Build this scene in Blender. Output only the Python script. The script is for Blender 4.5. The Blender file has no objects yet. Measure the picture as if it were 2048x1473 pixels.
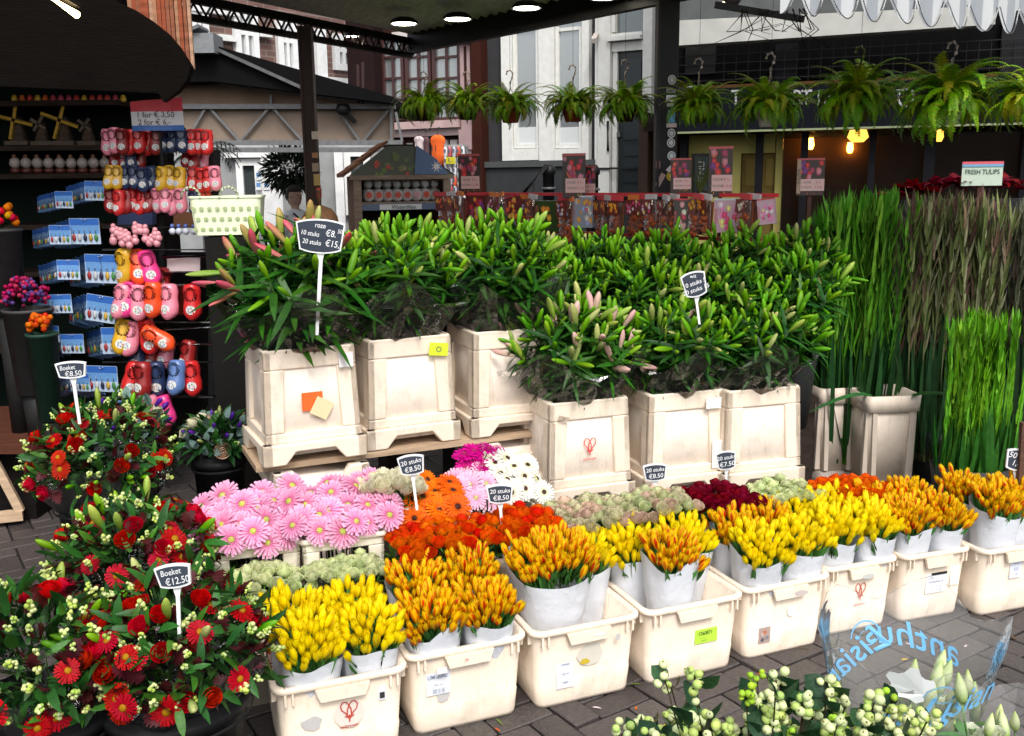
import bpy, math, random
from mathutils import Vector, Matrix, Quaternion, Euler
R_ = math.radians
rnd = random.Random(11)
U = rnd.uniform
sc = bpy.context.scene
col0 = sc.collection
V = Vector
# ------------------------------------------------------------------ camera
CAM_H, FPX, PITCH, ROLL = 1.7, 1950.0, 11.0, 0.7
p_, r_ = R_(PITCH), R_(ROLL)
FW = V((0, math.cos(p_), -math.sin(p_)))
RX0 = V((1, 0, 0)); UP0 = RX0.cross(FW)
RX = math.cos(r_)*RX0 - math.sin(r_)*UP0
UPV = math.sin(r_)*RX0 + math.cos(r_)*UP0
cam = bpy.data.cameras.new('camera'); camo = bpy.data.objects.new('camera', cam); col0.objects.link(camo)
cam.sensor_width = 36.0; cam.lens = FPX/2048*36.0; cam.clip_start = 0.05; cam.clip_end = 500
m_ = Matrix((RX, UPV, -FW)).transposed().to_4x4(); m_.translation = (0, 0, CAM_H)
camo.matrix_world = m_
sc.camera = camo
# ------------------------------------------------------------------ world, sun, exposure
SUN_EL, SUN_AZ = R_(52), R_(166)          # azimuth clockwise from +Y: behind the camera, a little to its right
w = bpy.data.worlds.new('World'); sc.world = w; w.use_nodes = True
nt = w.node_tree; bg = nt.nodes['Background']
sky = nt.nodes.new('ShaderNodeTexSky'); sky.sky_type = 'NISHITA'; sky.sun_disc = False
sky.sun_elevation = SUN_EL; sky.sun_rotation = SUN_AZ; sky.air_density = 1.0; sky.dust_density = 4.0; sky.ozone_density = 1.0
hs = nt.nodes.new('ShaderNodeHueSaturation'); hs.inputs['Saturation'].default_value = 0.28
nt.links.new(sky.outputs[0], hs.inputs['Color']); nt.links.new(hs.outputs[0], bg.inputs['Color'])
bg.inputs['Strength'].default_value = 0.15
sun = bpy.data.lights.new('sun', 'SUN'); sun.energy = 1.05; sun.angle = R_(14); sun.color = (1, 0.96, 0.9)
suno = bpy.data.objects.new('sun', sun); col0.objects.link(suno)
sd = V((math.sin(SUN_AZ)*math.cos(SUN_EL), math.cos(SUN_AZ)*math.cos(SUN_EL), math.sin(SUN_EL)))
suno.rotation_euler = sd.to_track_quat('Z', 'Y').to_euler(); suno.location = (0, 0, 12)
sc.view_settings.view_transform = 'Standard'; sc.view_settings.look = 'None'
sc.view_settings.exposure = 0.82; sc.view_settings.gamma = 1.0
try: sc.view_settings.use_curve_mapping = False
except Exception: pass
sc.render.engine = 'CYCLES'
sc.cycles.max_bounces = 8; sc.cycles.transparent_max_bounces = 24

# ------------------------------------------------------------------ where a sight line meets a height / a distance
def ray(x, y): return FW*FPX + RX*(x-1024) - UPV*(y-736.5)
def Z(x, y, z):
    d = ray(x, y); return V((0, 0, CAM_H)) + d*((z-CAM_H)/d.z)
def D(x, y, Y):
    d = ray(x, y); return V((0, 0, CAM_H)) + d*(Y/d.y)
class Plane:                               # vertical plane through (x,y), heading ang; s along it, z up
    def __init__(s, o, ang): s.o = V((o[0], o[1], 0)); s.a = ang; s.t = V((math.cos(R_(ang)), math.sin(R_(ang)), 0)); s.n = V((s.t.y, -s.t.x, 0))
    def hit(s, x, y):
        d = ray(x, y); c = V((0, 0, CAM_H)); k = (s.o-c).dot(s.n)/d.dot(s.n); p = c+d*k
        return (p-s.o).dot(s.t), p.z

# ------------------------------------------------------------------ mesh builder
class MB:
    def __init__(s): s.v = []; s.f = []; s.c = []; s.sm = []; s.m = None
    def add(s, vs, fs, col, smooth=False, M=None):
        b = len(s.v)
        if s.m is not None: M = s.m @ M if M is not None else s.m
        if M is not None: vs = [M @ V(p) for p in vs]
        s.v.extend([tuple(p) for p in vs]); s.f.extend([tuple(i+b for i in q) for q in fs]); s.sm.extend([smooth]*len(fs))
        if col and isinstance(col[0], (tuple, list)): s.c.extend(col)
        else: s.c.extend([col]*len(vs))
        return s
    def box(s, c, d, col, M=None):
        x, y, z = c; a, b, e = d[0]/2, d[1]/2, d[2]/2
        vs = [(x+i*a, y+j*b, z+k*e) for k in (-1, 1) for j in (-1, 1) for i in (-1, 1)]
        return s.add(vs, [(0, 2, 3, 1), (4, 5, 7, 6), (0, 1, 5, 4), (2, 6, 7, 3), (0, 4, 6, 2), (1, 3, 7, 5)], col, False, M)
    def bar(s, p, q, wx, wy, col):         # square bar between two points
        p, q = V(p), V(q); d = q-p
        M = Matrix.Translation((p+q)/2) @ d.to_track_quat('Z', 'Y').to_matrix().to_4x4()
        return s.box((0, 0, 0), (wx, wy, d.length), col, M)
    def loft(s, rings, col, smooth=True, cap0=True, cap1=True, M=None):
        n = len(rings[0]); vs = [p for r in rings for p in r]; fs = []
        for i in range(len(rings)-1):
            for j in range(n):
                k = (j+1) % n; fs.append((i*n+j, i*n+k, (i+1)*n+k, (i+1)*n+j))
        if cap0: fs.append(tuple(range(n-1, -1, -1)))
        if cap1: fs.append(tuple((len(rings)-1)*n+j for j in range(n)))
        if col and isinstance(col[0], (tuple, list)) and len(col) == len(rings): col = [c for c in col for _ in range(n)]
        return s.add(vs, fs, col, smooth, M)
    def lathe(s, prof, n, col, smooth=True, M=None, cap0=True, cap1=True, sx=1, sy=1):
        rings = [[(r*sx*math.cos(2*math.pi*j/n), r*sy*math.sin(2*math.pi*j/n), z) for j in range(n)] for r, z in prof]
        return s.loft(rings, col, smooth, cap0, cap1, M)
    def tube(s, pts, r, col, n=6, cap=True):
        pts = [V(p) for p in pts]; rings = []; up = V((0.31, 0.22, 0.93))
        for i, p in enumerate(pts):
            d = (pts[min(i+1, len(pts)-1)]-pts[max(i-1, 0)]).normalized()
            if abs(d.dot(up)) > 0.95: up = V((0.9, -0.3, 0.1))
            a = d.cross(up).normalized(); b = d.cross(a); rr = r[i] if isinstance(r, (list, tuple)) else r
            rings.append([p + a*rr*math.cos(2*math.pi*j/n) - b*rr*math.sin(2*math.pi*j/n) for j in range(n)])
            up = b
        return s.loft(rings, col, True, cap, cap)
    def ball(s, c, r, col, n=8, m=5, sz=1.0):
        prof = [(max(1e-4, r*math.sin(math.pi*i/m)), -r*sz*math.cos(math.pi*i/m)) for i in range(m+1)]
        return s.lathe(prof, n, col, True, Matrix.Translation(c))
    def leaf(s, b, d, L, wd, up=(0, 0, 1), bend=0.0, col=(0.05, 0.15, 0.03), n=4, fold=0.25, col2=None, prof=None, twist=0):
        b = V(b); d = V(d).normalized(); up = V(up)
        if abs(d.dot(up.normalized())) > 0.97: up = V((0.8, 0.5, 0.2))
        sd = d.cross(up).normalized(); nr = sd.cross(d)
        vs = []; cs = []
        for i in range(n+1):
            t = i/n; p = b + d*L*t - nr*(bend*L*t*t)
            k = prof(t) if prof else 1.75*((1-t)**0.75)*((t+0.06)**0.5)
            k = max(k, 0.02)*wd*0.5
            s2 = (Quaternion(d, twist*t) @ sd) if twist else sd
            vs += [p - s2*k + nr*fold*k, p, p + s2*k + nr*fold*k]
            c = col if not col2 else tuple(col[j]*(1-t)+col2[j]*t for j in range(3))
            cs += [c]*3
        fs = []
        for i in range(n):
            for j in (0, 1): fs.append((3*i+j, 3*i+j+1, 3*i+4+j, 3*i+3+j))
        return s.add(vs, fs, cs, True)
    def prism(s, poly, y0, y1, col, M=None):  # polygon in x,z pushed through y0..y1
        n = len(poly); vs = [(x, y0, z) for x, z in poly]+[(x, y1, z) for x, z in poly]
        fs = [tuple(range(n)), tuple(range(2*n-1, n-1, -1))]+[(i, (i+n), (i+1) % n+n, (i+1) % n) for i in range(n)]
        return s.add(vs, fs, col, False, M)
    def text(s, t, size, x, z, y, col, sx=1.0, rot=0.0, align='C', shear=0.0):  # lettering in the x,z plane
        vs, fs = TXT(t)
        x0 = min(p[0] for p in vs); x1 = max(p[0] for p in vs); off = (x0+x1)/2 if align == 'C' else x0
        ca, sa = math.cos(rot), math.sin(rot); o = []
        for a, b in vs:
            a = (a-off+shear*b)*size*sx; b = (b-0.35)*size
            o.append((x+a*ca-b*sa, y, z+a*sa+b*ca))
        return s.add(o, fs, col)
    def ribbon(s, pts, wd, y, col):          # flat painted line in the x,z plane
        vs = []; n = len(pts)
        for i in range(n):
            a = V(pts[max(i-1, 0)]); b = V(pts[min(i+1, n-1)]); d = (b-a).normalized(); q = V((-d.y, d.x))
            k = wd[i] if isinstance(wd, list) else wd
            p = V(pts[i]); vs += [(p.x+q.x*k/2, y, p.y+q.y*k/2), (p.x-q.x*k/2, y, p.y-q.y*k/2)]
        return s.add(vs, [(2*i, 2*i+1, 2*i+3, 2*i+2) for i in range(n-1)], col)
    def mesh(s, name, mat):
        me = bpy.data.meshes.new(name); me.from_pydata(s.v, [], s.f)
        at = me.color_attributes.new('Col', 'FLOAT_COLOR', 'POINT')
        fl = []
        for c in s.c: fl += [c[0], c[1], c[2], 1.0]
        at.data.foreach_set('color', fl)
        me.polygons.foreach_set('use_smooth', s.sm); me.materials.append(mat); me.update()
        return me
_tc = {}
def TXT(t):
    if t not in _tc:
        cu = bpy.data.curves.new('t', 'FONT'); cu.body = t; cu.size = 1.0; cu.resolution_u = 3; cu.fill_mode = 'FRONT'; cu.offset = 0.007
        o = bpy.data.objects.new('t', cu); me = o.to_mesh()
        _tc[t] = ([(v.co.x, v.co.y) for v in me.vertices], [tuple(p.vertices) for p in me.polygons])
        o.to_mesh_clear(); bpy.data.objects.remove(o); bpy.data.curves.remove(cu)
    return _tc[t]
def rr(w_, d_, r, z, k=3, jit=0):              # rounded rectangle ring
    o = []
    for cx, cy, a0 in ((1, 1, 0), (-1, 1, 90), (-1, -1, 180), (1, -1, 270)):
        for i in range(k+1):
            a = R_(a0+90*i/k); o.append((cx*(w_/2-r)+r*math.cos(a), cy*(d_/2-r)+r*math.sin(a), z+(U(-jit, jit) if jit else 0)))
    return o

# ------------------------------------------------------------------ objects
def ob(name, me, parent=None, loc=(0, 0, 0), rot=None, scale=None):
    o = bpy.data.objects.new(name, me); col0.objects.link(o)
    if parent is not None: o.parent = parent
    o.location = loc
    if rot is not None:
        if isinstance(rot, Quaternion): o.rotation_mode = 'QUATERNION'; o.rotation_quaternion = rot
        else: o.rotation_euler = rot
    if scale is not None: o.scale = (scale,)*3 if isinstance(scale, (int, float)) else scale
    return o
def tag(o, label=None, cat=None, group=None, kind=None):
    if label: o['label'] = label
    if cat: o['category'] = cat
    if group: o['group'] = group
    if kind: o['kind'] = kind
    return o
def thing(name, label, cat, loc=(0, 0, 0), rz=0, group=None):
    return tag(ob(name, None, None, loc, (0, 0, R_(rz))), label, cat, group)
def bevel(o, wd=0.004, seg=2):
    m = o.modifiers.new('bevel', 'BEVEL'); m.width = wd; m.segments = seg; m.limit_method = 'ANGLE'; m.angle_limit = R_(40); return o
def quat(d, roll=None):
    q = V(d).normalized().to_track_quat('Z', 'Y')
    return q @ Quaternion((0, 0, 1), U(0, 6.28) if roll is None else roll)
ORD = ['first', 'second', 'third', 'fourth', 'fifth', 'sixth', 'seventh', 'eighth', 'ninth', 'tenth', 'eleventh', 'twelfth', 'thirteenth', 'fourteenth']

# ------------------------------------------------------------------ materials (colour from the mesh, wear and relief from noise)
def mat(name, rough=0.5, noise=0.15, nscale=30, bump=0.0, bscale=60, rand=0.0, trans=0.0, metal=0.0, spec=0.5, dirt=0.0, hue=0.0, coat=0.0, stretch=None, sat=1.0):
    m = bpy.data.materials.new(name); m.use_nodes = True; t = m.node_tree; N = t.nodes; L = t.links
    b = N['Principled BSDF']; out = N['Material Output']
    at = N.new('ShaderNodeAttribute'); at.attribute_name = 'Col'
    tc = N.new('ShaderNodeTexCoord'); src = tc.outputs['Object']
    if stretch:
        mp = N.new('ShaderNodeMapping'); mp.inputs['Scale'].default_value = stretch; L.new(src, mp.inputs[0]); src = mp.outputs[0]
    nz = N.new('ShaderNodeTexNoise'); nz.inputs['Scale'].default_value = nscale; nz.inputs['Detail'].default_value = 4; L.new(src, nz.inputs['Vector'])
    mr = N.new('ShaderNodeMapRange'); mr.inputs[1].default_value = 0.25; mr.inputs[2].default_value = 0.75
    mr.inputs[3].default_value = 1-noise; mr.inputs[4].default_value = 1+noise; L.new(nz.outputs[0], mr.inputs[0]); val = mr.outputs[0]
    hsn = N.new('ShaderNodeHueSaturation'); L.new(at.outputs['Color'], hsn.inputs['Color'])
    if rand or hue:
        oi = N.new('ShaderNodeObjectInfo'); m2 = N.new('ShaderNodeMapRange'); m2.inputs[3].default_value = 1-rand; m2.inputs[4].default_value = 1+rand
        L.new(oi.outputs['Random'], m2.inputs[0]); mu = N.new('ShaderNodeMath'); mu.operation = 'MULTIPLY'; L.new(m2.outputs[0], mu.inputs[0]); L.new(val, mu.inputs[1]); val = mu.outputs[0]
        if hue:
            wn = N.new('ShaderNodeTexWhiteNoise'); wn.noise_dimensions = '1D'; L.new(oi.outputs['Random'], wn.inputs['W'])
            m3 = N.new('ShaderNodeMapRange'); m3.inputs[3].default_value = 0.5-hue; m3.inputs[4].default_value = 0.5+hue; L.new(wn.outputs['Value'], m3.inputs[0]); L.new(m3.outputs[0], hsn.inputs['Hue'])
    L.new(val, hsn.inputs['Value']); hsn.inputs['Saturation'].default_value = sat; c = hsn.outputs[0]
    if dirt:
        n2 = N.new('ShaderNodeTexNoise'); n2.inputs['Scale'].default_value = 9; n2.inputs['Detail'].default_value = 8; n2.inputs['Roughness'].default_value = 0.7
        L.new(tc.outputs['Object'], n2.inputs['Vector'])
        m4 = N.new('ShaderNodeMapRange'); m4.inputs[1].default_value = 0.52; m4.inputs[2].default_value = 0.78; m4.inputs[4].default_value = dirt; L.new(n2.outputs[0], m4.inputs[0])
        mx = N.new('ShaderNodeMix'); mx.data_type = 'RGBA'; mx.blend_type = 'MIX'; L.new(m4.outputs[0], mx.inputs[0]); L.new(c, mx.inputs[6]); mx.inputs[7].default_value = (0.23, 0.18, 0.13, 1); c = mx.outputs[2]
    L.new(c, b.inputs['Base Color']); b.inputs['Roughness'].default_value = rough; b.inputs['Metallic'].default_value = metal
    b.inputs['Specular IOR Level'].default_value = spec
    if coat: b.inputs['Coat Weight'].default_value = coat
    if bump:
        n3 = N.new('ShaderNodeTexNoise'); n3.inputs['Scale'].default_value = bscale; n3.inputs['Detail'].default_value = 5; L.new(src, n3.inputs['Vector'])
        bp = N.new('ShaderNodeBump'); bp.inputs['Strength'].default_value = bump; bp.inputs['Distance'].default_value = 0.01; L.new(n3.outputs[0], bp.inputs['Height']); L.new(bp.outputs[0], b.inputs['Normal'])
    if trans:
        tr = N.new('ShaderNodeBsdfTranslucent'); L.new(c, tr.inputs[0]); ms = N.new('ShaderNodeMixShader'); ms.inputs[0].default_value = trans
        L.new(b.outputs[0], ms.inputs[1]); L.new(tr.outputs[0], ms.inputs[2]); L.new(ms.outputs[0], out.inputs[0])
    return m
def film_mat(name, tint=(0.9, 0.92, 0.93), haze=0.06, bump=0.9, bscale=35, ior=1.45, rough=0.12):
    m = bpy.data.materials.new(name); m.use_nodes = True; t = m.node_tree; N = t.nodes; L = t.links; out = N['Material Output']; N.remove(N['Principled BSDF'])
    tr = N.new('ShaderNodeBsdfTransparent'); tr.inputs[0].default_value = (*tint, 1)
    gl = N.new('ShaderNodeBsdfGlossy'); gl.inputs['Roughness'].default_value = rough
    df = N.new('ShaderNodeBsdfDiffuse'); df.inputs[0].default_value = (0.8, 0.8, 0.8, 1)
    tc = N.new('ShaderNodeTexCoord'); nz = N.new('ShaderNodeTexNoise'); nz.inputs['Scale'].default_value = bscale; nz.inputs['Detail'].default_value = 3; nz.inputs['Distortion'].default_value = 1.5; L.new(tc.outputs['Object'], nz.inputs['Vector'])
    bp = N.new('ShaderNodeBump'); bp.inputs['Strength'].default_value = bump; bp.inputs['Distance'].default_value = 0.02; L.new(nz.outputs[0], bp.inputs['Height']); L.new(bp.outputs[0], gl.inputs['Normal'])
    lw = N.new('ShaderNodeFresnel'); lw.inputs['IOR'].default_value = ior; L.new(bp.outputs[0], lw.inputs['Normal'])
    a = N.new('ShaderNodeMixShader'); a.inputs[0].default_value = haze; L.new(tr.outputs[0], a.inputs[1]); L.new(df.outputs[0], a.inputs[2])
    b = N.new('ShaderNodeMixShader'); L.new(lw.outputs[0], b.inputs[0]); L.new(a.outputs[0], b.inputs[1]); L.new(gl.outputs[0], b.inputs[2]); L.new(b.outputs[0], out.inputs[0])
    return m
def emit_mat(name, c, s):
    m = bpy.data.materials.new(name); m.use_nodes = True; N = m.node_tree.nodes; b = N['Principled BSDF']
    b.inputs['Base Color'].default_value = (*c, 1); b.inputs['Emission Color'].default_value = (*c, 1); b.inputs['Emission Strength'].default_value = s; return m
def brick_mat(name, c1, c2, mortar, scale):
    m = mat(name, 0.85, 0.2, 6); t = m.node_tree; N = t.nodes; L = t.links; b = N['Principled BSDF']
    tc = N.new('ShaderNodeTexCoord'); mp = N.new('ShaderNodeMapping'); mp.inputs['Rotation'].default_value = (R_(90), 0, 0); L.new(tc.outputs['Object'], mp.inputs[0])
    bt = N.new('ShaderNodeTexBrick'); bt.inputs['Scale'].default_value = scale; bt.inputs['Color1'].default_value = (*c1, 1); bt.inputs['Color2'].default_value = (*c2, 1); bt.inputs['Mortar'].default_value = (*mortar, 1)
    bt.inputs['Brick Width'].default_value = 0.9; bt.inputs['Row Height'].default_value = 0.28; bt.inputs['Mortar Size'].default_value = 0.03
    L.new(mp.outputs[0], bt.inputs['Vector']); L.new(bt.outputs[0], b.inputs['Base Color']); return m
M_leaf = mat('leaf', 0.42, 0.25, 40, 0.25, 70, 0.25, 0.2, hue=0.012, spec=0.28, sat=1.12)
M_matte_leaf = mat('matte leaf', 0.55, 0.25, 40, 0.2, 70, 0.28, 0.18, hue=0.012, spec=0.25, sat=1.1)
M_petal = mat('petal', 0.55, 0.12, 60, 0.15, 120, 0.14, 0.25, hue=0.008, spec=0.2, sat=1.1)
M_bud = mat('bud', 0.45, 0.12, 50, 0.1, 80, 0.18, 0.12, hue=0.014, spec=0.3, sat=1.12)
M_plastic = mat('cream plastic', 0.42, 0.06, 14, 0.06, 120, 0.06, 0.0, dirt=0.42)
M_paper = mat('wrapping paper', 0.55, 0.03, 10, 1.0, 14, 0.03, 0.22)
M_gloss = mat('gloss paint', 0.28, 0.08, 12, 0.05, 30, 0.06)
M_paint = mat('matt paint', 0.8, 0.15, 5, 0.1, 60, spec=0.08)
M_black = mat('black plastic', 0.5, 0.15, 20, 0.1, 80, spec=0.12)
M_wood = mat('wood', 0.7, 0.3, 3, 0.3, 14, stretch=(2, 14, 14), spec=0.05)
M_stone = mat('paving brick', 0.5, 0.3, 45, 0.5, 90, 0.28, hue=0.02, dirt=0.12)
M_metal = mat('dark metal', 0.5, 0.2, 20, metal=0.2, spec=0.3)
M_chrome = mat('chrome', 0.16, 0.05, 20, metal=1.0)
M_print = mat('print', 0.45, 0.03, 40)
M_fabric = mat('cloth', 0.9, 0.1, 60, 0.2, 200)
M_trans_fabric = mat('awning cloth', 0.85, 0.05, 8, 0.1, 100, trans=0.35)
def extra_wear(m, amt, scale, rough=None):
    t = m.node_tree; N = t.nodes; L = t.links; b = N['Principled BSDF']; src = b.inputs['Base Color'].links[0].from_socket
    tc = N.new('ShaderNodeTexCoord'); mp = N.new('ShaderNodeMapping'); mp.inputs['Scale'].default_value = scale; L.new(tc.outputs['Object'], mp.inputs[0])
    oi = N.new('ShaderNodeObjectInfo'); va = N.new('ShaderNodeVectorMath'); va.operation = 'ADD'; L.new(mp.outputs[0], va.inputs[0]); vm = N.new('ShaderNodeVectorMath'); vm.operation = 'SCALE'; vm.inputs[0].default_value = (13, 7, 29); L.new(oi.outputs['Random'], vm.inputs['Scale']); L.new(vm.outputs[0], va.inputs[1])
    nz = N.new('ShaderNodeTexNoise'); nz.inputs['Scale'].default_value = 1.0; nz.inputs['Detail'].default_value = 9; nz.inputs['Roughness'].default_value = 0.75; L.new(va.outputs[0], nz.inputs['Vector'])
    mr = N.new('ShaderNodeMapRange'); mr.inputs[1].default_value = 0.56; mr.inputs[2].default_value = 0.74; mr.inputs[4].default_value = amt; L.new(nz.outputs[0], mr.inputs[0])
    mx = N.new('ShaderNodeMix'); mx.data_type = 'RGBA'; L.new(mr.outputs[0], mx.inputs[0]); L.new(src, mx.inputs[6]); mx.inputs[7].default_value = (0.30, 0.24, 0.19, 1); L.new(mx.outputs[2], b.inputs['Base Color'])
    if rough:
        m2 = N.new('ShaderNodeMapRange'); m2.inputs[1].default_value = .4; m2.inputs[2].default_value = .65; m2.inputs[3].default_value = rough[0]; m2.inputs[4].default_value = rough[1]; L.new(nz.outputs[0], m2.inputs[0]); L.new(m2.outputs[0], b.inputs['Roughness'])
extra_wear(M_plastic, 0.5, (38, 38, 5), (0.35, 0.6))
M_brick = brick_mat('brown brick', (0.17, 0.09, 0.075), (0.12, 0.065, 0.055), (0.2, 0.16, 0.14), 3.2)
M_film = film_mat('cellophane', (.985, .985, .985), 0.012, 0.35, 14, 1.55, 0.08)
M_sleeve = film_mat('clear sleeve', (0.97, 0.97, 0.98), 0.12, 0.25, 10, 1.25)
M_lamp = emit_mat('lamp glow', (1.0, 0.50, 0.07), 2.2)
M_spot = emit_mat('ceiling light glow', (1.0, 0.93, 0.75), 12.0)
M_tube = emit_mat('tube glow', (1.0, 0.72, 0.35), 12.0)
def glass_mat(name, base, rough=0.04, spec=1.0):
    m = bpy.data.materials.new(name); m.use_nodes = True; b = m.node_tree.nodes['Principled BSDF']
    b.inputs['Base Color'].default_value = (*base, 1); b.inputs['Roughness'].default_value = rough; b.inputs['IOR'].default_value = 1.8; b.inputs['Specular IOR Level'].default_value = spec; b.inputs['Metallic'].default_value = 0.45
    return m
M_pane = glass_mat('window glass', (0.36, 0.385, 0.39))
M_dpane = glass_mat('dark window glass', (0.10, 0.12, 0.12))
# ================================================================== THE SETTING
WHITE = (0.70, 0.70, 0.66); DGREY = (0.045, 0.044, 0.047); BLACK = (0.012, 0.012, 0.013); BEIGE = (0.78, 0.70, 0.60)
MAUVE = (0.36, 0.25, 0.25); DBROWN = (0.035, 0.014, 0.012)
# ---- ground: one sheet, herringbone bricks on it
g = MB(); g.box((0, 12, -0.062), (90, 90, 0.1), (0.022, 0.02, 0.019))
pave = tag(ob('pavement', g.mesh('pavement', M_paint)), kind='structure')
BL, BW = 0.212, 0.106
def brick_mesh(l, w_):
    b = MB(); b.loft([rr(l-.008, w_-.008, .006, -.03, 1), rr(l-.008, w_-.008, .006, -.003, 1), rr(l-.016, w_-.016, .006, 0, 1)], (0.052, 0.043, 0.041), False, False, True); return b
bme = brick_mesh(BL, BW).mesh('brick', M_stone)
def px_of(p):
    v = V(p)-V((0, 0, CAM_H)); z = v.dot(FW); return 1024+FPX*v.dot(RX)/z, 736.5-FPX*v.dot(UPV)/z
rest = MB(); near = []
ga = R_(33); gc, gs = math.cos(ga), math.sin(ga)
for i in range(-10, 60):
    for j in range(-40, 60):
        k = (i-j) % 4
        if k not in (0, 2): continue
        cx, cy = ((i+1)*BW, (j+.5)*BW) if k == 0 else ((i+.5)*BW, j*BW)
        x, y = cx*gc-cy*gs-0.3, cx*gs+cy*gc+1.6
        if not (-3.4 < x < 3.6 and 1.6 < y < 7): continue
        px, py = px_of((x, y, 0)); rot = ga + (0 if k == 0 else math.pi/2)
        dz = U(-.0045, .003); e = Euler((U(-.02, .02), U(-.02, .02), rot+U(-.015, .015)))
        if -60 < px < 2110 and py < 1540 and ((px > 1000 and py > 1560-0.33*px*0.9-20) or (px < 130 and py > 1020)): near.append(((px-1500)**2+(py-1350)**2*2, x, y, dz, e))
        else:
            M = Matrix.Translation((x, y, dz)) @ e.to_matrix().to_4x4()
            rest.add(brick_mesh(BL, BW).v, [tuple(f) for f in [p for p in brick_mesh(BL, BW).f]], (0.052, 0.043, 0.041), False, M)
near.sort(key=lambda q: q[0])
for q in near[:300]: ob('brick', bme, pave, (q[1], q[2], q[3]), q[4])
for q in near[300:]:
    b0 = brick_mesh(BL, BW); rest.add(b0.v, b0.f, (0.052, 0.043, 0.041), False, Matrix.Translation((q[1], q[2], q[3])) @ q[4].to_matrix().to_4x4())
tag(ob('brick', rest.mesh('brick_rest', M_stone), pave), kind='stuff')

db = MB()
for k in range(190):
    x, y = U(-.2, 3.2), U(2.2, 4.2)
    if y > 2.95+.36*x+.35: continue
    c = rnd.choice([(.05, .12, .02), (.09, .13, .03), (.6, .42, .02), (.55, .12, .03), (.10, .07, .04), (.6, .5, .5)]); a = U(0, 6.28); db.leaf((x, y, .004), (math.cos(a), math.sin(a), U(.0, .15)), U(.015, .05), U(.006, .014), (0, 0, 1), U(-.1, .2), c, 3)
tag(ob('plant_litter', db.mesh('litter', M_matte_leaf)), kind='stuff')
# ---- rectangles read off a facade plane, built as boxes in that facade's own frame
def rect(pl, x0, y0, x1, y1, out, th, mb, col, ztop=None, zbot=None):
    ym, xm = (y0+y1)/2, (x0+x1)/2
    s0, s1 = pl.hit(x0, ym)[0], pl.hit(x1, ym)[0]; z1 = pl.hit(xm, y0)[1] if ztop is None else ztop; z0 = pl.hit(xm, y1)[1] if zbot is None else zbot
    mb.box(((s0+s1)/2, -out+th/2, (z0+z1)/2), (abs(s1-s0), th, z1-z0), col); return s0, s1, z0, z1
def house(name, label, pl, cat='building'): return thing(name, label, cat, tuple(pl.o), pl.a)
def part(name, root, mb, m, kind=None): return tag(ob(name, mb.mesh(name, m), root), kind=kind)
def window(root, pl, frame, panes, mullions=(), out=.06, fcol=WHITE, fw=.07, glass=None, name='window'):
    f = MB(); x0, y0, x1, y1 = frame; ym, xm = (y0+y1)/2, (x0+x1)/2
    s0, s1 = pl.hit(x0, ym)[0], pl.hit(x1, ym)[0]; z1, z0 = pl.hit(xm, y0)[1], pl.hit(xm, y1)[1]
    f.box((s0+fw/2, -out/2, (z0+z1)/2), (fw, out, z1-z0), fcol); f.box((s1-fw/2, -out/2, (z0+z1)/2), (fw, out, z1-z0), fcol)
    f.box(((s0+s1)/2, -out/2, z1-fw/2), (s1-s0-2*fw, out-.004, fw), fcol); f.box(((s0+s1)/2, -out/2, z0+fw/2), (s1-s0-2*fw, out-.004, fw), fcol)
    for kind, a, wd in mullions:
        if kind == 'v': f.box((s0+(s1-s0)*a, -out/2+.004, (z0+z1)/2), (wd, out-.01, z1-z0-2*fw), fcol)
        else: f.box(((s0+s1)/2, -out/2+.006, z0+(z1-z0)*a), (s1-s0-2*fw, out-.016, wd), fcol)
    w_ = part(name, root, f, M_gloss)
    vs = [0]+[a for k, a, d in mullions if k == 'v']+[1]; hsx = [0]+[a for k, a, d in mullions if k == 'h']+[1]
    for i in range(len(vs)-1):
        for j in range(len(hsx)-1):
            p = MB(); a0, a1 = s0+(s1-s0)*vs[i]+.01, s0+(s1-s0)*vs[i+1]-.01; b0, b1 = z0+(z1-z0)*hsx[j]+.01, z0+(z1-z0)*hsx[j+1]-.01
            p.box(((a0+a1)/2, -.012, (b0+b1)/2), (a1-a0, .01, b1-b0), (.3, .3, .3)); ob('pane', p.mesh('pane', glass or M_pane), w_)
    return w_
# ---- dark grey house with the white window and door
PH = Plane(D(1012, 320, 14), -30)
H = house('town_house', 'dark grey town house with a tall white double window and white door surround', PH)
b = MB(); rect(PH, 962, 20, 1352, 330, 0, .4, b, DGREY, ztop=7.5, zbot=0); part('wall', H, b, M_paint)
b = MB(); rect(PH, 978, 330, 1197, 400, .10, .1, b, (0.04, .043, .045), zbot=0.0); rect(PH, 976, 322, 1199, 334, .14, .14, b, (.075, .08, .08)); part('plinth', H, b, M_paint)
f = MB(); s0, s1, z0, z1 = rect(PH, 1008, 40, 1184, 322, .09, .09, f, WHITE, zbot=PH.hit(1096, 322)[1])
f = MB()
def fr(x0, y0, x1, y1, out, col=WHITE): rect(PH, x0, y0, x1, y1, out, out, f, col)
fr(1010, 40, 1030, 322, .10); fr(1084, 42, 1114, 322, .096); fr(1170, 25, 1184, 322, .10); fr(1031, 42, 1083, 54, .09); fr(1115, 28, 1169, 42, .09); fr(1031, 298, 1083, 321, .09); fr(1115, 298, 1169, 321, .09)
W = part('window', H, f, M_gloss)
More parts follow.
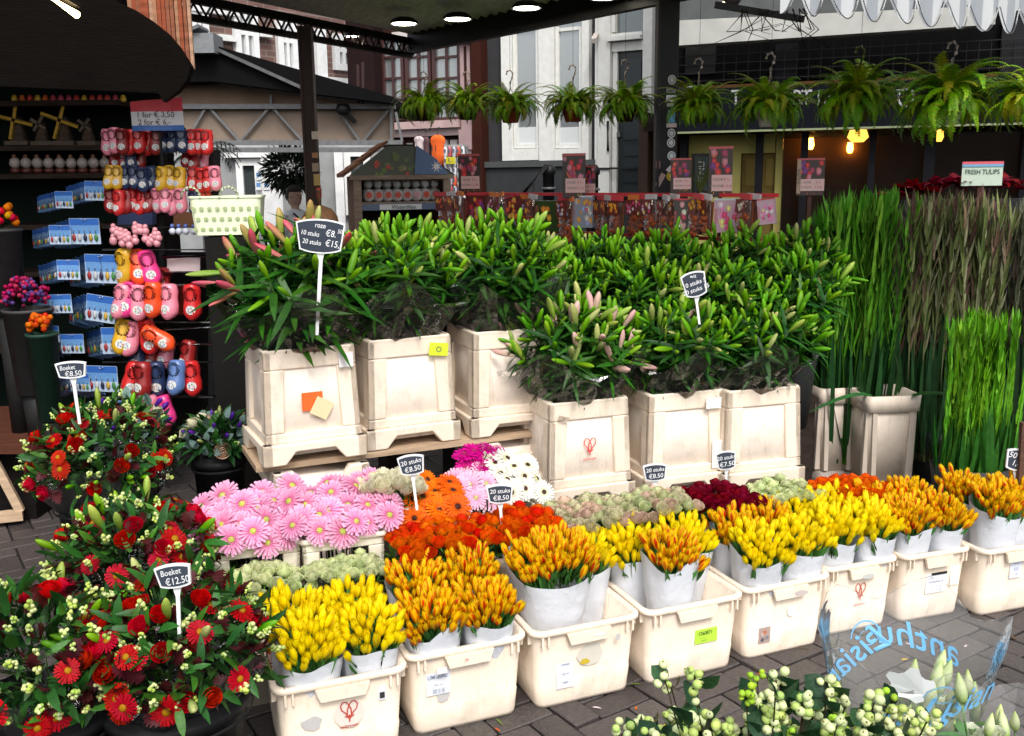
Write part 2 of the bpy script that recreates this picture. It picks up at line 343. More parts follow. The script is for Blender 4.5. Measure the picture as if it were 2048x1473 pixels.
for (x0, x1) in ((1030, 1084), (1114, 1170)):
    f = MB()
    for a in ((x0+1, 55, x0+8, 297), (x1-8, 55, x1-1, 297), (x0+8.5, 56, x1-8.5, 63), (x0+8.5, 289, x1-8.5, 297)): fr(*a, .06)
    ob('sash', f.mesh('sash', M_gloss), W)
    p = MB(); rect(PH, x0, 45, x1, 300, .03, .02, p, (.4, .4, .4)); ob('pane', p.mesh('pane', M_pane), W)
    p = MB(); rect(PH, x0+1, 255, x1-1, 297, .036, .004, p, (.62, .64, .64)); ob('blind', p.mesh('blind', M_print), W)
b = MB()
for a in ((1198, 0, 1206, 392, .13), (1207, -30, 1230, 392, .17), (1231, 100, 1240, 392, .10), (1294, -30, 1312, 392, .16)): rect(PH, *a[:4], a[4], a[4], b, WHITE)
rect(PH, 1228, 76, 1293, 84, .22, .22, b, WHITE); rect(PH, 1231, 85, 1293, 104, .12, .12, b, WHITE); rect(PH, 1231, 68, 1293, 75, .14, .14, b, WHITE); rect(PH, 1231, -30, 1237, 67, .11, .11, b, WHITE)
rect(PH, 1198, 335, 1312, 339, .19, .02, b, BLACK)
part('door_surround', H, b, M_gloss)
b = MB(); rect(PH, 1238, -30, 1293, 67, .03, .02, b, (.3, .3, .3)); part('transom_pane', H, b, M_dpane)
b = MB(); rect(PH, 1240, 105, 1293, 395, .05, .05, b, (.012, .017, .019))
for y0, y1 in ((120, 185), (195, 280), (292, 312), (318, 338), (345, 365), (372, 386)): rect(PH, 1252, y0, 1286, y1, .07, .02, b, (.018, .025, .028))
dr = part('door', H, b, M_gloss)
b = MB(); s, zz = PH.hit(1241, 270); b.box((s+.02, -.09, zz), (.05, .05, .06), (.5, .5, .52)); ob('handle', b.mesh('handle', M_chrome), dr)
b = MB(); s, zz = PH.hit(1205, 82); b.bar((s, -.18, zz+.05), (s+.06, -.4, zz-.05), .06, .06, (.5, .45, .4)); part('camera_housing', H, b, M_paint)
b = MB(); s, zz = PH.hit(1228, 275); b.tube([(s, -.19, zz-.18), (s, -.2, zz+.2)], .018, BLACK); part('bell_pull', H, b, M_metal)
# steps rail
for k, (x, y, lab) in enumerate(((1097, 330, 'black iron railing post beside the plinth at the foot of a slanting handrail'), (1185, 330, 'black iron railing post right of the poster pair and left of the white pilaster'))):
    t = thing('railing_post', lab, 'post', tuple(Z(x, 470, 0.0)*0+V((D(x, y, 12.2-k*.5).x, 12.2-k*.5, 0))))
    zt = D(x, y, 12.2-k*.5).z
    b = MB(); b.lathe([(.07, 0), (.07, zt-.12), (.09, zt-.11), (.09, zt-.05), (.05, zt)], 10, BLACK); ob('shaft', b.mesh('shaft', M_metal), t)
    b = MB(); b.lathe([(.09, zt-.30), (.09, zt-.27)], 10, (.1, .1, .1)); ob('collar', b.mesh('collar', M_metal), t)
p0, p1 = D(1040, 395, 12), D(1094, 332, 12.1)
b = MB(); b.tube([tuple(p0-V((0, 0, .9))), tuple(p0), tuple(p1)], .035, BLACK); b.bar(tuple(p0+(p1-p0)*.5-V((0, 0, .9))), tuple(p0+(p1-p0)*.5), .03, .03, BLACK)
tag(ob('handrail', b.mesh('handrail', M_metal)), 'slanting black iron handrail in front of the dark plinth of the grey house', 'handrail')
# ---- mauve house with many-paned windows
PM = Plane(D(958, 320, 14.2), -30)
H2 = house('wooden_shop', 'mauve fronted shop with brown many paned windows left of the grey house', PM)
b = MB(); rect(PM, 715, 30, 975, 400, 0, .3, b, DBROWN, ztop=5.5, zbot=0); part('wall', H2, b, M_paint)
b = MB(); rect(PM, 957, 55, 976, 392, .18, .18, b, (.04, .012, .008), ztop=5.4, zbot=0); part('drainpipe_board', H2, b, M_paint)
b = MB(); rect(PM, 928, 55, 956, 90, .2, .2, b, MAUVE); rect(PM, 930, 91, 954, 270, .12, .12, b, MAUVE); rect(PM, 929, 260, 955, 300, .15, .15, b, MAUVE); rect(PM, 931, 301, 953, 392, .12, .12, b, MAUVE, zbot=0)
rect(PM, 938, 95, 942, 180, .13, .01, b, DBROWN); rect(PM, 950, 88, 953, 180, .13, .01, b, DBROWN); part('pilaster', H2, b, M_paint)
b = MB(); rect(PM, 800, 62, 927, 76, .2, .2, b, (.6, .55, .52)); part('cornice', H2, b, M_paint)
b = MB(); rect(PM, 800, 243, 927, 258, .14, .14, b, (.45, .32, .31)); rect(PM, 715, 259, 927, 275, .1, .1, b, (.2, .15, .15)); part('sill', H2, b, M_paint)
for a, c in ((716, 766), (768, 812), (815, 866), (869, 925)):
    window(H2, PM, (a, 72, c, 242), None, (('v', .5, .035), ('h', .25, .035), ('h', .5, .035), ('h', .75, .035)), .06, (.06, .022, .022), .05, name='window')
b = MB()
for x in (845, 868, 885, 905): rect(PM, x, 280, x+14, 385, .05, .05, b, (.28, .25, .25))
part('panel', H2, b, M_paint)
b = MB(); rect(PM, 715, 20, 768, 200, .25, .25, b, (.018, .009, .009), ztop=5, zbot=0); part('corner_wall', H2, b, M_paint)
# ---- pub
PP = Plane(D(1350, 260, 11), -20)
H3 = house('pub', 'black fronted pub with lettered fascia, olive entrance and yellow wall lamps', PP)
b = MB(); rect(PP, 1335, 60, 2150, 152, .0, .3, b, (.003, .003, .0035), ztop=6.5); part('wall', H3, b, M_paint)
b = MB(); rect(PP, 1335, -60, 1900, 48, .02, .02, b, (.09, .095, .095), ztop=6.4); rect(PP, 1345, 40, 1650, 50, .10, .1, b, (.05, .05, .055)); part('upper_panel', H3, b, M_paint)
b = MB(); s0, z0 = PP.hit(1352, 70); s1, z1 = PP.hit(1720, 52)
b.prism([(s0, z0-.17), (s1+1.2, z1-.12), (s1+1.2, z1+.05), (s0, z0+.08)], -.45, -.25, (.42, .42, .39)); part('sign_beam', H3, b, M_paint)
for a_ in ((1372, 84, 1432, 150, .04, .04, (.025, .025, .025)), (1550, 88, 1596, 170, .04, .04, (.012, .012, .014)), (2000, 40, 2060, 160, .06, .06, (.02, .02, .022))): b = MB(); rect(PP, *a_[:6], b, a_[6]); part('shutter', H3, b, M_paint)
b = MB()
for k in range(26): x = 1450+k*24; rect(PP, x, 84, x+1.2, 165, .09, .008, b, (.014, .012, .011))
for y in (98, 116, 134, 151): s_, z_ = PP.hit(1700, y); b.box((PP.hit(1715, y)[0], -.095, z_), (3.7, .008, .008), (.014, .012, .011))
part('lattice', H3, b, M_metal)
b = MB(); rect(PP, 1335, 168, 2150, 258, .25, .25, b, (.004, .005, .008)); fa = part('fascia', H3, b, M_paint)
b = MB(); rect(PP, 1335, 256, 2150, 260, .28, .03, b, (.22, .25, .14)); part('trim', H3, b, M_paint)
b = MB()
for x, t in ((1478, 'T'), (1600, 'R'), (1616, 'T'), (1640, 'I'), (1662, 'N'), (1790, 'T'), (1810, 'O')):
    s_, z_ = PP.hit(x, 198); b.text(t, .21 if t != 'O' else .27, s_, z_, -.256, (.34, .34, .35), sx=.85)
ob('lettering', b.mesh('lettering', M_print), fa)
b = MB(); s0 = PP.hit(1340, 300)[0]; s1 = PP.hit(2150, 300)[0]; zt = PP.hit(1700, 262)[1]
b.box(((s0+s1)/2, 3.2, 1.5), (s1-s0+.6, .1, 3.0), (.12, .06, .022)); b.box(((s0+s1)/2, 1.6, zt+.1), (s1-s0+.6, 3.2, .1), (.008, .005, .004)); b.box((s1+.3, 1.6, 1.2), (.1, 3.2, 2.4), (.02, .013, .01)); b.box((s0-.3, 1.6, 1.2), (.1, 3.2, 2.4), (.02, .013, .01)); part('interior', H3, b, M_paint)
OL = (.30, .27, .085)
b = MB(); rect(PP, 1372, 258, 1478, 420, -.15, .1, b, OL, zbot=0, ztop=zt); rect(PP, 1548, 258, 1562, 420, -.15, .1, b, OL, zbot=0, ztop=zt); rect(PP, 1478, 258, 1548, 306, -.15, .1, b, OL, ztop=zt); part('entrance_wall', H3, b, M_paint)
b = MB(); rect(PP, 1479, 307, 1547, 420, -.2, .05, b, (.13, .09, .025), zbot=0); rect(PP, 1488, 318, 1516, 372, -.19, .02, b, (.17, .125, .035)); rect(PP, 1528, 318, 1545, 372, -.19, .02, b, (.17, .125, .035)); dd = part('door', H3, b, M_paint)
for x in (1336, 1361, 1511, 1601, 1736, 1846, 2040):
    b = MB(); rect(PP, x, 258, x+(14 if x != 1846 else 22), 420, .06, .1, b, (.008, .008, .010), zbot=0, ztop=zt); part('column', H3, b, M_paint)
for x0, x1 in ((1563, 1600), (1616, 1735), (1752, 1845), (1870, 2038)):
    b = MB(); rect(PP, x0, 262, x1, 420, -.08, .012, b, (.05, .05, .05), zbot=.7); part('pane', H3, b, film_mat('pub glass', (.8, .8, .78), .004, 0.02, 2, 1.13) if x0 == 1563 else bpy.data.materials['pub glass'])
def lampshade(x, y, wpx, hpx, Y, lab=None):
    c = D(x, y, Y); k = Y/FPX; rw, h = wpx*k/2, hpx*k
    s_ = V(c)-PP.o; lx, ly = s_.dot(PP.t), -s_.dot(PP.n)
    b = MB(); b.lathe([(.02, h*.5), (.02, h*.9)], 6, BLACK, M=Matrix.Translation((lx, ly, c.z))); b.tube([(lx, ly, c.z+h*.9), (lx, ly+.15, c.z+h*.9)], .012, BLACK); l_ = part('wall_lamp', H3, b, M_metal)
    b = MB(); b.lathe([(rw*.55, -h*.5), (rw, -h*.15), (rw*.72, h*.5)], 10, (1, .7, .2), M=Matrix.Translation((lx, ly, c.z))); ob('lamp_shade', b.mesh('lamp_shade', M_lamp), l_)
lampshade(1716, 271, 40, 26, 11.4)
M_shade, M_lamp = M_lamp, emit_mat('sconce glow', (1.0, 0.42, 0.05), 16.0)
lampshade(1700, 296, 13, 20, 13.3); lampshade(1622, 288, 12, 22, 13.3); lampshade(1779, 286, 16, 14, 13.3); lampshade(1960, 290, 14, 16, 13.3)  # the last sconce is an extra, added to warm the pub interior
M_lamp = M_shade; lampshade(1879, 271, 16, 24, 11.6)
b = MB(); s_, z_ = PP.hit(1399, 348); b.box((s_, .13, z_), (.2, .03, .44), BLACK); b.box((s_, .112, z_), (.14, .01, .37), (.035, .05, .05)); b.text('MENU', .1, s_, z_, .105, (.4, .42, .4), rot=R_(90)); part('menu_board', H3, b, M_gloss)
b = MB(); s_, z_ = PP.hit(1399, 388); b.lathe([(.05, z_-.14), (.075, z_)], 8, (.25, .2, .17), M=Matrix.Translation((s_, .06, 0)))
for k in range(14): b.leaf((s_, .06, z_), (U(-.5, .5), U(-.4, .2), 1), U(.2, .5), .02, (0, 1, 0), U(0, .3), (.06, .07, .02))
part('potted_stems', H3, b, M_matte_leaf)

# ---- brown brick building far left
PB = Plane(D(720, 160, 17), 48)
H4 = house('brick_building', 'brown brick building with tall white windows above the neighbouring stall roof', PB)
b = MB(); s0, s1 = PB.hit(330, 100)[0], PB.hit(722, 100)[0]; b.box(((s0+s1)/2, .2, 4.2), (s1-s0, .4, 8.4), (.12, .07, .06)); part('wall', H4, b, M_brick)
for a, y0, c, y1 in ((376, -20, 412, 118), (465, 12, 512, 135), (551, 30, 590, 148), (628, 60, 648, 158), (664, 70, 702, 142)):
    window(H4, PB, (a, y0, c, y1), None, (('v', .5, .05), ('h', .55, .06)), .08, (.75, .76, .76), .1)
b = MB()
for a, y0, c, y1 in ((430, 72, 464, 84), (513, 62, 536, 76), (358, 78, 376, 88), (640, 158, 722, 178)): rect(PB, a, y0, c, y1, .12, .12, b, (.72, .73, .72))
rect(PB, 330, 8, 470, 26, .1, .1, b, (.7, .7, .7)); part('stone_band', H4, b, M_paint)
# ---- white shop front below it
PW = Plane(D(500, 380, 13.5), 5)
H5 = house('white_shopfront', 'white framed shop front seen under the neighbouring stall truss', PW)
b = MB(); rect(PW, 330, 290, 760, 430, 0, .3, b, (.3, .31, .31), zbot=0, ztop=2.3); part('wall', H5, b, M_paint)
for a, y0, c, y1 in ((476, 318, 526, 430), (690, 300, 742, 430)): window(H5, PW, (a, y0, c, y1), None, (), .08, (.8, .81, .8), .09, M_dpane)
b = MB(); rect(PW, 527, 306, 566, 440, .12, .12, b, (.82, .82, .82), zbot=0); rect(PW, 452, 300, 526, 316, .14, .14, b, (.8, .8, .8)); rect(PW, 672, 300, 689, 440, .12, .12, b, (.8, .8, .8), zbot=0); part('pilaster', H5, b, M_paint)
for x, y in ((520, 352), (520, 372), (536, 372)):
    b = MB(); rect(PW, x-6, y-8, x+6, y+8, .135, .01, b, (.75, .78, .8)); rect(PW, x-4, y-6, x+4, y+2, .139, .004, b, (.12, .28, .55)); part('notice', H5, b, M_print)

# ================================================================== NEIGHBOURING STALL (grey gable, beige truss panel)
PN = Plane(D(790, 283, 9.5), 0)
N1 = thing('market_stall', 'neighbouring market stall with black gable roof and beige truss panel', 'market stall', tuple(PN.o), 0)
def pn(x, y): s_, z_ = PN.hit(x, y); return (s_, z_)
b = MB(); b.prism([pn(330, 284), pn(786, 284), pn(786, 216), pn(330, 216)], .02, .06, (.24, .185, .145)); part('side_panel', N1, b, M_paint)
b = MB(); b.prism([pn(330, 214), pn(788, 214), pn(640, 196), pn(440, 170), pn(330, 165)], .02, .05, (.20, .14, .10)); part('gable_panel', N1, b, M_paint)
GR = (.17, .17, .175)
for (x0, y0, x1, y1) in ((330, 214, 792, 214), (330, 286, 806, 286), (330, 301, 792, 300)):
    b = MB(); q0, q1 = pn(x0, y0), pn(x1, y1); b.bar((q0[0], -.03, q0[1]), (q1[0], -.03, q1[1]), .05, .045, GR); part('rail', N1, b, M_metal)
for (x0, y0, x1, y1) in ((375, 282, 412, 218), (422, 218, 480, 282), (482, 282, 538, 218), (548, 218, 606, 282), (675, 218, 720, 282), (728, 282, 780, 218), (783, 216, 783, 284), (792, 225, 805, 284), (543, 190, 543, 212), (716, 130, 718, 212), (726, 125, 727, 212)):
    b = MB(); q0, q1 = pn(x0, y0), pn(x1, y1); b.bar((q0[0], -.02, q0[1]), (q1[0], -.02, q1[1]), .022, .022, GR if y0 > 135 else DBROWN); part('strut', N1, b, M_metal)
b = MB(); A, B_, C_ = pn(445, 98), pn(792, 200), pn(792, 212); E_ = pn(380, 170)
b.prism([pn(330, 140), pn(445, 98), pn(792, 198), pn(792, 211), pn(640, 193), pn(440, 168), pn(330, 172)], -.25, 2.6, (.004, .004, .0042)); part('roof', N1, b, M_paint)
b = MB(); q0, q1 = pn(447, 105), pn(640, 192); b.bar((q0[0], -.28, q0[1]), (q1[0], -.28, q1[1]), .05, .03, (.10, .10, .105)); part('rake_board', N1, b, M_metal)
b = MB(); q = pn(425, 98); b.box((q[0], -.25, q[1]), (.26, .3, .17), (.2, .21, .22)); b.bar((q[0]-.3, -.3, q[1]+.02), (q[0]+.02, -.3, q[1]+.14), .3, .03, (.13, .14, .15)); part('ridge_box', N1, b, M_metal)
b = MB(); q = pn(690, 232); b.lathe([(.04, 0), (.07, .05), (.05, .1)], 8, BLACK, M=Matrix.Translation((q[0], -.1, q[1]))); b.bar((q[0], -.08, q[1]+.05), (q[0]+.1, -.02, q[1]-.06), .03, .03, BLACK); part('spotlight', N1, b, M_metal)
for x in (340, 800):
    q = pn(x, 280); b = MB(); b.box((q[0], .9, q[1]/2), (.06, .06, q[1]), GR); part('post', N1, b, M_metal)

# ================================================================== OUR STALL: canopy, truss, posts, lights, awning
CC = Z(822, 112, 2.69); t0_ = Z(386, 36, 2.69); b0_ = Z(1350, 6, 2.70)
CC.z = t0_.z = b0_.z = 0; TE = CC+(t0_-CC)*1.25; BE = CC+(b0_-CC)*1.75; bd = (BE-CC).normalized(); td = (TE-CC).normalized()
FA = V((-1.25, 3.75, 0)); FB = V((1.00, 4.05, 0)); FC = V((1.70, 4.05, 0))
ST = thing('flower_stall_canopy', 'dark flower stall canopy with corrugated ceiling on steel posts and lattice truss', 'canopy', (0, 0, 0))
b = MB(); n = 90; e0 = CC; pts = []
L1 = (BE-CC).length; Lt0 = (TE-CC).length
for i in range(n+1):                      # corrugations run parallel to the truss
    s_ = i/n*L1; base = CC+bd*s_; z = 2.86+.014*math.cos(i*math.pi)
    far = base - td*0.0; lim = min(Lt0, max(.05, (L1-s_)*.95))
    pts.append((far, base+td*lim, z))
for i in range(n):
    a, c = pts[i], pts[i+1]
    b.add([(a[0].x, a[0].y, a[2]), (c[0].x, c[0].y, c[2]), (c[1].x, c[1].y, c[2]), (a[1].x, a[1].y, a[2])], [(0, 1, 2, 3)], (.75, .77, .77))
part('corrugated_ceiling', ST, b, M_metal)
b = MB(); b.bar((CC.x, CC.y, 2.79), (BE.x, BE.y, 2.79), .06, .17, (.012, .011, .011)); part('beam', ST, b, M_metal)
for z_, w_ in ((2.80, .05), (2.69, .04)):
    b = MB(); b.bar((CC.x, CC.y, z_), (TE.x, TE.y, z_), w_, w_, (.02, .018, .018)); part('chord', ST, b, M_metal)
Lt = (TE-CC).length; b = MB()
nz_ = 34
for off in (-.04, .04):
    for i in range(nz_):
        a = CC+td*Lt*i/nz_; c = CC+td*Lt*(i+1)/nz_; o_ = bd*off
        z0, z1 = (2.69, 2.80) if i % 2 == 0 else (2.80, 2.69)
        b.bar((a.x+o_.x, a.y+o_.y, z0), (c.x+o_.x, c.y+o_.y, z1), .01, .01, (.03, .02, .018))
part('lattice', ST, b, M_metal, None)
P1 = D(620, 250, 6.9); k_ = (1331-1024)/FPX; P2 = D(1331, 250, 1.0); kk = P2.x; dxy = BE-CC; P2 = V((0, 0, 0)); tt_ = (kk*CC.y-CC.x)/(dxy.x-kk*dxy.y); P2 = CC+dxy*tt_
for P_, w_, c_ in ((P1, .088, (.045, .026, .02)), (P2, .125, (.018, .017, .018))):
    b = MB(); b.box((P_.x, P_.y, 1.36), (w_, w_, 2.72), c_); b.box((P_.x-w_*.42, P_.y-w_*.5-.006, 1.36), (.014, .012, 2.7), tuple(k*1.6 for k in c_)); b.box((P_.x, P_.y, .02), (w_*1.8, w_*1.8, .04), c_); po = part('post', ST, b, M_metal)
    if P_ is P1: post1 = po
    else: post2 = po
def sticker(post, P_, w_, x, y, wp, hp, col, Y=None, txt=None, rnd_=False, rot=0, ink=(.02, .02, .02)):
    Yf = P_.y-w_/2-.007; c = D(x, y, Yf); k = Yf/FPX; b = MB()
    if rnd_: b.add([(c.x, Yf, c.z)]+[(c.x+wp*k/2*math.cos(6.283*i/12), Yf, c.z+hp*k/2*math.sin(6.283*i/12)) for i in range(12)], [(0, i+1, (i+1) % 12+1) for i in range(12)], col)
    else:
        q = [(-wp/2, -hp/2), (wp/2, -hp/2), (wp/2, hp/2), (-wp/2, hp/2)]; ca, sa = math.cos(rot), math.sin(rot)
        b.add([(c.x+k*(a*ca-d*sa), Yf, c.z+k*(a*sa+d*ca)) for a, d in q], [(0, 1, 2, 3)], col)
    if rnd_: b.add([(c.x+wp*k*.36*math.cos(6.283*i/12), Yf-.001, c.z+hp*k*.36*math.sin(6.283*i/12)) for i in range(12)]+[(c.x+wp*k*.28*math.cos(6.283*i/12), Yf-.001, c.z+hp*k*.28*math.sin(6.283*i/12)) for i in range(12)], [(i, (i+1) % 12, 12+(i+1) % 12, 12+i) for i in range(12)], ink)
    if txt: b.text(txt, hp*k*.75, c.x, c.z, Yf-.0015, ink, sx=.8)
    ob('sticker', b.mesh('sticker', M_print), post)
for a in ((1342, 182, 18, 8, (.3, .3, .3), 'LIMBO'), (1343, 197, 20, 12, (.7, .7, .7), '1615'), (1343, 210, 18, 6, (.4, .4, .4), None), (1343, 233, 14, 24, (.12, .4, .6), None), (1343, 251, 20, 8, (.65, .5, .5), None)):
    sticker(post2, P2, .125, a[0], a[1], a[2], a[3], a[4], txt=a[5])
for x, y, c in ((1344, 160, (.5, .5, .5)), (1343, 267, (.6, .6, .6)), (1342, 286, (.6, .6, .6)), (1343, 312, (.6, .64, .66)), (1341, 353, (.55, .42, .03))): sticker(post2, P2, .125, x, y, 16, 18, c, rnd_=True)
for x, y, w_, h_, c, r in ((1344, 335, 10, 24, (.55, .5, .5), -.8), (1321, 360, 10, 26, (.35, .24, .22), -.5), (1348, 372, 9, 12, (.7, .7, .7), 0), (1316, 330, 9, 14, (.25, .12, .1), 0)): sticker(post2, P2, .125, x, y, w_, h_, c, rot=r)
for x, y, w_, h_, c, t in ((630, 271, 13, 15, (.7, .58, .45), None), (630, 311, 12, 10, (.45, .2, .08), None), (631, 335, 13, 16, (.4, .28, .2), None), (634, 360, 13, 22, (.5, .33, .1), None), (638, 386, 10, 20, (.6, .05, .04), 'M')): sticker(post1, P1, .088, x, y, w_, h_, c, txt=t)
# ceiling lights
for k, (x, y, wp) in enumerate(((808, 49, 52), (915, 40, 54), (1053, 18, 56), (1208, -3, 60), (703, 74, 30))):
    z_ = 2.76; c = Z(x, y, z_); d_ = c.y; r = wp*d_/FPX/2*.88
    t = thing('ceiling_light', ['lit ceiling light at the far corner of the canopy above the paned shop window', 'lit ceiling light second from the far corner of the canopy', 'lit ceiling light on the beam above the tall white window', 'lit ceiling light at the top edge above the white door surround', 'small lit ceiling light behind the lattice truss'][k], 'ceiling light', tuple(c))
    b = MB(); b.lathe([(r*1.2, 0), (r*1.15, .02), (r*.8, .04), (.05, .045)], 16, (.03, .03, .03), cap0=False); ob('housing', b.mesh('housing', M_metal), t)
    b = MB(); b.lathe([(r, .002), (r*.98, .006)], 16, (1, .9, .7)); ob('diffuser', b.mesh('diffuser', M_spot), t)
c = D(1452, 11, 5.2); t = thing('spotlight', 'small lit spotlight under the awning right of the stickered post', 'spotlight', tuple(c))
b = MB(); b.lathe([(.026, 0), (.034, .05), (.02, .09)], 10, (.05, .04, .04), M=Matrix.Rotation(R_(55), 4, 'Y')); ob('housing', b.mesh('housing', M_metal), t)
b = MB(); b.lathe([(.022, -.004), (.022, -.002)], 10, (1, .6, .2), M=Matrix.Rotation(R_(55), 4, 'Y')); ob('bulb', b.mesh('bulb', M_tube), t)
b = MB(); b.tube([(0, 0, 0.05), (.02, .02, .2)], .008, BLACK); ob('bracket', b.mesh('bracket', M_metal), t)
# awning: sloping cloth, striped scalloped valance
A0 = Z(1560, -5, 2.33)*1; A0 = V((A0.x, A0.y, 0)); ad = V((math.cos(R_(27.6)), math.sin(R_(27.6)), 0)); an = V((-ad.y, ad.x, 0))
A1 = Z(1803, 40, 2.28); A0 = V((A1.x, A1.y, 0)) - ad*.62
t = thing('awning', 'striped white and grey awning with scalloped valance over the right of the stall', 'awning', (A0.x, A0.y, 0), 27.6)
b = MB(); nx, nzv = 400, 4; Lx = 1.75; per = .155
for i in range(nx+1):
    x = i/nx*Lx
    for j in range(nzv+1):
        f_ = j/nzv; bot = 2.262+.05*(1+math.cos(x/per*2*math.pi+math.pi)); zz = 2.62+(bot-2.62)*f_
        b.v.append((x, -.012*f_*math.sin(x/per*2*math.pi*1.0+.7)-.01*math.sin(x*23)*f_, zz)); st = (x/.049) % 2 < 1
        b.c.append((.66, .68, .70) if st else (.40, .43, .47))
for i in range(nx):
    for j in range(nzv): k = i*(nzv+1)+j; b.f.append((k, k+nzv+1, k+nzv+2, k+1)); b.sm.append(True)
part('valance', t, b, M_trans_fabric)
b = MB(); b.tube([(i/nx*Lx, -.012*math.sin(i/nx*Lx/per*2*math.pi+.7)-.012-.01*math.sin(i/nx*Lx*23), 2.262+.05*(1+math.cos(i/nx*Lx/per*2*math.pi+math.pi))) for i in range(nx+1)], .003, (.5, .52, .54), 6); part('piping', t, b, M_fabric)
b = MB(); b.box((Lx/2, .012, 2.63), (Lx, .03, .03), (.3, .3, .31)); part('front_bar', t, b, M_metal)
b = MB(); b.prism([(0, 2.62), (Lx, 2.62), (Lx, 2.625), (0, 2.625)], .03, .5, (.7, .7, .71)); part('cloth', t, b, M_trans_fabric)
# dry twigs hanging from a bracket behind the awning
c = D(1560, 40, 5.0); t = thing('twig_bundle', 'bundle of dry dark twigs hanging from a bracket beside the striped awning', 'twigs', tuple(c))
b = MB(); b.bar((-.3, .1, .09), (.12, 0, 0), .03, .03, BLACK); ob('bracket', b.mesh('bracket', M_metal), t)
for k in range(16):
    b = MB(); x = U(-.2, .12); b.tube([(x, 0, .05), (x+U(-.1, .1), U(-.05, .05), -.05), (x+U(-.25, .2), U(-.1, .1), U(-.16, .04))], [.004, .003, .0015], (.035, .028, .02), 4); ob('twig', b.mesh('twig', M_wood), t)
def NTH(k): return ORD[k-1] if k <= 14 else ['fifteenth', 'sixteenth', 'seventeenth', 'eighteenth', 'nineteenth', 'twentieth', 'twenty first', 'twenty second'][k-15]
# ================================================================== SOUVENIR STALL (left)
SS = thing('souvenir_stall', 'dark souvenir stall on the left with shelves and an arched dark front', 'market stall', (0, 0, 0))
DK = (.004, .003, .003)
def at(x, y, Y): return D(x, y, Y)
def flat(poly, Y, th, mb, col): mb.prism([(D(x, y, Y).x, D(x, y, Y).z) for x, y in poly], Y, Y+th, col)
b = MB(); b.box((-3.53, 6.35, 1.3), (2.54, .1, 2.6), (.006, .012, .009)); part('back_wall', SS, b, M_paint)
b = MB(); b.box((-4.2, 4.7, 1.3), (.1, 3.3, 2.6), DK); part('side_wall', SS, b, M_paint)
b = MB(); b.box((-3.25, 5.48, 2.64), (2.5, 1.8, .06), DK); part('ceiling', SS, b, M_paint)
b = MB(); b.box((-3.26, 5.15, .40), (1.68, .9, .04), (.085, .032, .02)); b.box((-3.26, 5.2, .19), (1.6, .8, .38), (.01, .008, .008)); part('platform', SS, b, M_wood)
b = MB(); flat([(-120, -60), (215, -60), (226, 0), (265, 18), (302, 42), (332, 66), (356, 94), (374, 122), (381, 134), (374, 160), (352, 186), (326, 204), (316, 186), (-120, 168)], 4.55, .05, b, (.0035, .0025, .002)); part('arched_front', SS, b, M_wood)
for i in range(15):
    x0 = 258+i*8.4; y1 = 10+i*9 if i < 8 else 138
    b = MB(); a = D(x0, -60, 4.66); c = D(x0+7.6, 140, 4.66); cc = rnd.choice([(.26, .07, .035), (.33, .17, .1), (.17, .05, .03), (.4, .24, .16), (.24, .09, .05)])
    b.box(((a.x+c.x)/2, 4.66+U(-.006, .006), (a.z+D(x0, y1+40 if i < 11 else 139, 4.66).z)/2), (abs(c.x-a.x)*.96, .014, a.z-D(x0, y1+40 if i < 11 else 139, 4.66).z), cc); ob('slat', b.mesh('slat', M_wood), SS)
b = MB(); q = D(322, 300, 6.2); b.box((q.x, 6.2, 1.25), (.12, .1, 2.5), DK); part('post', SS, b, M_paint)
for y, x1 in ((205, 250), (293, 300), (348, 330), (448, 300), (540, 260), (690, 220)):
    q = D(100, y, 6.1); xr = D(x1, y, 6.1).x; b = MB(); b.box(((-4.1+xr)/2, 6.13, q.z-.015), (xr+4.1, .34, .03), (.04, .028, .022)); part('shelf', SS, b, M_wood)
b = MB(); a, c = D(92, -8, 4.2), D(122, 18, 4.2); c = V((c.x, 4.35, c.z)); a = V((a.x, 4.0, a.z+.03)); b.tube([tuple(a), tuple(c)], .016, (1, .8, .5), 8)
t = thing('tube_lamp', 'short lit fluorescent tube under the dark ceiling at top left', 'lamp'); ob('tube', b.mesh('tube', M_tube), t)
b = MB(); b.bar(tuple(a+V((-.02, -.1, .04))), tuple(c+V((.0, .02, .04))), .03, .02, BLACK); ob('fitting', b.mesh('fitting', M_metal), t)
# row of little wooden tulips on the top shelf
for i in range(15):
    x = 30+i*15.5; c = rnd.choice([(.5, .04, .03), (.6, .12, .02), (.65, .4, .03), (.45, .05, .08)]); q = D(x, 205, 6.05)
    b = MB(); b.lathe([(.012, 0), (.02, .014), (.014, .036), (.003, .044)], 7, c)
    tag(ob('wooden_tulip', b.mesh('wooden_tulip', M_gloss), None, tuple(q)), f'{NTH(i+1)} small wooden tulip head from the left on the top shelf', 'ornament', 'wooden tulip heads on the top shelf')
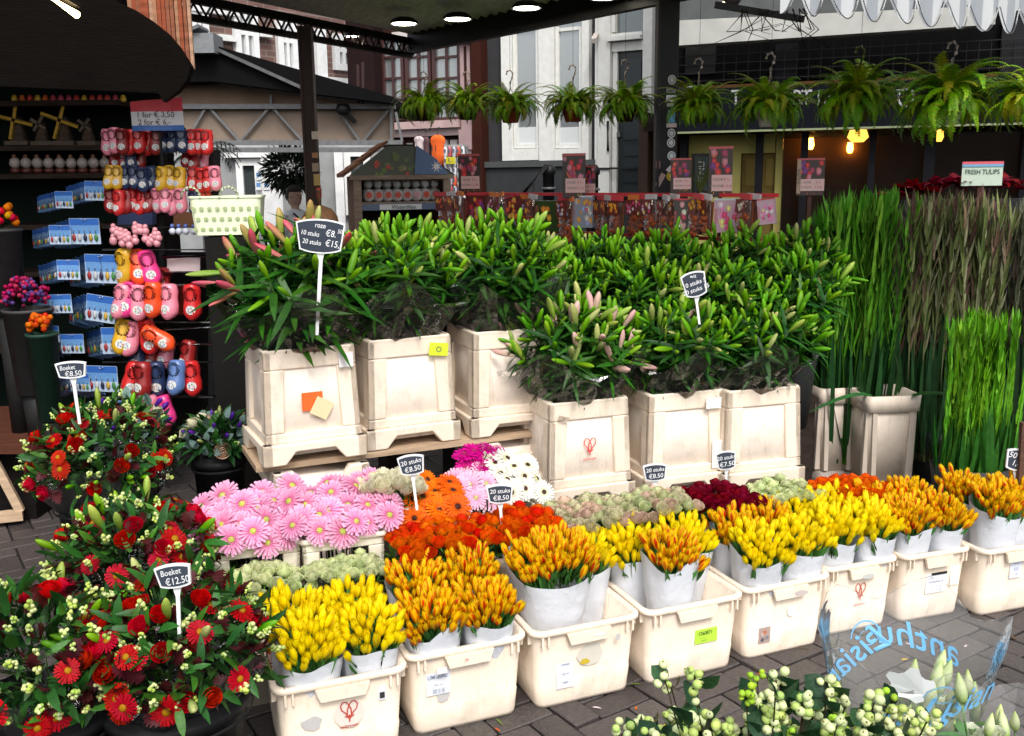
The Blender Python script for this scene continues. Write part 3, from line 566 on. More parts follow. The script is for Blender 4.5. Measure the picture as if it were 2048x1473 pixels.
# windmills
for i, (x, s, c) in enumerate(((40, 1.0, (.55, .34, .05)), (87, .85, (.16, .13, .11)), (131, 1.0, (.55, .34, .05)), (178, .8, (.14, .12, .1)))):
    q = D(x, 291, 6.05); t = thing('toy_windmill', ['toy windmill with yellow sails, leftmost on the dark shelf', 'small grey toy windmill between the two yellow sailed windmills', 'toy windmill with yellow sails, second of the yellow ones', 'small grey toy windmill rightmost on the windmill shelf'][i], 'windmill', tuple(q))
    b = MB(); b.box((0, 0, .012), (.14*s, .1*s, .024), (.13, .1, .08)); b.lathe([(.055*s, .024), (.032*s, .12*s), (.03*s, .13*s)], 8, (.10, .07, .05)); ob('tower', b.mesh('tower', M_wood), t)
    b = MB(); b.lathe([(.036*s, .13*s), (.03*s, .155*s), (.004, .18*s)], 8, (.07, .05, .045)); ob('cap', b.mesh('cap', M_wood), t)
    a0 = [.25, .6, .35, .7][i]; L = .115*s if i % 2 == 0 else .06*s
    for k in range(4):
        b = MB(); a = a0+k*math.pi/2; b.m = Matrix.Translation((0, -.05*s, .145*s)) @ Matrix.Rotation(a, 4, 'Y'); b.box((0, 0, L*.55), (.022*s, .006, L*.9), c); b.box((-.008, -.004, L*.5), (.004, .004, L), (.1, .06, .03)); b.m = None; ob('sail', b.mesh('sail', M_wood), t)
# glass globes
for i in range(9):
    q = D(32+i*22.5, 346, 6.05); t = thing('snow_globe', f'{ORD[i]} snow globe from the left on the shelf under the windmills', 'snow globe', tuple(q), 0, 'snow globes on the souvenir shelf')
    b = MB(); b.lathe([(.03, 0), (.032, .02), (.022, .026)], 10, (.14, .04, .03)); ob('base', b.mesh('base', M_gloss), t)
    b = MB(); b.ball((0, 0, .058), .034, (.42, .36, .33), 10, 7); ob('globe', b.mesh('globe', M_gloss), t)
    b = MB(); b.ball((0, -.004, .098), .014, (.3, .13, .08), 6, 4); ob('finial', b.mesh('finial', M_gloss), t)
# black rack unit with chrome rails
RK = thing('display_rack', 'black display rack with chrome rails carrying the souvenir clogs', 'rack', (0, 0, 0))
b = MB(); flat([(418, 300), (434, 300), (436, 870), (416, 870)], 5.1, .06, b, BLACK); part('post', RK, b, M_black)
b = MB(); flat([(318, 300), (328, 300), (328, 900), (318, 900)], 5.12, .05, b, BLACK); part('post', RK, b, M_black)
b = MB(); flat([(300, 505), (478, 505), (482, 880), (300, 880)], 5.55, .03, b, (.006, .005, .005)); part('back_panel', RK, b, M_black)
for y in (512, 546, 655, 688, 792):
    a, c = D(326, y+2, 5.05), D(478, y, 5.05); b = MB(); b.tube([tuple(a), tuple(c)], .012, (.7, .7, .7), 8); part('rail', RK, b, M_chrome)
for y0, y1 in ((516, 543),):
    b = MB(); flat([(334, y0), (400, y0), (400, y1), (334, y1)], 5.08, .01, b, (.62, .5, .5)); part('label_plate', RK, b, M_print)
for y in (262, 336, 382, 455, 500, 570, 645, 725, 795):
    a, c = D(205, y, 5.02), D(425, y, 5.02); b = MB(); b.tube([tuple(a), tuple(c)], .005, (.3, .3, .3), 5); part('peg_rail', RK, b, M_metal)
for x, y, w_, h_, c in ((457, 735, 34, 60, (.3, .12, .07)), (376, 735, 26, 90, (.2, .1, .07)), (372, 600, 40, 60, (.18, .02, .015)), (372, 440, 50, 30, (.28, .13, .07)), (270, 435, 70, 30, (.07, .09, .2))):
    b = MB(); flat([(x-w_/2, y-h_/2), (x+w_/2, y-h_/2), (x+w_/2, y+h_/2), (x-w_/2, y+h_/2)], 5.45, .06, b, c); part('box_front', RK, b, M_paint)
# clogs: hung toe down
CL = {'pink': (.72, .22, .30), 'red': (.55, .02, .02), 'navy': (.02, .035, .09), 'yellow': (.62, .35, .02), 'orange red': (.75, .07, .015), 'magenta': (.72, .04, .22), 'dark red': (.25, .015, .015), 'blue': (.09, .16, .36)}
def clog_meshes(c):
    b = MB(); rings = []
    for z, hw, hd, cy in ((.5, .12, .14, .06), (.47, .2, .2, .06), (.3, .24, .22, .07), (.1, .22, .2, .07), (-.1, .25, .22, .05), (-.3, .25, .23, .03), (-.42, .17, .17, .0), (-.49, .07, .07, -.06), (-.5, .01, .01, -.08)):
        rings.append([(hw*math.cos(2*math.pi*j/10), cy+hd*math.sin(2*math.pi*j/10), z) for j in range(10)])
    b.loft(rings, c); body = b.mesh('clog', M_gloss)
    b = MB(); rim = [(.15*math.cos(a), -.14-.02*math.sin(a), .24+.2*math.sin(a)) for a in [2*math.pi*i/12 for i in range(13)]]; b.tube(rim, .035, tuple(min(1, k*1.25) for k in c), 5, False)
    b.add([(0, -.12, .24)]+[tuple(p) for p in rim[:12]], [(0, i+1, (i+1) % 12+1) for i in range(12)], tuple(k*.45 for k in c)); rm = b.mesh('opening', M_gloss)
    b = MB(); b.add([(.13*math.cos(2*math.pi*i/10), -.215+.05*abs(math.cos(2*math.pi*i/10)), -.2+.13*math.sin(2*math.pi*i/10)) for i in range(10)], [tuple(range(10))], (.6, .6, .58))
    for k in range(5): a = k*1.256; b.add([(.06*math.cos(a)+.022*math.cos(q), -.222, -.2+.06*math.sin(a)+.022*math.sin(q)) for q in (0, 1.57, 3.14, 4.71)], [(0, 1, 2, 3)], rnd.choice([(.1, .2, .05), (.5, .1, .05), (.08, .15, .4)]))
    return body, rm, b.mesh('emblem', M_print)
CM = {k: clog_meshes(c) for k, c in CL.items()}
def clogrow(rowname, y, h, items, Y=4.98):
    cnt = {}
    tot = {}
    for x, c, *r in items: tot[c] = tot.get(c, 0)+1
    for x, c, *r in items:
        cnt[c] = cnt.get(c, 0)+1; q = D(x+U(-1.5, 1.5), y+U(-3.5, 3.5), Y+U(-.03, .03)); s = h*1.1*Y/FPX
        pos = 'only' if tot[c] == 1 else (ORD[cnt[c]-1]+' from left of the')
        lab = f'{pos} {c} souvenir clog'+('' if tot[c] == 1 else 's')+f' in the rack {rowname}'
        t = thing('clog', lab, 'clog', tuple(q), 0, 'souvenir clogs hanging on the rack')
        t.rotation_euler = (U(-.25, .05), (r[0] if r else U(-.12, .12)), U(-.5, .35))
        for nm, me in zip(('body', 'opening', 'emblem'), CM[c]): ob(nm, me, t, scale=(s*1.05, s, s))
clogrow('top row', 283, 46, [(216, 'pink'), (228, 'pink'), (245, 'dark red'), (260, 'red'), (277, 'red'), (294, 'red'), (312, 'dark red'), (328, 'navy'), (345, 'navy'), (362, 'navy'), (384, 'red'), (398, 'red'), (414, 'red')])
clogrow('second row', 358, 44, [(218, 'yellow'), (234, 'yellow'), (252, 'navy'), (268, 'navy'), (285, 'navy'), (302, 'navy'), (322, 'yellow'), (340, 'yellow'), (358, 'yellow'), (385, 'red'), (402, 'red'), (416, 'red'), (430, 'pink')])
clogrow('third row', 403, 46, [(221, 'dark red'), (236, 'red'), (251, 'dark red'), (266, 'red'), (281, 'red'), (297, 'dark red'), (316, 'pink'), (330, 'pink'), (345, 'pink'), (361, 'pink'), (388, 'navy'), (408, 'orange red')])
clogrow('fourth row', 534, 66, [(247, 'yellow', .1), (276, 'orange red'), (299, 'magenta', -.2)])
clogrow('fifth row', 603, 66, [(240, 'pink', .15), (256, 'magenta', .15), (277, 'pink'), (303, 'orange red'), (338, 'pink'), (384, 'red')])
clogrow('sixth row', 676, 66, [(243, 'yellow', .2), (260, 'pink', .2), (295, 'red'), (318, 'orange red', -1.0)])
clogrow('seventh row', 758, 66, [(266, 'red', .3), (284, 'dark red'), (313, 'navy'), (351, 'blue'), (385, 'red')])
clogrow('bottom row', 822, 60, [(258, 'pink', .2), (275, 'pink'), (298, 'pink'), (330, 'magenta', -.3)])
b = MB()
for k in range(26):
    q = D(U(220, 318), U(455, 492), 4.95)
    b = MB(); b.ball((0, 0, 0), .02, (.62, .26, .3), 7, 5); b.ball((0, 0, .022), .014, (.62, .26, .3), 6, 4)
    t = tag(ob('pig_keyring', b.mesh('pig_keyring', M_gloss), None, tuple(q)), 'tiny pink figure keyring in the cluster under the third clog row', 'keyring', 'pink keyrings under the third clog row')
for k, x in enumerate((345, 358, 372, 388)):
    b = MB(); b.ball((0, 0, 0), .018, (.5, .52, .6), 7, 5); b.ball((0, 0, .026), .012, (.08, .12, .35), 6, 4); tag(ob('delft_keyring', b.mesh('delft_keyring', M_gloss), None, tuple(D(x, 463, 4.95))), 'tiny blue and white figure keyring right of the pink keyrings', 'keyring', 'blue and white keyrings')
clogrow('side column', 440, 44, [(412, 'red'), (398, 'orange red')]); clogrow('back row', 318, 40, [(230, 'dark red'), (246, 'dark red'), (262, 'navy'), (280, 'dark red'), (372, 'dark red'), (388, 'dark red'), (404, 'pink')], 5.06)
clogrow('hidden row', 570, 60, [(262, 'dark red'), (290, 'dark red'), (322, 'dark red')], 5.08); clogrow('low hidden row', 710, 60, [(272, 'navy'), (300, 'dark red'), (330, 'pink'), (372, 'dark red')], 5.08)
# flag coloured price sign on top of the rack
t = thing('price_sign', 'curled red white and blue sign on the clog rack reading 1 for 3,50', 'price sign', tuple(D(318, 262, 4.92))); k = 4.92/FPX; b = MB(); wv = lambda x: .012*math.sin(x*28)-.01
for (z0, z1, c) in ((0, 10, (.05, .15, .45)), (10, 36, (.74, .72, .74)), (36, 60, (.62, .06, .08))):
    for i in range(8):
        xa, xb = (-51+i*12.75)*k, (-51+(i+1)*12.75)*k; da, db_ = (-5+i*.9)*k if z1 == 60 else 0, (-5+(i+1)*.9)*k if z1 == 60 else 0; b.add([(xa, wv(xa), z0*k), (xb, wv(xb), z0*k), (xb, wv(xb), z1*k+db_), (xa, wv(xa), z1*k+da), (xa, wv(xa)+.002, z0*k), (xb, wv(xb)+.002, z0*k), (xb, wv(xb)+.002, z1*k+db_), (xa, wv(xa)+.002, z1*k+da)], [(0, 1, 2, 3), (7, 6, 5, 4)], c)
ob('sheet', b.mesh('sheet', M_print), t); b = MB(); b.text('1 for € 3,50', 15*k, 0, 30*k, -.026, (.06, .06, .08)); b.text('2 for € 6,-', 15*k, -4*k, 16*k, -.026, (.06, .06, .08)); ob('lettering', b.mesh('lettering', M_print), t)
b = MB(); b.box((0, .012, -.02), (.012, .006, .3), BLACK); ob('holder', b.mesh('holder', M_black), t)
# blue souvenir cards on hooks
def card_meshes():
    b = MB(); b.box((0, 0, 0), (1, .01, .78), (.42, .52, .66)); b.box((0, -.006, .28), (.98, .006, .2), (.03, .12, .42)); b.box((0, -.0065, .05), (.96, .004, .25), (.12, .28, .56)); card = b.mesh('card', M_gloss)
    b = MB(); b.tube([(-.06, -.02, .38), (-.05, -.03, .33), (.05, -.03, .33), (.06, -.02, .38)], .012, (.7, .7, .7), 4); hook = b.mesh('hang_tab', M_chrome); ch = []
    for c in ((.3, .03, .03), (.45, .46, .48), (.02, .025, .06), (.45, .28, .04), (.05, .2, .06)):
        b = MB(); b.lathe([(.01, -.12), (.055, -.06), (.06, .03), (.03, .1), (.01, .12)], 7, c, sy=.5); b.tube([(0, 0, .12), (0, -.01, .24)], .012, (.4, .4, .42), 4); ch.append(b.mesh('charm', M_gloss))
    return card, hook, ch
CD, HKM, CH = card_meshes()
b = MB(); b.box((0, 0, 0), (1, .01, .78), (.10, .19, .36)); b.box((0, -.006, .28), (.98, .006, .2), (.02, .07, .25)); CDB = b.mesh('card', M_gloss)
CARDS = [(190, 382, 46, 58, 0, 'first row, beside the navy clogs'), (170, 463, 62, 60, 0, 'second row'), (203, 538, 70, 62, .02, 'third row, beside the yellow clog'), (137, 540, 48, 60, 0, 'third row, left stack'), (202, 618, 66, 62, .12, 'fourth row, tilted'), (122, 608, 46, 58, 0, 'fourth row, left stack'), (235, 682, 66, 58, 0, 'fifth row, half behind pink clog'), (145, 688, 48, 58, 0, 'fifth row, left stack'), (205, 758, 66, 62, .03, 'sixth row'), (225, 825, 62, 44, 0, 'seventh row, just above the bouquets'), (128, 400, 40, 48, 0, 'first row, far left stack'), (120, 470, 46, 54, 0, 'second row, far left stack'), (100, 668, 40, 50, 0, 'fifth row, far left stack'), (160, 765, 46, 54, 0, 'sixth row, left stack')]
for (x, y, w_, h_, r, nm) in CARDS:
    Y = 5.0; s = w_*Y/FPX
    for k in range(6):
        q = D(x-k*7.5-(8 if k else 0), y+k*2.0, Y+k*.055); first = k == 0
        t = thing('souvenir_card', ('front blue card of dangling miniatures on the '+nm) if first else (ORD[k-1]+' blue card behind the front one on the '+nm), 'souvenir card', tuple(q), 0, None if first else 'blue cards behind the one on the '+nm)
        t.rotation_euler = (U(-.05, .05), r+U(-.03, .03), R_(-8 if first else -38)+U(-.1, .1))
        ob('card', CD if first else CDB, t, scale=(s, s, s*1.05)); 
        if first: ob('hang_tab', HKM, t, scale=s)
        for j in range(5): ob('charm', CH[(j+k) % 5], t, ((j-2)*.185*s, -.035*s, -.2*s), scale=s*1.05)
# wooden flower bunches and buckets inside the stall
def blob_bunch(name, lab, cat, x, y, Y, n, rad, cols, sz, pot, potlab):
    q = D(x, y, Y); t = thing(name, lab, cat, tuple(q)); ms = []
    for c in cols:
        b = MB(); b.lathe([(.3, -.5), (.55, -.1), (.5, .2), (.25, .5), (.02, .55)], 7, c); b.tube([(0, 0, -.5), (0, 0, -2.4)], .06, (.05, .12, .03), 4); ms.append(b.mesh('flower', M_petal))
    for k in range(n):
        d = V((U(-1, 1), U(-1, .6), U(-.2, 1))).normalized(); p = d*rad*U(.6, 1); ob('wooden_flower', rnd.choice(ms), t, tuple(p), quat(d+V((0, 0, .5))), sz)
    p = tag(ob(pot, None), potlab, 'bucket'); p.location = (q.x, q.y, 0); H_ = q.z-rad*.6
    b = MB(); b.lathe([(rad*.75, max(.0, H_-.42)), (rad*1.0, H_), (rad*1.06, H_), (rad*1.06, H_+.015), (rad*.95, H_+.015), (rad*.7, H_-.36)], 14, (.05, .05, .05) if pot == 'grey_bucket' else (.02, .05, .035)); ob('bucket', b.mesh('b', M_black), p)
    b = MB(); b.lathe([(rad*.5, .42), (rad*.6, max(.44, H_-.425))], 10, (.02, .02, .02)); ob('pedestal', b.mesh('p', M_black), p)
blob_bunch('artificial_bouquet', 'bunch of artificial dark pink flowers in a grey bucket in the dark stall', 'artificial flowers', 52, 596, 4.9, 120, .115, [(.38, .03, .09), (.34, .04, .11), (.46, .07, .13), (.10, .06, .2)], .021, 'grey_bucket', 'tall dark grey bucket under the dark pink artificial flowers')
blob_bunch('wooden_tulip_bunch', 'bunch of orange wooden tulips low beside the blue cards', 'artificial flowers', 82, 655, 4.7, 36, .072, [(.6, .09, .01), (.65, .15, .01), (.5, .04, .01)], .027, 'green_bucket', 'low dark green bucket under the orange wooden tulips')
blob_bunch('wooden_tulip_bunch', 'wooden flowers in red and orange cut by the left edge of the photo', 'artificial flowers', -2, 440, 5.0, 20, .1, [(.6, .04, .06), (.7, .2, .02), (.65, .35, .02)], .036, 'grey_bucket', 'dark bucket at the left edge under red and orange wooden flowers')

# ================================================================== PALE GREEN BASKET, STRAW DOME, PLANTS, PERSON, HUT
q = D(458, 432, 4.95); t = thing('plastic_basket', 'pale green plastic basket with oval holes and loop handles behind the lilies', 'basket', (q.x, q.y, q.z), 8)
GC = (.80, .88, .60); b = MB(); b.loft([rr(.31, .2, .03, -.09), rr(.345, .22, .03, .09), rr(.355, .23, .03, .09), rr(.355, .23, .03, .1), rr(.33, .21, .03, .1), rr(.29, .18, .03, -.08)], GC, False); ob('body', b.mesh('body', M_gloss), t)
b = MB()
for i in range(9):
    for j in range(3):
        x, z = -.15+i*.0375+(j % 2)*.018, -.06+j*.05; yf = -(.1+.02*(z+.1)/.19)-.0025
        b.add([(x+.012*math.cos(a), yf-.0, z+.009*math.sin(a)) for a in [k*.7854 for k in range(8)]], [tuple(range(8))], (.34, .42, .20))
ob('hole', b.mesh('hole', M_print), t)
for x in (-.16, .02):
    b = MB(); b.tube([(x+.045*math.cos(a), -.11, .09+.055*math.sin(a)) for a in [math.pi*k/8 for k in range(9)]], .008, GC, 6); ob('handle', b.mesh('handle', M_gloss), t)
b = MB(); b.box((0, 0, -.10-(q.z-.1)/2), (.2, .2, q.z-.1), (.01, .009, .008)); tag(ob('basket_stand', b.mesh('basket_stand', M_black), None, (q.x, q.y, q.z)), 'dark stand under the pale green basket', 'stand')
q = D(640, 440, 5.6); b = MB(); b.lathe([(.11, -.04), (.10, .02), (.07, .06), (.02, .08)], 14, (.23, .12, .06)); b.lathe([(.006, .08), (.012, .16), (.02, .17)], 6, (.2, .09, .05))
t = thing('straw_dome', 'rounded brown straw dome behind the big chalk price board', 'basket', tuple(q)); ob('dome', b.mesh('dome', M_wood), t)
b = MB(); b.lathe([(.06, -1.0), (.06, -.04)], 8, (.04, .03, .02)); ob('stand', b.mesh('stand', M_wood), t)
def palm(name, lab, x, y, Y, n, L, droop, wd, colr, seg=4):
    t = thing(name, lab, 'plant', tuple(D(x, y, Y))); ms = []
    for k in range(4):
        b = MB(); pts = [(0, 0, 0)]; a = U(.3, 1.1); px_, pz_ = 0, 0
        for i in range(10): px_ += .1*math.cos(a); pz_ += .1*math.sin(a); a -= droop; pts.append((px_, 0, pz_))
        b.tube(pts, [.012*(1-i/12) for i in range(11)], colr, 4)
        for i in range(2, 11):
            for sgn in (-1, 1): b.leaf(pts[i], (.5, sgn*.8, -.3), .32*(1-abs(i-5)/9), .035, (0, 0, 1), .3, colr, 2)
        ms.append(b.mesh('frond', M_matte_leaf))
    for k in range(n): ob('frond', ms[k % 4], t, (0, 0, 0), (U(-.2, .2), U(-.3, .3), U(0, 6.28)), L*U(.7, 1.1))
    b = MB(); b.lathe([(.08, -.14), (.1, 0)], 10, (.03, .025, .02)); ob('pot', b.mesh('pot', M_black), t)
palm('palm_plant', 'dark drooping palm plant hanging under the truss beside the red clogs', 405, 318, 7.2, 20, .34, .22, .02, (.012, .025, .012))
def shrub(name, lab, x0, y0, x1, y1, Y, n, colr, ll, trunk):
    c = D((x0+x1)/2, (y0+y1)/2, Y); t = thing(name, lab, 'plant', (c.x, c.y, 0)); rx_ = (x1-x0)*Y/FPX/2; rz_ = (y1-y0)*Y/FPX/2; b = MB()
    for k in range(n):
        d = V((rnd.gauss(0, 1), rnd.gauss(0, 1), rnd.gauss(0, 1))).normalized(); rr2 = U(.3, 1)**.6; p = V((d.x*rx_*rr2, d.y*rx_*rr2, c.z+d.z*rz_*rr2)); b.leaf(p, d+V((U(-.6, .6), U(-.6, .6), U(-.5, .5))), ll*U(.6, 1.2), ll*.22, (U(-1, 1), U(-1, 1), 1), U(0, .4), colr, 3)
    ob('crown', b.mesh('crown', M_matte_leaf), t)
    b = MB(); b.tube([(0, 0, 0), (.02, 0, c.z*.6), (0, 0, c.z)], [.03, .022, .012], (.05, .035, .025)); 
    for k in range(7): a = U(0, 6.28); b.tube([(0, 0, c.z*.85), (.5*rx_*math.cos(a), .5*rx_*math.sin(a), c.z+U(-.3, .6)*rz_)], [.012, .005], (.05, .035, .025), 4)
    ob('trunk', b.mesh('trunk', M_wood), t)
    b = MB(); b.lathe([(.14, 0), (.18, .3), (.16, .3)], 12, (.05, .03, .025)); ob('pot', b.mesh('pot', M_black), t)
shrub('shrub', 'dark leafy shrub between the white pilaster and the steel post', 532, 302, 624, 378, 12.4, 900, (.012, .022, .012), .15, 1)
# person behind the lilies, seen over their tops
def person(lab, x, ytop, Y, rz):
    q = D(x, ytop, Y); H_ = q.z; s = H_/1.75; t = thing('person', lab, 'person', (q.x, q.y, 0), rz); SK, HR, WS, TR = (.42, .26, .2), (.025, .018, .014), (.66, .66, .67), (.03, .03, .04); b = MB()
    for sx in (-1, 1):
        b.loft([[(sx*.09+r*math.cos(a), o+r*1.1*math.sin(a), z) for a in [k*.628 for k in range(10)]] for z, r, o in ((.0, .04, -.02), (.06, .05, -.01), (.45, .062, 0), (.5, .065, 0), (.86, .09, 0))], TR)
        b.loft([[(sx*.1+.045*math.cos(a), -.05+.12*math.sin(a), z) for a in [k*.628 for k in range(10)]] for z in (0, .06)], (.02, .02, .02))
        b.tube([(sx*.19, 0, 1.42), (sx*.26, .0, 1.2), (sx*.24, -.06, 1.08), (sx*.16, -.24, 1.0)], [.055, .047, .042, .032], WS, 8)
        b.tube([(sx*.16, -.24, 1.0), (sx*.13, -.31, .99)], [.032, .02], SK, 7)
        for k in range(4): b.tube([(sx*(.10+k*.018), -.30, .99), (sx*(.10+k*.018), -.36, .975), (sx*(.10+k*.018), -.37, .945)], .008, SK, 5)
        b.tube([(sx*.12, -.28, 1.0), (sx*.085, -.32, 1.01)], .009, SK, 5)
    b.lathe([(.15, .82), (.16, .9), (.15, 1.05), (.185, 1.25), (.2, 1.38), (.16, 1.45), (.06, 1.49)], 14, WS, sy=.6)
    b.lathe([(.052, 1.46), (.05, 1.54)], 10, SK)
    b.lathe([(.03, 1.51), (.06, 1.54), (.074, 1.6), (.078, 1.66), (.07, 1.71), (.04, 1.745), (.005, 1.752)], 14, SK, sy=1.2)
    b.tube([(0, -.088, 1.645), (0, -.108, 1.61), (0, -.09, 1.6)], [.008, .012, .008], SK, 6)
    for sx in (-1, 1): b.ball((sx*.028, -.083, 1.645), .009, (.03, .02, .02), 6, 4); b.ball((sx*.079, 0, 1.63), .016, SK, 6, 4)
    b.box((0, -.087, 1.575), (.035, .008, .007), (.35, .12, .1))
    o = ob('body', b.mesh('body', M_fabric), t, scale=s)
    b = MB(); b.lathe([(.078, 1.69), (.082, 1.71), (.072, 1.745), (.04, 1.768), (.004, 1.774)], 14, HR, sy=1.2); b.lathe([(.05, 1.55), (.068, 1.6), (.074, 1.66), (.076, 1.71)], 14, HR, sy=1.05, M=Matrix.Translation((0, .03, 0))); ob('hair', b.mesh('hair', M_fabric), t, scale=s)
    b = MB(); b.box((.2, .05, 1.0), (.1, .26, .26), (.02, .02, .022)); b.tube([(-.14, -.1, 1.44), (.1, -.14, 1.25), (.22, -.02, 1.1)], .012, (.02, .02, .022), 5); ob('shoulder_bag', b.mesh('bag', M_fabric), t, scale=s)
person('dark haired person in a white top with a dark shoulder bag, seen beyond the lilies', 588, 374, 11.2, 60)
# hut shaped display stand
PHU = Plane(D(800, 350, 8.0), 14); HU = thing('display_hut', 'small hut shaped display with slatted roof and painted flower gable', 'display stand', tuple(PHU.o), 14)
def ph(x, y): return PHU.hit(x, y)
WD = (.23, .17, .13); s0 = ph(708, 350)[0]; s1 = ph(897, 350)[0]; zt = ph(800, 352)[1]; zr = ph(790, 292)[1]; sm_ = ph(800, 300)[0]
b = MB(); b.prism([(s0-.04, zt), (s1+.04, zt), (s1-.16, zr-.08), (sm_+.1, zr), (sm_-.1, zr)], .0, .03, (.06, .07, .045)); gm = part('painted_gable', HU, b, M_print)
b = MB()
for k in range(26):
    x = U(s0+.12, s1-.12); z = zt+U(.02, .85)*(zr-zt)*(1-abs(x-sm_)/((s1-s0)*.55)); r = U(.015, .035); c = rnd.choice([(.4, .05, .03), (.12, .17, .03), (.09, .13, .04), (.25, .2, .14), (.16, .15, .05)])
    b.add([(x+r*math.cos(a)*(1 if i % 2 else .6), -.003-k*.0002, z+r*math.sin(a)*(1 if i % 2 else .6)) for i, a in enumerate([j*.5236 for j in range(12)])], [tuple(range(12))], c)
b.add([(s1-.28, -.012, zt+.01), (s1+.0, -.012, zt+.01), (s1-.1, -.012, zt+.13), (s1-.26, -.012, zt+.24)], [(0, 1, 2, 3)], (.08, .13, .25)); b.add([(s1-.1+.05*math.cos(a)*(1 if i % 2 else .35), -.014, zt+.07+.05*math.sin(a)*(1 if i % 2 else .35)) for i, a in enumerate([j*.3927 for j in range(16)])], [tuple(range(16))], (.6, .56, .55))
ob('mural', b.mesh('mural', M_print), gm)
dep = .7
for r in range(5):
    for k in range(6):
        f0, f1 = r/5, (r+1)/5+.03; xa, za = sm_-.1+(s0-.08-(sm_-.1))*f0, zr+.02+(zt-.02-zr)*f0; xb, zb = sm_-.1+(s0-.08-(sm_-.1))*f1, zr+.02+(zt-.02-zr)*f1
        b = MB(); y0 = -.04+k*dep/6; b.add([(xa, y0, za), (xb, y0, zb), (xb, y0+dep/6-.008, zb), (xa, y0+dep/6-.008, za), (xa, y0, za+.02), (xb, y0, zb+.03), (xb, y0+dep/6-.008, zb+.03), (xa, y0+dep/6-.008, za+.02)], [(0, 3, 2, 1), (4, 5, 6, 7), (0, 1, 5, 4), (2, 3, 7, 6), (1, 2, 6, 5), (0, 4, 7, 3)], rnd.choice([(.16, .075, .04), (.19, .09, .05), (.13, .06, .035)])); ob('tile', b.mesh('tile', M_wood), HU)
b = MB(); b.add([(sm_+.1, 0, zr+.01), (s1+.06, 0, zt), (s1+.06, dep, zt), (sm_+.1, dep, zr+.01)], [(0, 1, 2, 3)], (.12, .06, .04)); b.add([(sm_+.1, 0, zr+.01), (sm_+.1, dep, zr+.01), (sm_-.1, dep, zr+.01), (sm_-.1, 0, zr+.01)], [(0, 1, 2, 3)], (.12, .06, .04)); part('roof_slope', HU, b, M_wood)
b = MB(); b.box(((s0+s1)/2, dep, zt/2), (s1-s0, .03, zt), (.05, .03, .025)); b.box((s0+.015, dep/2, zt/2), (.03, dep-.06, zt), (.16, .09, .06)); b.box((s1-.015, dep/2, zt/2), (.03, dep-.06, zt), (.16, .09, .06)); part('case', HU, b, M_wood)
b = MB(); b.box(((s0+s1)/2, -.02, zt-.012), (s1-s0+.08, .05, .035), WD); b.box((s0+.02, -.018, zt/2-.02), (.06, .05, zt-.03), WD); b.box((s1-.02, -.018, zt/2-.02), (.06, .05, zt-.03), WD); part('frame', HU, b, M_wood)
zs = ph(800, 404)[1]; b = MB(); b.box(((s0+s1)/2, .25, zs-.015), (s1-s0-.08, .5, .03), WD); part('shelf', HU, b, M_wood)
b = MB(); b.box(((s0+s1)/2, -.012, zs-.04), (s1-s0-.1, .02, .05), (.09, .12, .2)); b.box(((s0+s1)/2-.02, -.024, zs-.04), (.34, .006, .042), (.6, .6, .6)); sg = part('name_strip', HU, b, M_print)
b = MB(); b.text('Waterlilies', .045, (s0+s1)/2, zs-.04, -.0285, (.02, .02, .03), shear=.2); ob('lettering', b.mesh('lettering', M_print), sg)
for j in range(2):
    for i in range(8):
        w_ = PHU.o+PHU.t*(s0+.12+i*(s1-s0-.22)/7)-PHU.n*(.1+.16*j); t = thing('painted_bottle', f'{ORD[i]} round white bottle from the left in the {"front" if j == 0 else "back"} row inside the display hut', 'bottle', (w_.x, w_.y, zs), 14, 'white bottles with red flowers in the display hut')
        b = MB(); b.lathe([(.02, 0), (.045, .02), (.052, .055), (.04, .09), (.016, .105)], 10, (.62, .6, .58)); ob('flask', b.mesh('flask', M_gloss), t)
        b = MB(); b.ball((0, 0, .142), .036, (.6, .6, .6) if i > 5 else (.4, .42, .38), 9, 6); ob('stopper', b.mesh('stopper', M_gloss), t)
        b = MB(); b.add([(.034*math.cos(a)*(1 if k % 2 else .6), -.053, .055+.034*math.sin(a)*(1 if k % 2 else .6)) for k, a in enumerate([m*.3927 for m in range(16)])], [tuple(range(16))], (.55, .06, .03) if i != 5 else (.6, .3, .3)); ob('flower_print', b.mesh('fp', M_print), t)
# shirts hung under the sill, rack of little shoes
def shirt(lab, x0, y0, x1, y1, Y, colr, txt=None):
    c = D((x0+x1)/2, y0, Y); w_ = (x1-x0)*Y/FPX; h = (y1-y0)*Y/FPX; t = thing('shirt', lab, 'shirt', tuple(c), -25); b = MB()
    rings = []
    for zf, wf, dp in ((0, .28, .02), (-.04, .62, .05), (-.1, .9, .07), (-.2, 1.0, .06), (-.34, .8, .06), (-.6, .76, .07), (-1, .82, .08)):
        rings.append([(w_/2*wf*math.cos(a)*(1+.04*math.sin(5*a)), dp*.6*math.sin(a)+.01*math.sin(9*a), zf*h) for a in [k*math.pi/8 for k in range(16)]])
    b.loft(rings, colr); ob('cloth', b.mesh('cloth', M_fabric), t)
    if txt: b = MB(); b.text(txt, h*.26, 0, -h*.42, -.075, (.05, .02, .02)); ob('number', b.mesh('number', M_print), t)
    b = MB(); b.tube([(0, 0, .0), (0, 0, .06), (.02, 0, .07), (.03, 0, .05)], .005, (.2, .2, .2), 5); ob('hanger', b.mesh('hanger', M_metal), t)
shirt('orange football shirt numbered 11 hanging beside the small shoe rack', 858, 270, 892, 332, 9.3, (.8, .13, .015), '11')
shirt('white shirt with faint red print hanging left of the orange shirt', 828, 273, 848, 310, 9.6, (.6, .5, .5))
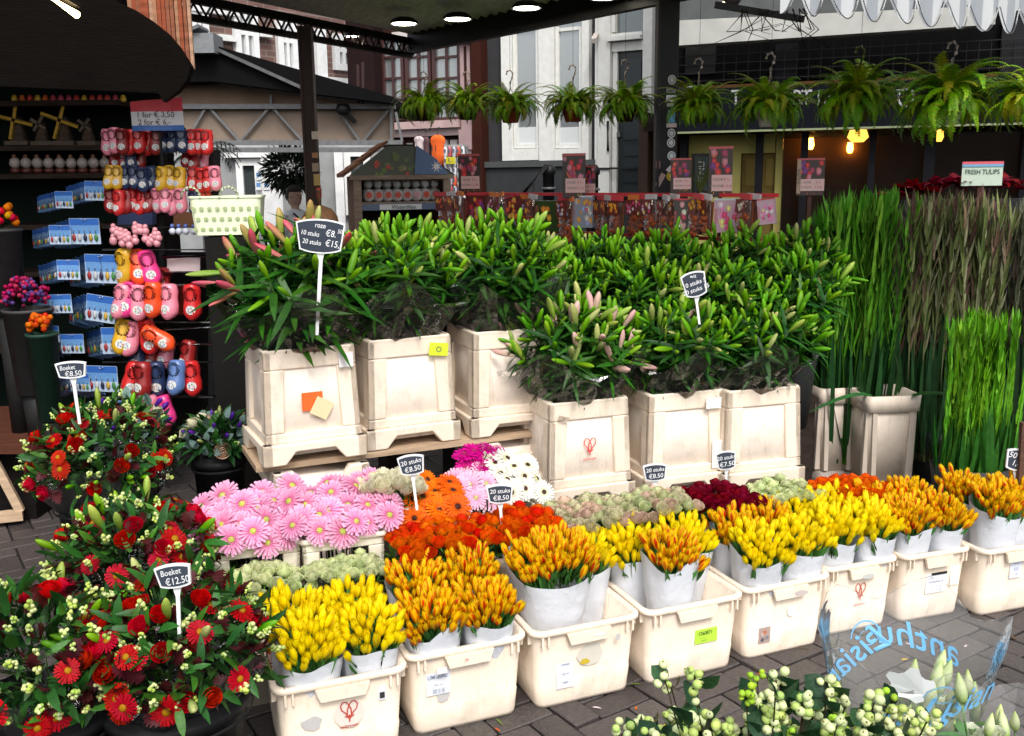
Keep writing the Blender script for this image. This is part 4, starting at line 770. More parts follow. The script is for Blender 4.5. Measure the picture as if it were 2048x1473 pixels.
shirt('dark patterned shirt hanging between the white and orange shirts', 846, 274, 858, 322, 9.7, (.1, .05, .06))
q0 = D(910, 290, 9.0); t = thing('shoe_rack', 'narrow rack of small white and red slippers beside the orange shirt', 'rack', (q0.x, q0.y, 0), -20); zt_ = D(910, 292, 9).z
b = MB(); b.box((0, .06, zt_/2), (.2, .02, zt_), (.25, .25, .26)); b.box((0, 0, zt_), (.2, .04, .02), (.4, .4, .4)); ob('panel', b.mesh('panel', M_metal), t)
b = MB(); b.box((-.02, -.06, zt_-.13), (.09, .01, .06), (.65, .6, .03)); b.text('5,-', .05, -.02, zt_-.13, -.066, (.1, .1, .1)); ob('price_card', b.mesh('pc', M_print), t)
sl = []
for c in ((.7, .72, .75), (.72, .12, .05), (.45, .5, .6), (.55, .1, .12)):
    b = MB(); b.loft([[(w_*math.cos(a), -.02+.02*math.sin(a), z) for a in [k*.785 for k in range(8)]] for z, w_ in ((.05, .008), (.03, .018), (-.02, .02), (-.045, .014), (-.05, .004))], c); b.add([(.012*math.cos(a), -.042, .015+.02*math.sin(a)) for a in [k*.785 for k in range(8)]], [tuple(range(8))], (.15, .15, .2)); sl.append(b.mesh('slipper', M_gloss))
for j in range(6):
    for i in range(5): ob('slipper', sl[(0 if j in (1, 2, 5) else (i*7+j) % 4)], t, (-.085+i*.042, 0, zt_-.06-j*.085))

# ================================================================== BULB PACKETS AND POSTERS along the far counter
def lineY(px, k=1.0): q = (px-1024)/FPX; return k*6.859/(1+1.09*q)
ct = thing('sales_counter', 'dark counter with red edged rails of bulb packets behind the lilies', 'counter', (0, 0, 0))
def cl(px, py, k=1.0): return D(px, py, lineY(px, k))
cA, cB = cl(870, 480, 1.05), cl(1590, 480, 1.05)
b = MB(); b.bar((cA.x, cA.y, .62), (cB.x, cB.y, .62), .5, 1.24, (.03, .02, .018)); part('counter_body', ct, b, M_paint)
for z_, c_ in ((cl(1200, 392).z+.01, (.6, .04, .05)), (cl(1200, 466).z, (.55, .05, .06))):
    b = MB(); a, c = cl(872, 400, .985), cl(1556, 400, .985); b.bar((a.x, a.y, z_), (c.x, c.y, z_), .02, .02, c_); part('rail', ct, b, M_gloss)
def tulip_print(b, cx, cz, w_, h, y, n, pal):
    for k in range(n):
        x = cx+U(-.42, .42)*w_; z = cz+U(-.42, .42)*h; r = min(w_, h)*U(.10, .17); c = rnd.choice(pal); a0 = U(-.5, .5)
        sh = [(0, -1.2), (.7, -.7), (.85, .1), (.6, 1.1), (.25, .6), (0, 1.25), (-.25, .6), (-.6, 1.1), (-.85, .1), (-.7, -.7)]
        b.add([(x+r*(p*math.cos(a0)-q*math.sin(a0)), y-k*.00012, z+r*(p*math.sin(a0)+q*math.cos(a0))) for p, q in sh], [tuple(range(10))], c)
        b.add([(x+r*.35*p, y-k*.00012-.00006, z+r*.8*q) for p, q in ((0, -1), (.6, 0), (0, 1), (-.6, 0))], [(0, 1, 2, 3)], tuple(min(1, v*1.5+.04) for v in c))
PALS = {'mixed tulips': [(.6, .04, .04), (.7, .3, .05), (.65, .2, .3), (.6, .5, .4), (.25, .05, .25)], 'orange tulips': [(.75, .2, .03), (.7, .1, .03), (.75, .4, .05)], 'bird of paradise flowers': [(.75, .25, .02), (.7, .35, .02)], 'pale tulips': [(.6, .55, .5), (.55, .1, .15), (.3, .35, .6), (.6, .3, .05)], 'white lilies': [(.7, .68, .5), (.55, .05, .1), (.6, .3, .3)], 'pink dahlias': [(.7, .2, .4), (.7, .55, .6), (.6, .05, .15), (.72, .6, .2)]}
BAG = film_mat('packet film', (.95, .9, .87), .03, .5, 60, 1.25)
bulb = MB(); bulb.lathe([(.004, -.024), (.02, -.012), (.022, .002), (.012, .02), (.003, .032)], 7, (.30, .07, .025)); BULB = bulb.mesh('bulb', M_paint)
def packet(x, y, wpx, hpx, kind, lab, grp=None, rz=None, tilt=0, topc=(.6, .05, .06)):
    k = U(.955, .975); Y = lineY(x, k); q = D(x, y, Y); wd = wpx*Y/FPX; h = hpx*Y/FPX
    t = thing('bulb_packet', lab, 'bulb packet', tuple(q), 0, grp); t.rotation_euler = (U(-.06, .03), tilt, R_(-30 if rz is None else rz))
    if kind == 'bulbs':
        wd = max(wd, .085)
        b = MB(); b.loft([rr(wd*.95, .012, .004, .0, 1), rr(wd, .05, .02, -h*.4, 1), rr(wd*1.05, .075, .03, -h*.8, 1), rr(wd*.9, .02, .008, -h, 1)], (.5, .5, .5)); ob('bag', b.mesh('bag', BAG), t)
        b = MB(); b.box((0, .0, .012), (wd, .016, .03), topc); b.box((0, .026, -h*.5), (wd*.9, .004, h*.85), rnd.choice([(.3, .09, .04), (.4, .12, .05), (.25, .06, .04)])); ob('header', b.mesh('header', M_print), t)
        for j in range(16): ob('bulb', BULB, t, (U(-.38, .38)*wd, -.012+U(-.012, .008), -h*U(.45, .97)), (U(-1, 1), U(-1, 1), 0), U(.5, .75))
        kd = rnd.choice(list(PALS)); b = MB(); b.box((0, -.034, -h*.22), (wd*.92, .003, h*.4), (.16, .03, .02)); cd = ob('card', b.mesh('card', M_gloss), t); b = MB(); tulip_print(b, 0, -h*.22, wd*.85, h*.36, -.0362, 9, PALS[kd]); ob('picture', b.mesh('picture', M_print), cd)
    else:
        bgc = {'bird of paradise flowers': (.035, .07, .015), 'white lilies': (.06, .05, .04), 'pink dahlias': (.55, .35, .42), 'pale tulips': (.28, .3, .36)}.get(kind, (.14, .03, .03))
        b = MB(); b.box((0, 0, -h/2), (wd, .03, h), bgc); b.box((0, -.002, -h*.02), (wd, .032, h*.05), topc); cd = ob('card', b.mesh('card', M_gloss), t)
        b = MB(); tulip_print(b, wd*.06, -h*.52, wd*.8, h*.86, -.0165, 16 if kind != 'bird of paradise flowers' else 5, PALS[kind])
        b.text({'bird of paradise flowers': 'STRELITZIA', 'white lilies': 'LILIUM', 'pink dahlias': 'DAHLIA'}.get(kind, 'TULIPA'), wd*.17, -wd*.42, -h*.5, -.0185, (.6, .12, .12), rot=R_(90)); ob('picture', b.mesh('picture', M_print), cd)
    return t
G = 'hanging bags of brown bulbs on the far counter rail'; NB = 0
for x, y, w_, h_ in ((884, 392, 22, 68), (902, 391, 22, 72), (921, 391, 22, 66), (988, 393, 22, 70), (1003, 393, 20, 72), (1048, 398, 24, 76), (1066, 397, 22, 76), (1128, 400, 16, 80), (1140, 402, 16, 80), (1202, 399, 20, 70), (1216, 400, 20, 72), (1234, 401, 22, 70), (1268, 399, 22, 72), (1284, 398, 22, 76), (1302, 398, 22, 72), (1332, 400, 26, 76), (1349, 398, 20, 76), (1397, 398, 18, 74), (1412, 398, 18, 72), (1492, 398, 18, 66), (1508, 398, 18, 64)):
    NB += 1; packet(x, y, w_, h_, 'bulbs', f'{NTH(NB)} bag of brown bulbs from the left on the far counter rail', G, rz=-60+U(-20, 20), tilt=U(-.12, .12), topc=rnd.choice([(.6, .05, .06), (.7, .2, .04), (.55, .5, .5)]))
packet(953, 389, 46, 52, 'mixed tulips', 'square packet of mixed tulips with a red edge, leftmost picture packet on the rail')
packet(1022, 393, 36, 48, 'orange tulips', 'tilted packet of orange flowers between bags of brown bulbs', tilt=-.2)
packet(1095, 402, 50, 60, 'bird of paradise flowers', 'dark green packet picturing orange bird of paradise flowers', topc=(.05, .08, .03))
packet(1167, 392, 44, 62, 'pale tulips', 'packet of pale and blue mixed flowers with white top in front of the short poster', topc=(.65, .65, .65))
packet(1372, 398, 44, 72, 'white lilies', 'packet picturing a white lily, right of the stickered post')
packet(1455, 398, 50, 66, 'pink dahlias', 'large packet of pink and white flowers with pale top on the right of the rail', topc=(.6, .62, .66))
packet(1532, 398, 34, 50, 'pink dahlias', 'last small packet of pink flowers at the right end of the rail', tilt=-.12)
def poster(x, y, wpx, hpx, lab, kf=.985, side=None, price=True, h_cut=True):
    Y = lineY(x, kf); q = D(x, y, Y); wd = wpx*Y/FPX; h = hpx*Y/FPX; t = thing('price_poster', lab, 'poster', (q.x, q.y, 0), -18)
    b = MB(); b.box((0, 0, q.z), (wd, .012, h), (.05, .035, .03)); b.box((0, -.002, q.z+h*.47), (wd*1.01, .014, h*.05), (.55, .1, .1)); bo = ob('board', b.mesh('board', M_gloss), t)
    b = MB(); tulip_print(b, 0, q.z+h*.18, wd*.92, h*.5, -.0075, 14, [(.6, .03, .03), (.65, .13, .04), (.35, .04, .1), (.55, .2, .25), (.15, .03, .2)])
    ob('picture', b.mesh('picture', M_print), bo); b = MB(); tulip_print(b, 0, q.z-h*.42, wd*.9, h*.12, -.0075, 8, [(.6, .3, .03), (.3, .03, .06), (.5, .1, .03)]); ob('lower_picture', b.mesh('picture', M_print), bo)
    if price:
        b = MB(); b.box((wd*.08, -.012, q.z-h*.22), (wd*.86, .006, h*.32), (.72, .47, .45)); pc = ob('price_card', b.mesh('pc', M_print), t)
        b = MB(); b.text('1 VOOR', h*.075, -wd*.14, q.z-h*.15, -.0155, (.12, .1, .1)); b.text('€ 5.-', h*.075, wd*.3, q.z-h*.15, -.0155, (.5, .05, .12)); b.text('3 VOOR', h*.075, -wd*.14, q.z-h*.28, -.0155, (.12, .1, .1)); b.text('€ 12.50', h*.075, wd*.3, q.z-h*.28, -.0155, (.5, .05, .12), sx=.8); ob('lettering', b.mesh('l', M_print), pc)
    if side: b = MB(); b.box((-wd*.42, -.008, q.z), (wd*.14, .005, h*.9), (.4, .28, .2)); b.text(side, wd*.16, -wd*.42, q.z, -.0115, (.03, .02, .02), rot=R_(90)); ob('side_strip', b.mesh('ss', M_print), t)
    b = MB(); b.box((0, .015, (q.z-h/2)/2+.1), (.02, .016, q.z-h/2+.2), (.1, .05, .04)); ob('stake', b.mesh('stake', M_wood), t)
poster(938, 348, 44, 76, 'tulip poster with pink price card in front of the brown board, leftmost')
poster(1148, 352, 46, 86, 'tall tulip poster with pink price card before the dark plinth, taller of the pair', .96)
poster(1176, 364, 30, 62, 'shorter tulip poster tucked behind the tall one before the dark plinth', .99)
poster(1362, 352, 40, 68, 'tulip poster with pale price card just right of the stickered post')
poster(1441, 344, 46, 98, 'largest tulip poster standing before the olive entrance')
poster(1621, 354, 52, 72, 'tulip poster with lettered side strip above the green gladioli', 1.0, side='TULPEN')
Y = 5.6; q = D(1964, 348, Y); t = thing('price_poster', 'white poster with red and blue top edge behind the dark red flowers', 'poster', (q.x, q.y, 0), -14); k = Y/FPX
b = MB(); b.box((0, 0, q.z), (74*k, .012, 46*k), (.5, .6, .5)); b.box((0, -.003, q.z+21*k), (74.5*k, .014, 5*k), (.65, .1, .14)); b.box((0, -.003, q.z+16*k), (74.5*k, .014, 5*k), (.15, .35, .55)); bo = ob('board', b.mesh('b', M_print), t)
b = MB(); b.text('FRESH TULIPS', 13*k, 0, q.z+4*k, -.009, (.03, .06, .05), sx=.8); ob('lettering', b.mesh('l', M_print), bo)
b = MB(); b.box((0, .015, q.z/2), (.03, .016, q.z), (.1, .05, .04)); ob('stake', b.mesh('s', M_wood), t)

# ================================================================== HANGING FERNS
FR = []
for v in range(8):
    b = MB(); a = [1.2, 1.0, .8, 1.3, .6, .9, 1.1, .5][v]; dr = [.20, .17, .14, .24, .15, .2, .15, .11][v]; x = z = 0; pts = [(0, 0, 0)]; n = 15
    for i in range(n): x += math.cos(a)/n; z += math.sin(a)/n; a -= dr*(1.15 if i > 4 else .7); pts.append((x, .03*math.sin(i*.5+v), z))
    c1 = [(.17, .33, .03), (.13, .27, .025), (.24, .40, .045), (.28, .31, .04)][v % 4]
    b.tube(pts, [.006*(1-i/(n+3)) for i in range(n+1)], (.09, .1, .03), 3, False)
    for i in range(2, n+1):
        t_ = i/n; ln = .15*math.sin(math.pi*min(1, t_*.93+.1))**.6*(1.05-t_*.65)+.02; p = V(pts[i]); d = (p-V(pts[i-1])).normalized()
        for sg_ in (-1, 1):
            for h_ in (0, .5):
                pp = p-d*(h_/n); cc = tuple(k*U(.8, 1.2) for k in c1); b.leaf(pp, V((d.x*.45, sg_, d.z*.45-.12)), ln*U(.8, 1.15), .026, (d.z*-1, 0, d.x), .2, cc, 2, .1, prof=lambda t: 1.3*(1-t)**.5 if t > .3 else 1.1)
    FR.append(b.mesh('frond', M_leaf))
POTC = {'terracotta': (.30, .07, .03), 'white': (.6, .57, .54), 'dark': (.05, .03, .02), 'green': (.1, .12, .03)}
FERNS = [(850, 228, 58, 'dark', None, 'small hanging fern furthest left, before the many paned windows'), (935, 226, 54, 'dark', None, 'hanging fern second from left, by the mauve pilaster'), (1021, 232, 60, 'terracotta', 150, 'hanging fern in a terracotta pot at the left edge of the white window'), (1146, 230, 62, 'terracotta', 140, 'hanging fern in a terracotta pot before the right pane of the white window'), (1250, 230, 66, 'dark', 130, 'hanging fern before the dark front door'), (1396, 232, 66, 'green', 128, 'hanging fern just right of the stickered post'), (1538, 236, 78, 'white', 118, 'hanging fern in a pinkish white pot above the olive entrance'), (1715, 226, 96, 'green', 106, 'large bright hanging fern with its hook wrapped in green, above the yellow lampshade'), (1897, 232, 108, 'white', 98, 'largest hanging fern in a white pot at upper right'), (2068, 226, 92, 'dark', 98, 'hanging fern cut off by the right edge of the photo')]
for (x, y, rp, pc, yh, lab) in FERNS:
    Y = lineY(x); q = D(x, y, Y); k = Y/FPX; R0 = rp*k; t = thing('hanging_fern', lab, 'fern', (q.x, q.y, q.z), 0, 'ferns hanging in a row from the canopy'); pr = (22 if rp < 70 else 26)*k; phh = 26*k if rp < 70 else 34*k
    b = MB(); c = POTC[pc]; b.lathe([(pr*.68, -phh*.5), (pr*.98, phh*.4), (pr*1.08, phh*.4), (pr*1.08, phh*.6), (pr*.95, phh*.6), (pr*.9, phh*.3)], 16, c); ob('pot', b.mesh('pot', M_paint), t)
    zh = D(x, yh if yh else 152, Y).z-q.z; b = MB()
    for a in (0, 2.1, 4.2): b.tube([(pr*math.cos(a), pr*math.sin(a), phh*.6), (0, 0, zh-.09)], .003, (.55, .45, .4), 4)
    hc = (.62, .5, .44) if x != 1715 else (.12, .17, .03)
    b.tube([(0, 0, zh-.1), (0, 0, zh-.05), (.014, 0, zh-.02), (.018, 0, zh+.01), (.0, 0, zh+.03), (-.02, 0, zh+.022), (-.026, 0, zh)], .007 if x < 1500 else .008, hc, 6); b.tube([(0, 0, zh+.03), (0, 0, 2.79-q.z)], .0015, (.05, .05, .05), 4); ob('hook', b.mesh('hook', M_gloss), t)
    nf = 150 if rp < 70 else 180
    for i in range(nf):
        a = i*2.39996+U(-.2, .2); v = rnd.choice([0, 1, 3, 6, 5] if i % 3 else [2, 4, 7]); s = R0*U(.6, 1.28) if i % 9 else R0*U(1.25, 1.55)
        ob('frond', FR[v], t, (pr*.35*math.cos(a), pr*.35*math.sin(a), phh*.45), (U(-.25, .25), U(-.2, .75) if i % 3 else U(-.95, -.1), a), s)
# ================================================================== CRATES AND BUCKETS
YAW = 22.0; e_ = V((math.cos(R_(YAW)), math.sin(R_(YAW)), 0)); n_ = V((-e_.y, e_.x, 0)); O_ = V((-.73, 2.57, 0))
def UV(u, v, z=0.0): p = O_+e_*u+n_*v; return V((p.x, p.y, z))
CREAM = (.82, .70, .565)
# low crate: rim .375 x .34, .28 high; origin at the front left of the rim, on the ground
def crate_parts():
    cw, cd, h = .375, .36, .28; b = MB(); M = Matrix.Translation((cw/2, cd/2, 0))
    b.loft([rr(.318, .29, .03, .0, 4), rr(.325, .297, .035, .012, 4), rr(.335, .31, .035, .085, 4), rr(.332, .307, .035, .088, 4), rr(.352, .33, .035, h-.03, 4), rr(.352, .33, .035, h-.012, 4), rr(.338, .316, .03, h-.012, 4), rr(.316, .29, .03, .012, 4)], CREAM, M=M); body = b.mesh('body', M_plastic)
    b = MB(); b.loft([rr(.352, .33, .035, h-.02, 4), rr(.372, .352, .04, h-.02, 4), rr(.379, .36, .042, h-.014, 4), rr(.379, .36, .042, h-.004, 4), rr(.372, .353, .04, h, 4), rr(.346, .325, .034, h, 4), rr(.338, .316, .03, h-.012, 4)], CREAM, cap0=False, cap1=False, M=M)
    for sy in (-1, 1):                       # drop tab under the rim, and ribs at the corners
        b.prism([(-.075, h-.02), (-.062, h-.058), (.062, h-.058), (.075, h-.02)], sy*.178-.006, sy*.178+.006, CREAM, M=M)
        for x in (-.155, -.135, .135, .155): b.box((x, sy*.172, h-.036), (.006, .012, .034), CREAM, M=M)
    for sx in (-1, 1):
        for y in (-.13, .13): b.box((sx*.181, y, h-.036), (.012, .006, .034), CREAM, M=M)
    return body, b.mesh('rim', M_plastic)
CRB, CRR = crate_parts()
def logo(b, x, z, s, y, c, word=True):
    for sg_ in (-1, 1):
        b.ribbon([(x+sg_*s*p, z+s*q) for p, q in ((.0, -.62), (.22, -.25), (.5, .05), (.56, .38), (.4, .62), (.2, .62), (.02, .4), (-.12, .05), (-.14, -.35))], s*.085, y-.0002*(sg_+1), c)
        b.ribbon([(x+sg_*s*p, z+s*q) for p, q in ((.0, -.62), (.14, -.5), (.3, -.42))], s*.1, y-.0006, c)
    b.ribbon([(x, z-s*.35), (x, z-s*.92)], s*.09, y-.0008, c)
    if word: b.text('aalsmeer', s*.36, x, z-s*1.2, y, c)
def sticker_c(cr, x, z, w_, h, col, txt=None, ink=(.05, .05, .06), extra=None, rot=0.0, ragged=0):
    b = MB(); y = (.36-(.29+.04*(z/.27)))/2-.0045 if z < .22 else -.0055
    if ragged:
        pts = [(x+w_/2*math.cos(a)*U(1-ragged, 1), y, z+h/2*math.sin(a)*U(1-ragged, 1)) for a in [k*.449 for k in range(14)]]; b.add(pts, [tuple(range(14))], col)
    else: b.box((x, y+.001, z), (w_, .002, h), col)
    st = ob('sticker', b.mesh('sticker', M_print), cr)
    b = MB()
    if txt:
        for i, (s, dx, dz, sz) in enumerate(txt): b.text(s, sz, x+dx*w_, z+dz*h, y-.002, ink, sx=.8)
    if extra: extra(b, x, z, y-.0025)
    if b.v: ob('print', b.mesh('print', M_print), st)
def crate(lab, p, yaw):
    t = thing('crate', lab, 'crate', (p.x, p.y, 0), yaw, 'cream plastic crates in the front row'); ob('body', CRB, t); ob('rim', CRR, t); return t
CFL = [Z(x, y, .28) for x, y in ((545, 1387), (815, 1319), (1067, 1272), (1294, 1228), (1494, 1183), (1656, 1140), (1811, 1116), (1972, 1105))]; CYW = [21, 22, 22, 22, 22, 20, 18, 18]
CLAB = ['cream crate at the front left with faded red flower emblem and torn label', 'cream crate second from the left with a label reading UM-2000', 'cream crate third from the left, half empty, with two torn labels', 'cream crate with a lime green sticker', 'cream crate with a small dark picture sticker low on its left', 'cream crate with a clear red heart shaped flower emblem', 'cream crate with a white label topped by a black bar', 'cream crate at the right end of the front row, cut by the photo edge']
CRATES = [crate(CLAB[i], CFL[i], CYW[i]) for i in range(8)]
for t_, s_ in zip(CRATES, (1.06, 1.06, 1.05, 1.05, 1.0, .885, .85, .9)): t_.scale = (s_, 1, 1)
RED = (.50, .06, .04); SM = (.5, .48, .47); WH = (.68, .70, .74)
c = CRATES[0]
sticker_c(c, .10, .15, .07, .055, SM, ragged=.4); sticker_c(c, .205, .16, .09, .10, (.70, .64, .57), extra=lambda b, x, z, y: logo(b, x, z+.012, .042, y, RED), ragged=.15); sticker_c(c, .30, .205, .022, .045, WH, extra=lambda b, x, z, y: b.add([(x-.008, y, z-.015), (x+.006, y, z-.015), (x+.006, y, z+.004), (x-.008, y, z+.004)], [(0, 1, 2, 3)], (.03, .03, .03)), rot=.3); sticker_c(c, .075, .06, .1, .035, WH, [('UD-790', 0, 0, .022)])
c = CRATES[1]; sticker_c(c, .095, .17, .075, .075, WH, [('UM-2000:', -.02, .33, .02), ('==  —', 0, -.05, .012), ('|||| || |||', 0, -.3, .016)], (.2, .24, .36), ragged=0); sticker_c(c, .11, .12, .05, .04, SM, ragged=.4)
sticker_c(c, .1, .222, .03, .02, (.74, .72, .69)); b = MB(); b.text('H    .', .014, .185, .245, -.0105, RED); ob('print', b.mesh('print', M_print), c)
c = CRATES[2]; sticker_c(c, .115, .115, .06, .105, WH, [('=====', 0, .3, .012), ('- L —', 0, 0, .014), ('==|=', 0, -.3, .012)], (.12, .16, .34), ragged=0); sticker_c(c, .20, .165, .1, .09, (.62, .58, .5), extra=lambda b, x, z, y: b.add([(x-.02+.022*math.cos(a)*U(.6, 1), y, z-.02+.012*math.sin(a)*U(.6, 1)) for a in [k*.524 for k in range(12)]], [tuple(range(12))], (.55, .42, .03)), ragged=.2); sticker_c(c, .285, .22, .02, .03, SM, ragged=.3); sticker_c(c, .22, .243, .06, .016, (.7, .69, .68), ragged=.3)
c = CRATES[3]; sticker_c(c, .235, .145, .085, .052, (.45, .72, .06), [('1760871', -.05, .22, .02), ('-- —', -.15, -.08, .012), ('== ==', -.1, -.3, .01)], (.05, .09, .03))
c = CRATES[4]; sticker_c(c, .1, .085, .05, .06, (.4, .3, .27), extra=lambda b, x, z, y: [b.add([(x+dx+.008*math.cos(a), y, z+dz+.008*math.sin(a)) for a in [k*1.05 for k in range(6)]], [tuple(range(6))], cc) for dx, dz, cc in ((-.01, -.015, (.1, .1, .12)), (.01, -.01, (.2, .2, .22)), (.0, .012, (.5, .15, .05)), (-.012, .005, (.5, .4, .35)))]); sticker_c(c, .21, .16, .04, .05, (.74, .72, .72), ragged=.2); sticker_c(c, .23, .235, .07, .022, (.5, .44, .42), ragged=.3)
c = CRATES[5]; b = MB(); logo(b, .19, .165, .045, .0175, RED); ob('emblem', b.mesh('emblem', M_print), c); sticker_c(c, .205, .228, .07, .022, (.5, .5, .48), ragged=.2)
c = CRATES[6]; sticker_c(c, .2, .15, .115, .085, (.72, .73, .76), [('nr  10', -.3, .22, .012), ('Tulp. Super Parrot  10', -.05, .05, .011), ('| 1      2      4 |', 0, -.2, .012), ('|  .      6      0 |', 0, -.36, .012)], (.08, .1, .25), extra=lambda b, x, z, y: b.add([(x-.03, y, z+.03), (x+.055, y, z+.03), (x+.055, y, z+.041), (x-.03, y, z+.041)], [(0, 1, 2, 3)], (.02, .02, .02))); sticker_c(c, .3, .17, .05, .085, (.76, .74, .7))
c = CRATES[7]; sticker_c(c, .19, .185, .065, .08, (.66, .69, .76), [('== ==', 0, .25, .012), ('|| | |||', 0, 0, .014), ('-- ==', 0, -.3, .012)], (.2, .24, .4))

# tall bucket: square, about .4 wide, .45 high, raised frame with sunk panel on each side, notched foot
def tall_bucket_parts(h=.45):
    b = MB(); b.loft([rr(.335, .335, .03, .03, 3), rr(.325, .325, .03, h*.5, 3), rr(.335, .335, .03, h-.01, 3), rr(.31, .31, .025, h-.01, 3), rr(.28, .28, .02, .06, 3)], (.78, .68, .58)); body = b.mesh('body', M_plastic)
    fr_ = MB()
    for k in range(4):
        fr_.m = Matrix.Rotation(k*math.pi/2, 4, 'Z'); hb = .2
        def yq(z): return -.192-.0*z
        tw, bw = .172, .186                 # half width at the top and at the foot
        P = lambda zz: bw+(tw-bw)*zz/h
        def quad(pts):
            vs = [(x, -(P(z)), z) for x, z in pts]+[(x, -(P(z))+.03, z) for x, z in pts]; n = len(pts)
            fr_.add(vs, [tuple(range(n)), tuple(range(2*n-1, n-1, -1))]+[(i, i+n, (i+1) % n+n, (i+1) % n) for i in range(n)], CREAM)
        quad([(-P(h), h), (P(h), h), (P(h-.075), h-.075), (-P(h-.075), h-.075)][::-1])
        for s in (-1, 1):
            q = [(s*P(.125), .125), (s*P(h-.075), h-.075), (s*.098, h-.075), (s*.112, .125)]; quad(q if s < 0 else q[::-1])
        quad([(-P(.085), .085), (-P(.125), .125), (P(.125), .125), (P(.085), .085)][::-1][::-1])
        F = bw+.012
        vs = [(-F, 0), (-F, .085), (F, .085), (F, 0), (.115, 0), (.075, .05), (-.075, .05), (-.115, 0)]
        v3 = [(x, -F, z) for x, z in vs]+[(x, -F+.04, z) for x, z in vs]; n = 8
        fr_.add(v3, [tuple(range(n)), tuple(range(2*n-1, n-1, -1))]+[(i, i+n, (i+1) % n+n, (i+1) % n) for i in range(n)], CREAM)
    fr_.m = None
    fr_.loft([rr(.344, .344, .02, h-.012, 3), rr(.35, .35, .025, h+.004, 3), rr(.325, .325, .02, h+.004, 3), rr(.31, .31, .02, h-.03, 3)], CREAM, cap0=False, cap1=False)
    import bmesh
    me = fr_.mesh('frame', M_plastic); bm = bmesh.new(); bm.from_mesh(me); bmesh.ops.recalc_face_normals(bm, faces=bm.faces[:]); bm.to_mesh(me); bm.free(); return body, me
TBB, TBF = tall_bucket_parts()
def tall_bucket(lab, u, v, z, yaw=22, sc_=1.07, hs=1.02):
    t = thing('tall_bucket', lab, 'bucket', tuple(UV(u, v, z)), yaw, 'tall cream flower buckets'); ob('body', TBB, t, scale=(sc_, sc_, hs)); bevel(ob('frame', TBF, t, scale=(sc_, sc_, hs)), .011, 3); return t
def at_front(px, py, z): p = Z(px, py, z)-O_; return p.dot(e_), p.dot(n_)
# plank and the stack it lies on
uL, vL = at_front(530, 930, .58)
b = MB(); b.box((.80, .17, -.0125), (1.56, .36, .025), (.42, .30, .20)); pk = tag(ob('plank', b.mesh('plank', M_wood), None, tuple(UV(uL-.06, vL-.02, .585)), (0, 0, R_(24))), 'long wooden plank carrying the upper row of tall buckets', 'plank')
UB = [(625, 922, 'tall cream bucket with orange and yellow paper notes, left end of the plank', 26), (822, 890, 'tall cream bucket with a lime sticker at its top corner, middle of the plank', 26), (1030, 866, 'tall cream bucket on the right of the plank, half hidden by the front bucket', 22)]
UBT = []
for (x, y, lab, yw) in UB:
    p = Z(x, y, .588); u, v = (p-O_).dot(e_), (p-O_).dot(n_)+.19; UBT.append(tall_bucket(lab, u, v, .588, yw)); 
def on_bucket(t, x, z, w_, h, colr, txt=None, rot=0.0, off=.004, ink=(.1, .1, .1), panel=True):
    y = (-.1685-off if panel else -.186-off)*1.07-.002; b = MB(); ca, sa = math.cos(rot), math.sin(rot); P = lambda a, d: (x+a*ca-d*sa, z+a*sa+d*ca)
    q = [P(-w_/2, -h/2), P(w_/2, -h/2), P(w_/2, h/2), P(-w_/2, h/2)]; b.prism(q, y, y+.0015, colr); s = ob('sticker', b.mesh('sticker', M_print), t)
    if txt: b = MB(); b.text(txt, h*.6, x, z, y-.0008, ink, rot=rot); ob('print', b.mesh('print', M_print), s)
on_bucket(UBT[0], 0.0, .245, .085, .075, (.80, .13, .02)); on_bucket(UBT[0], .035, .215, .075, .075, (.72, .60, .36), rot=-.5, off=.012)
on_bucket(UBT[0], .14, .405, .06, .06, (.76, .74, .74), panel=False); on_bucket(UBT[1], .12, .405, .085, .055, (.6, .72, .03), 'O', rot=-.12, panel=False, off=.003)
FBX = [(1183, 1008, 'tall cream bucket with a red flower emblem, left of the lower lily row', 20), (1377, 985, 'middle tall cream bucket of the lower lily row with white tape on its rim', 18), (1530, 975, 'tall cream bucket at the right of the lower lily row, beside the grey buckets', 17)]
FBT = []
for (x, y, lab, yw) in FBX:
    p = Z(x, y, .30); u, v = (p-O_).dot(e_), (p-O_).dot(n_)+.19; FBT.append(tall_bucket(lab, u, v, .30, yw))
b = MB(); logo(b, .0, .265, .05, -.1725*1.07-.002, (.62, .06, .05)); ob('emblem', b.mesh('emblem', M_print), FBT[0]); on_bucket(FBT[0], -.13, .40, .05, .018, (.42, .34, .26), 'M', rot=-.3, panel=False)
on_bucket(FBT[1], .12, .408, .075, .05, (.74, .73, .72), panel=False); on_bucket(FBT[1], .145, .17, .05, .13, (.77, .75, .73), panel=False)
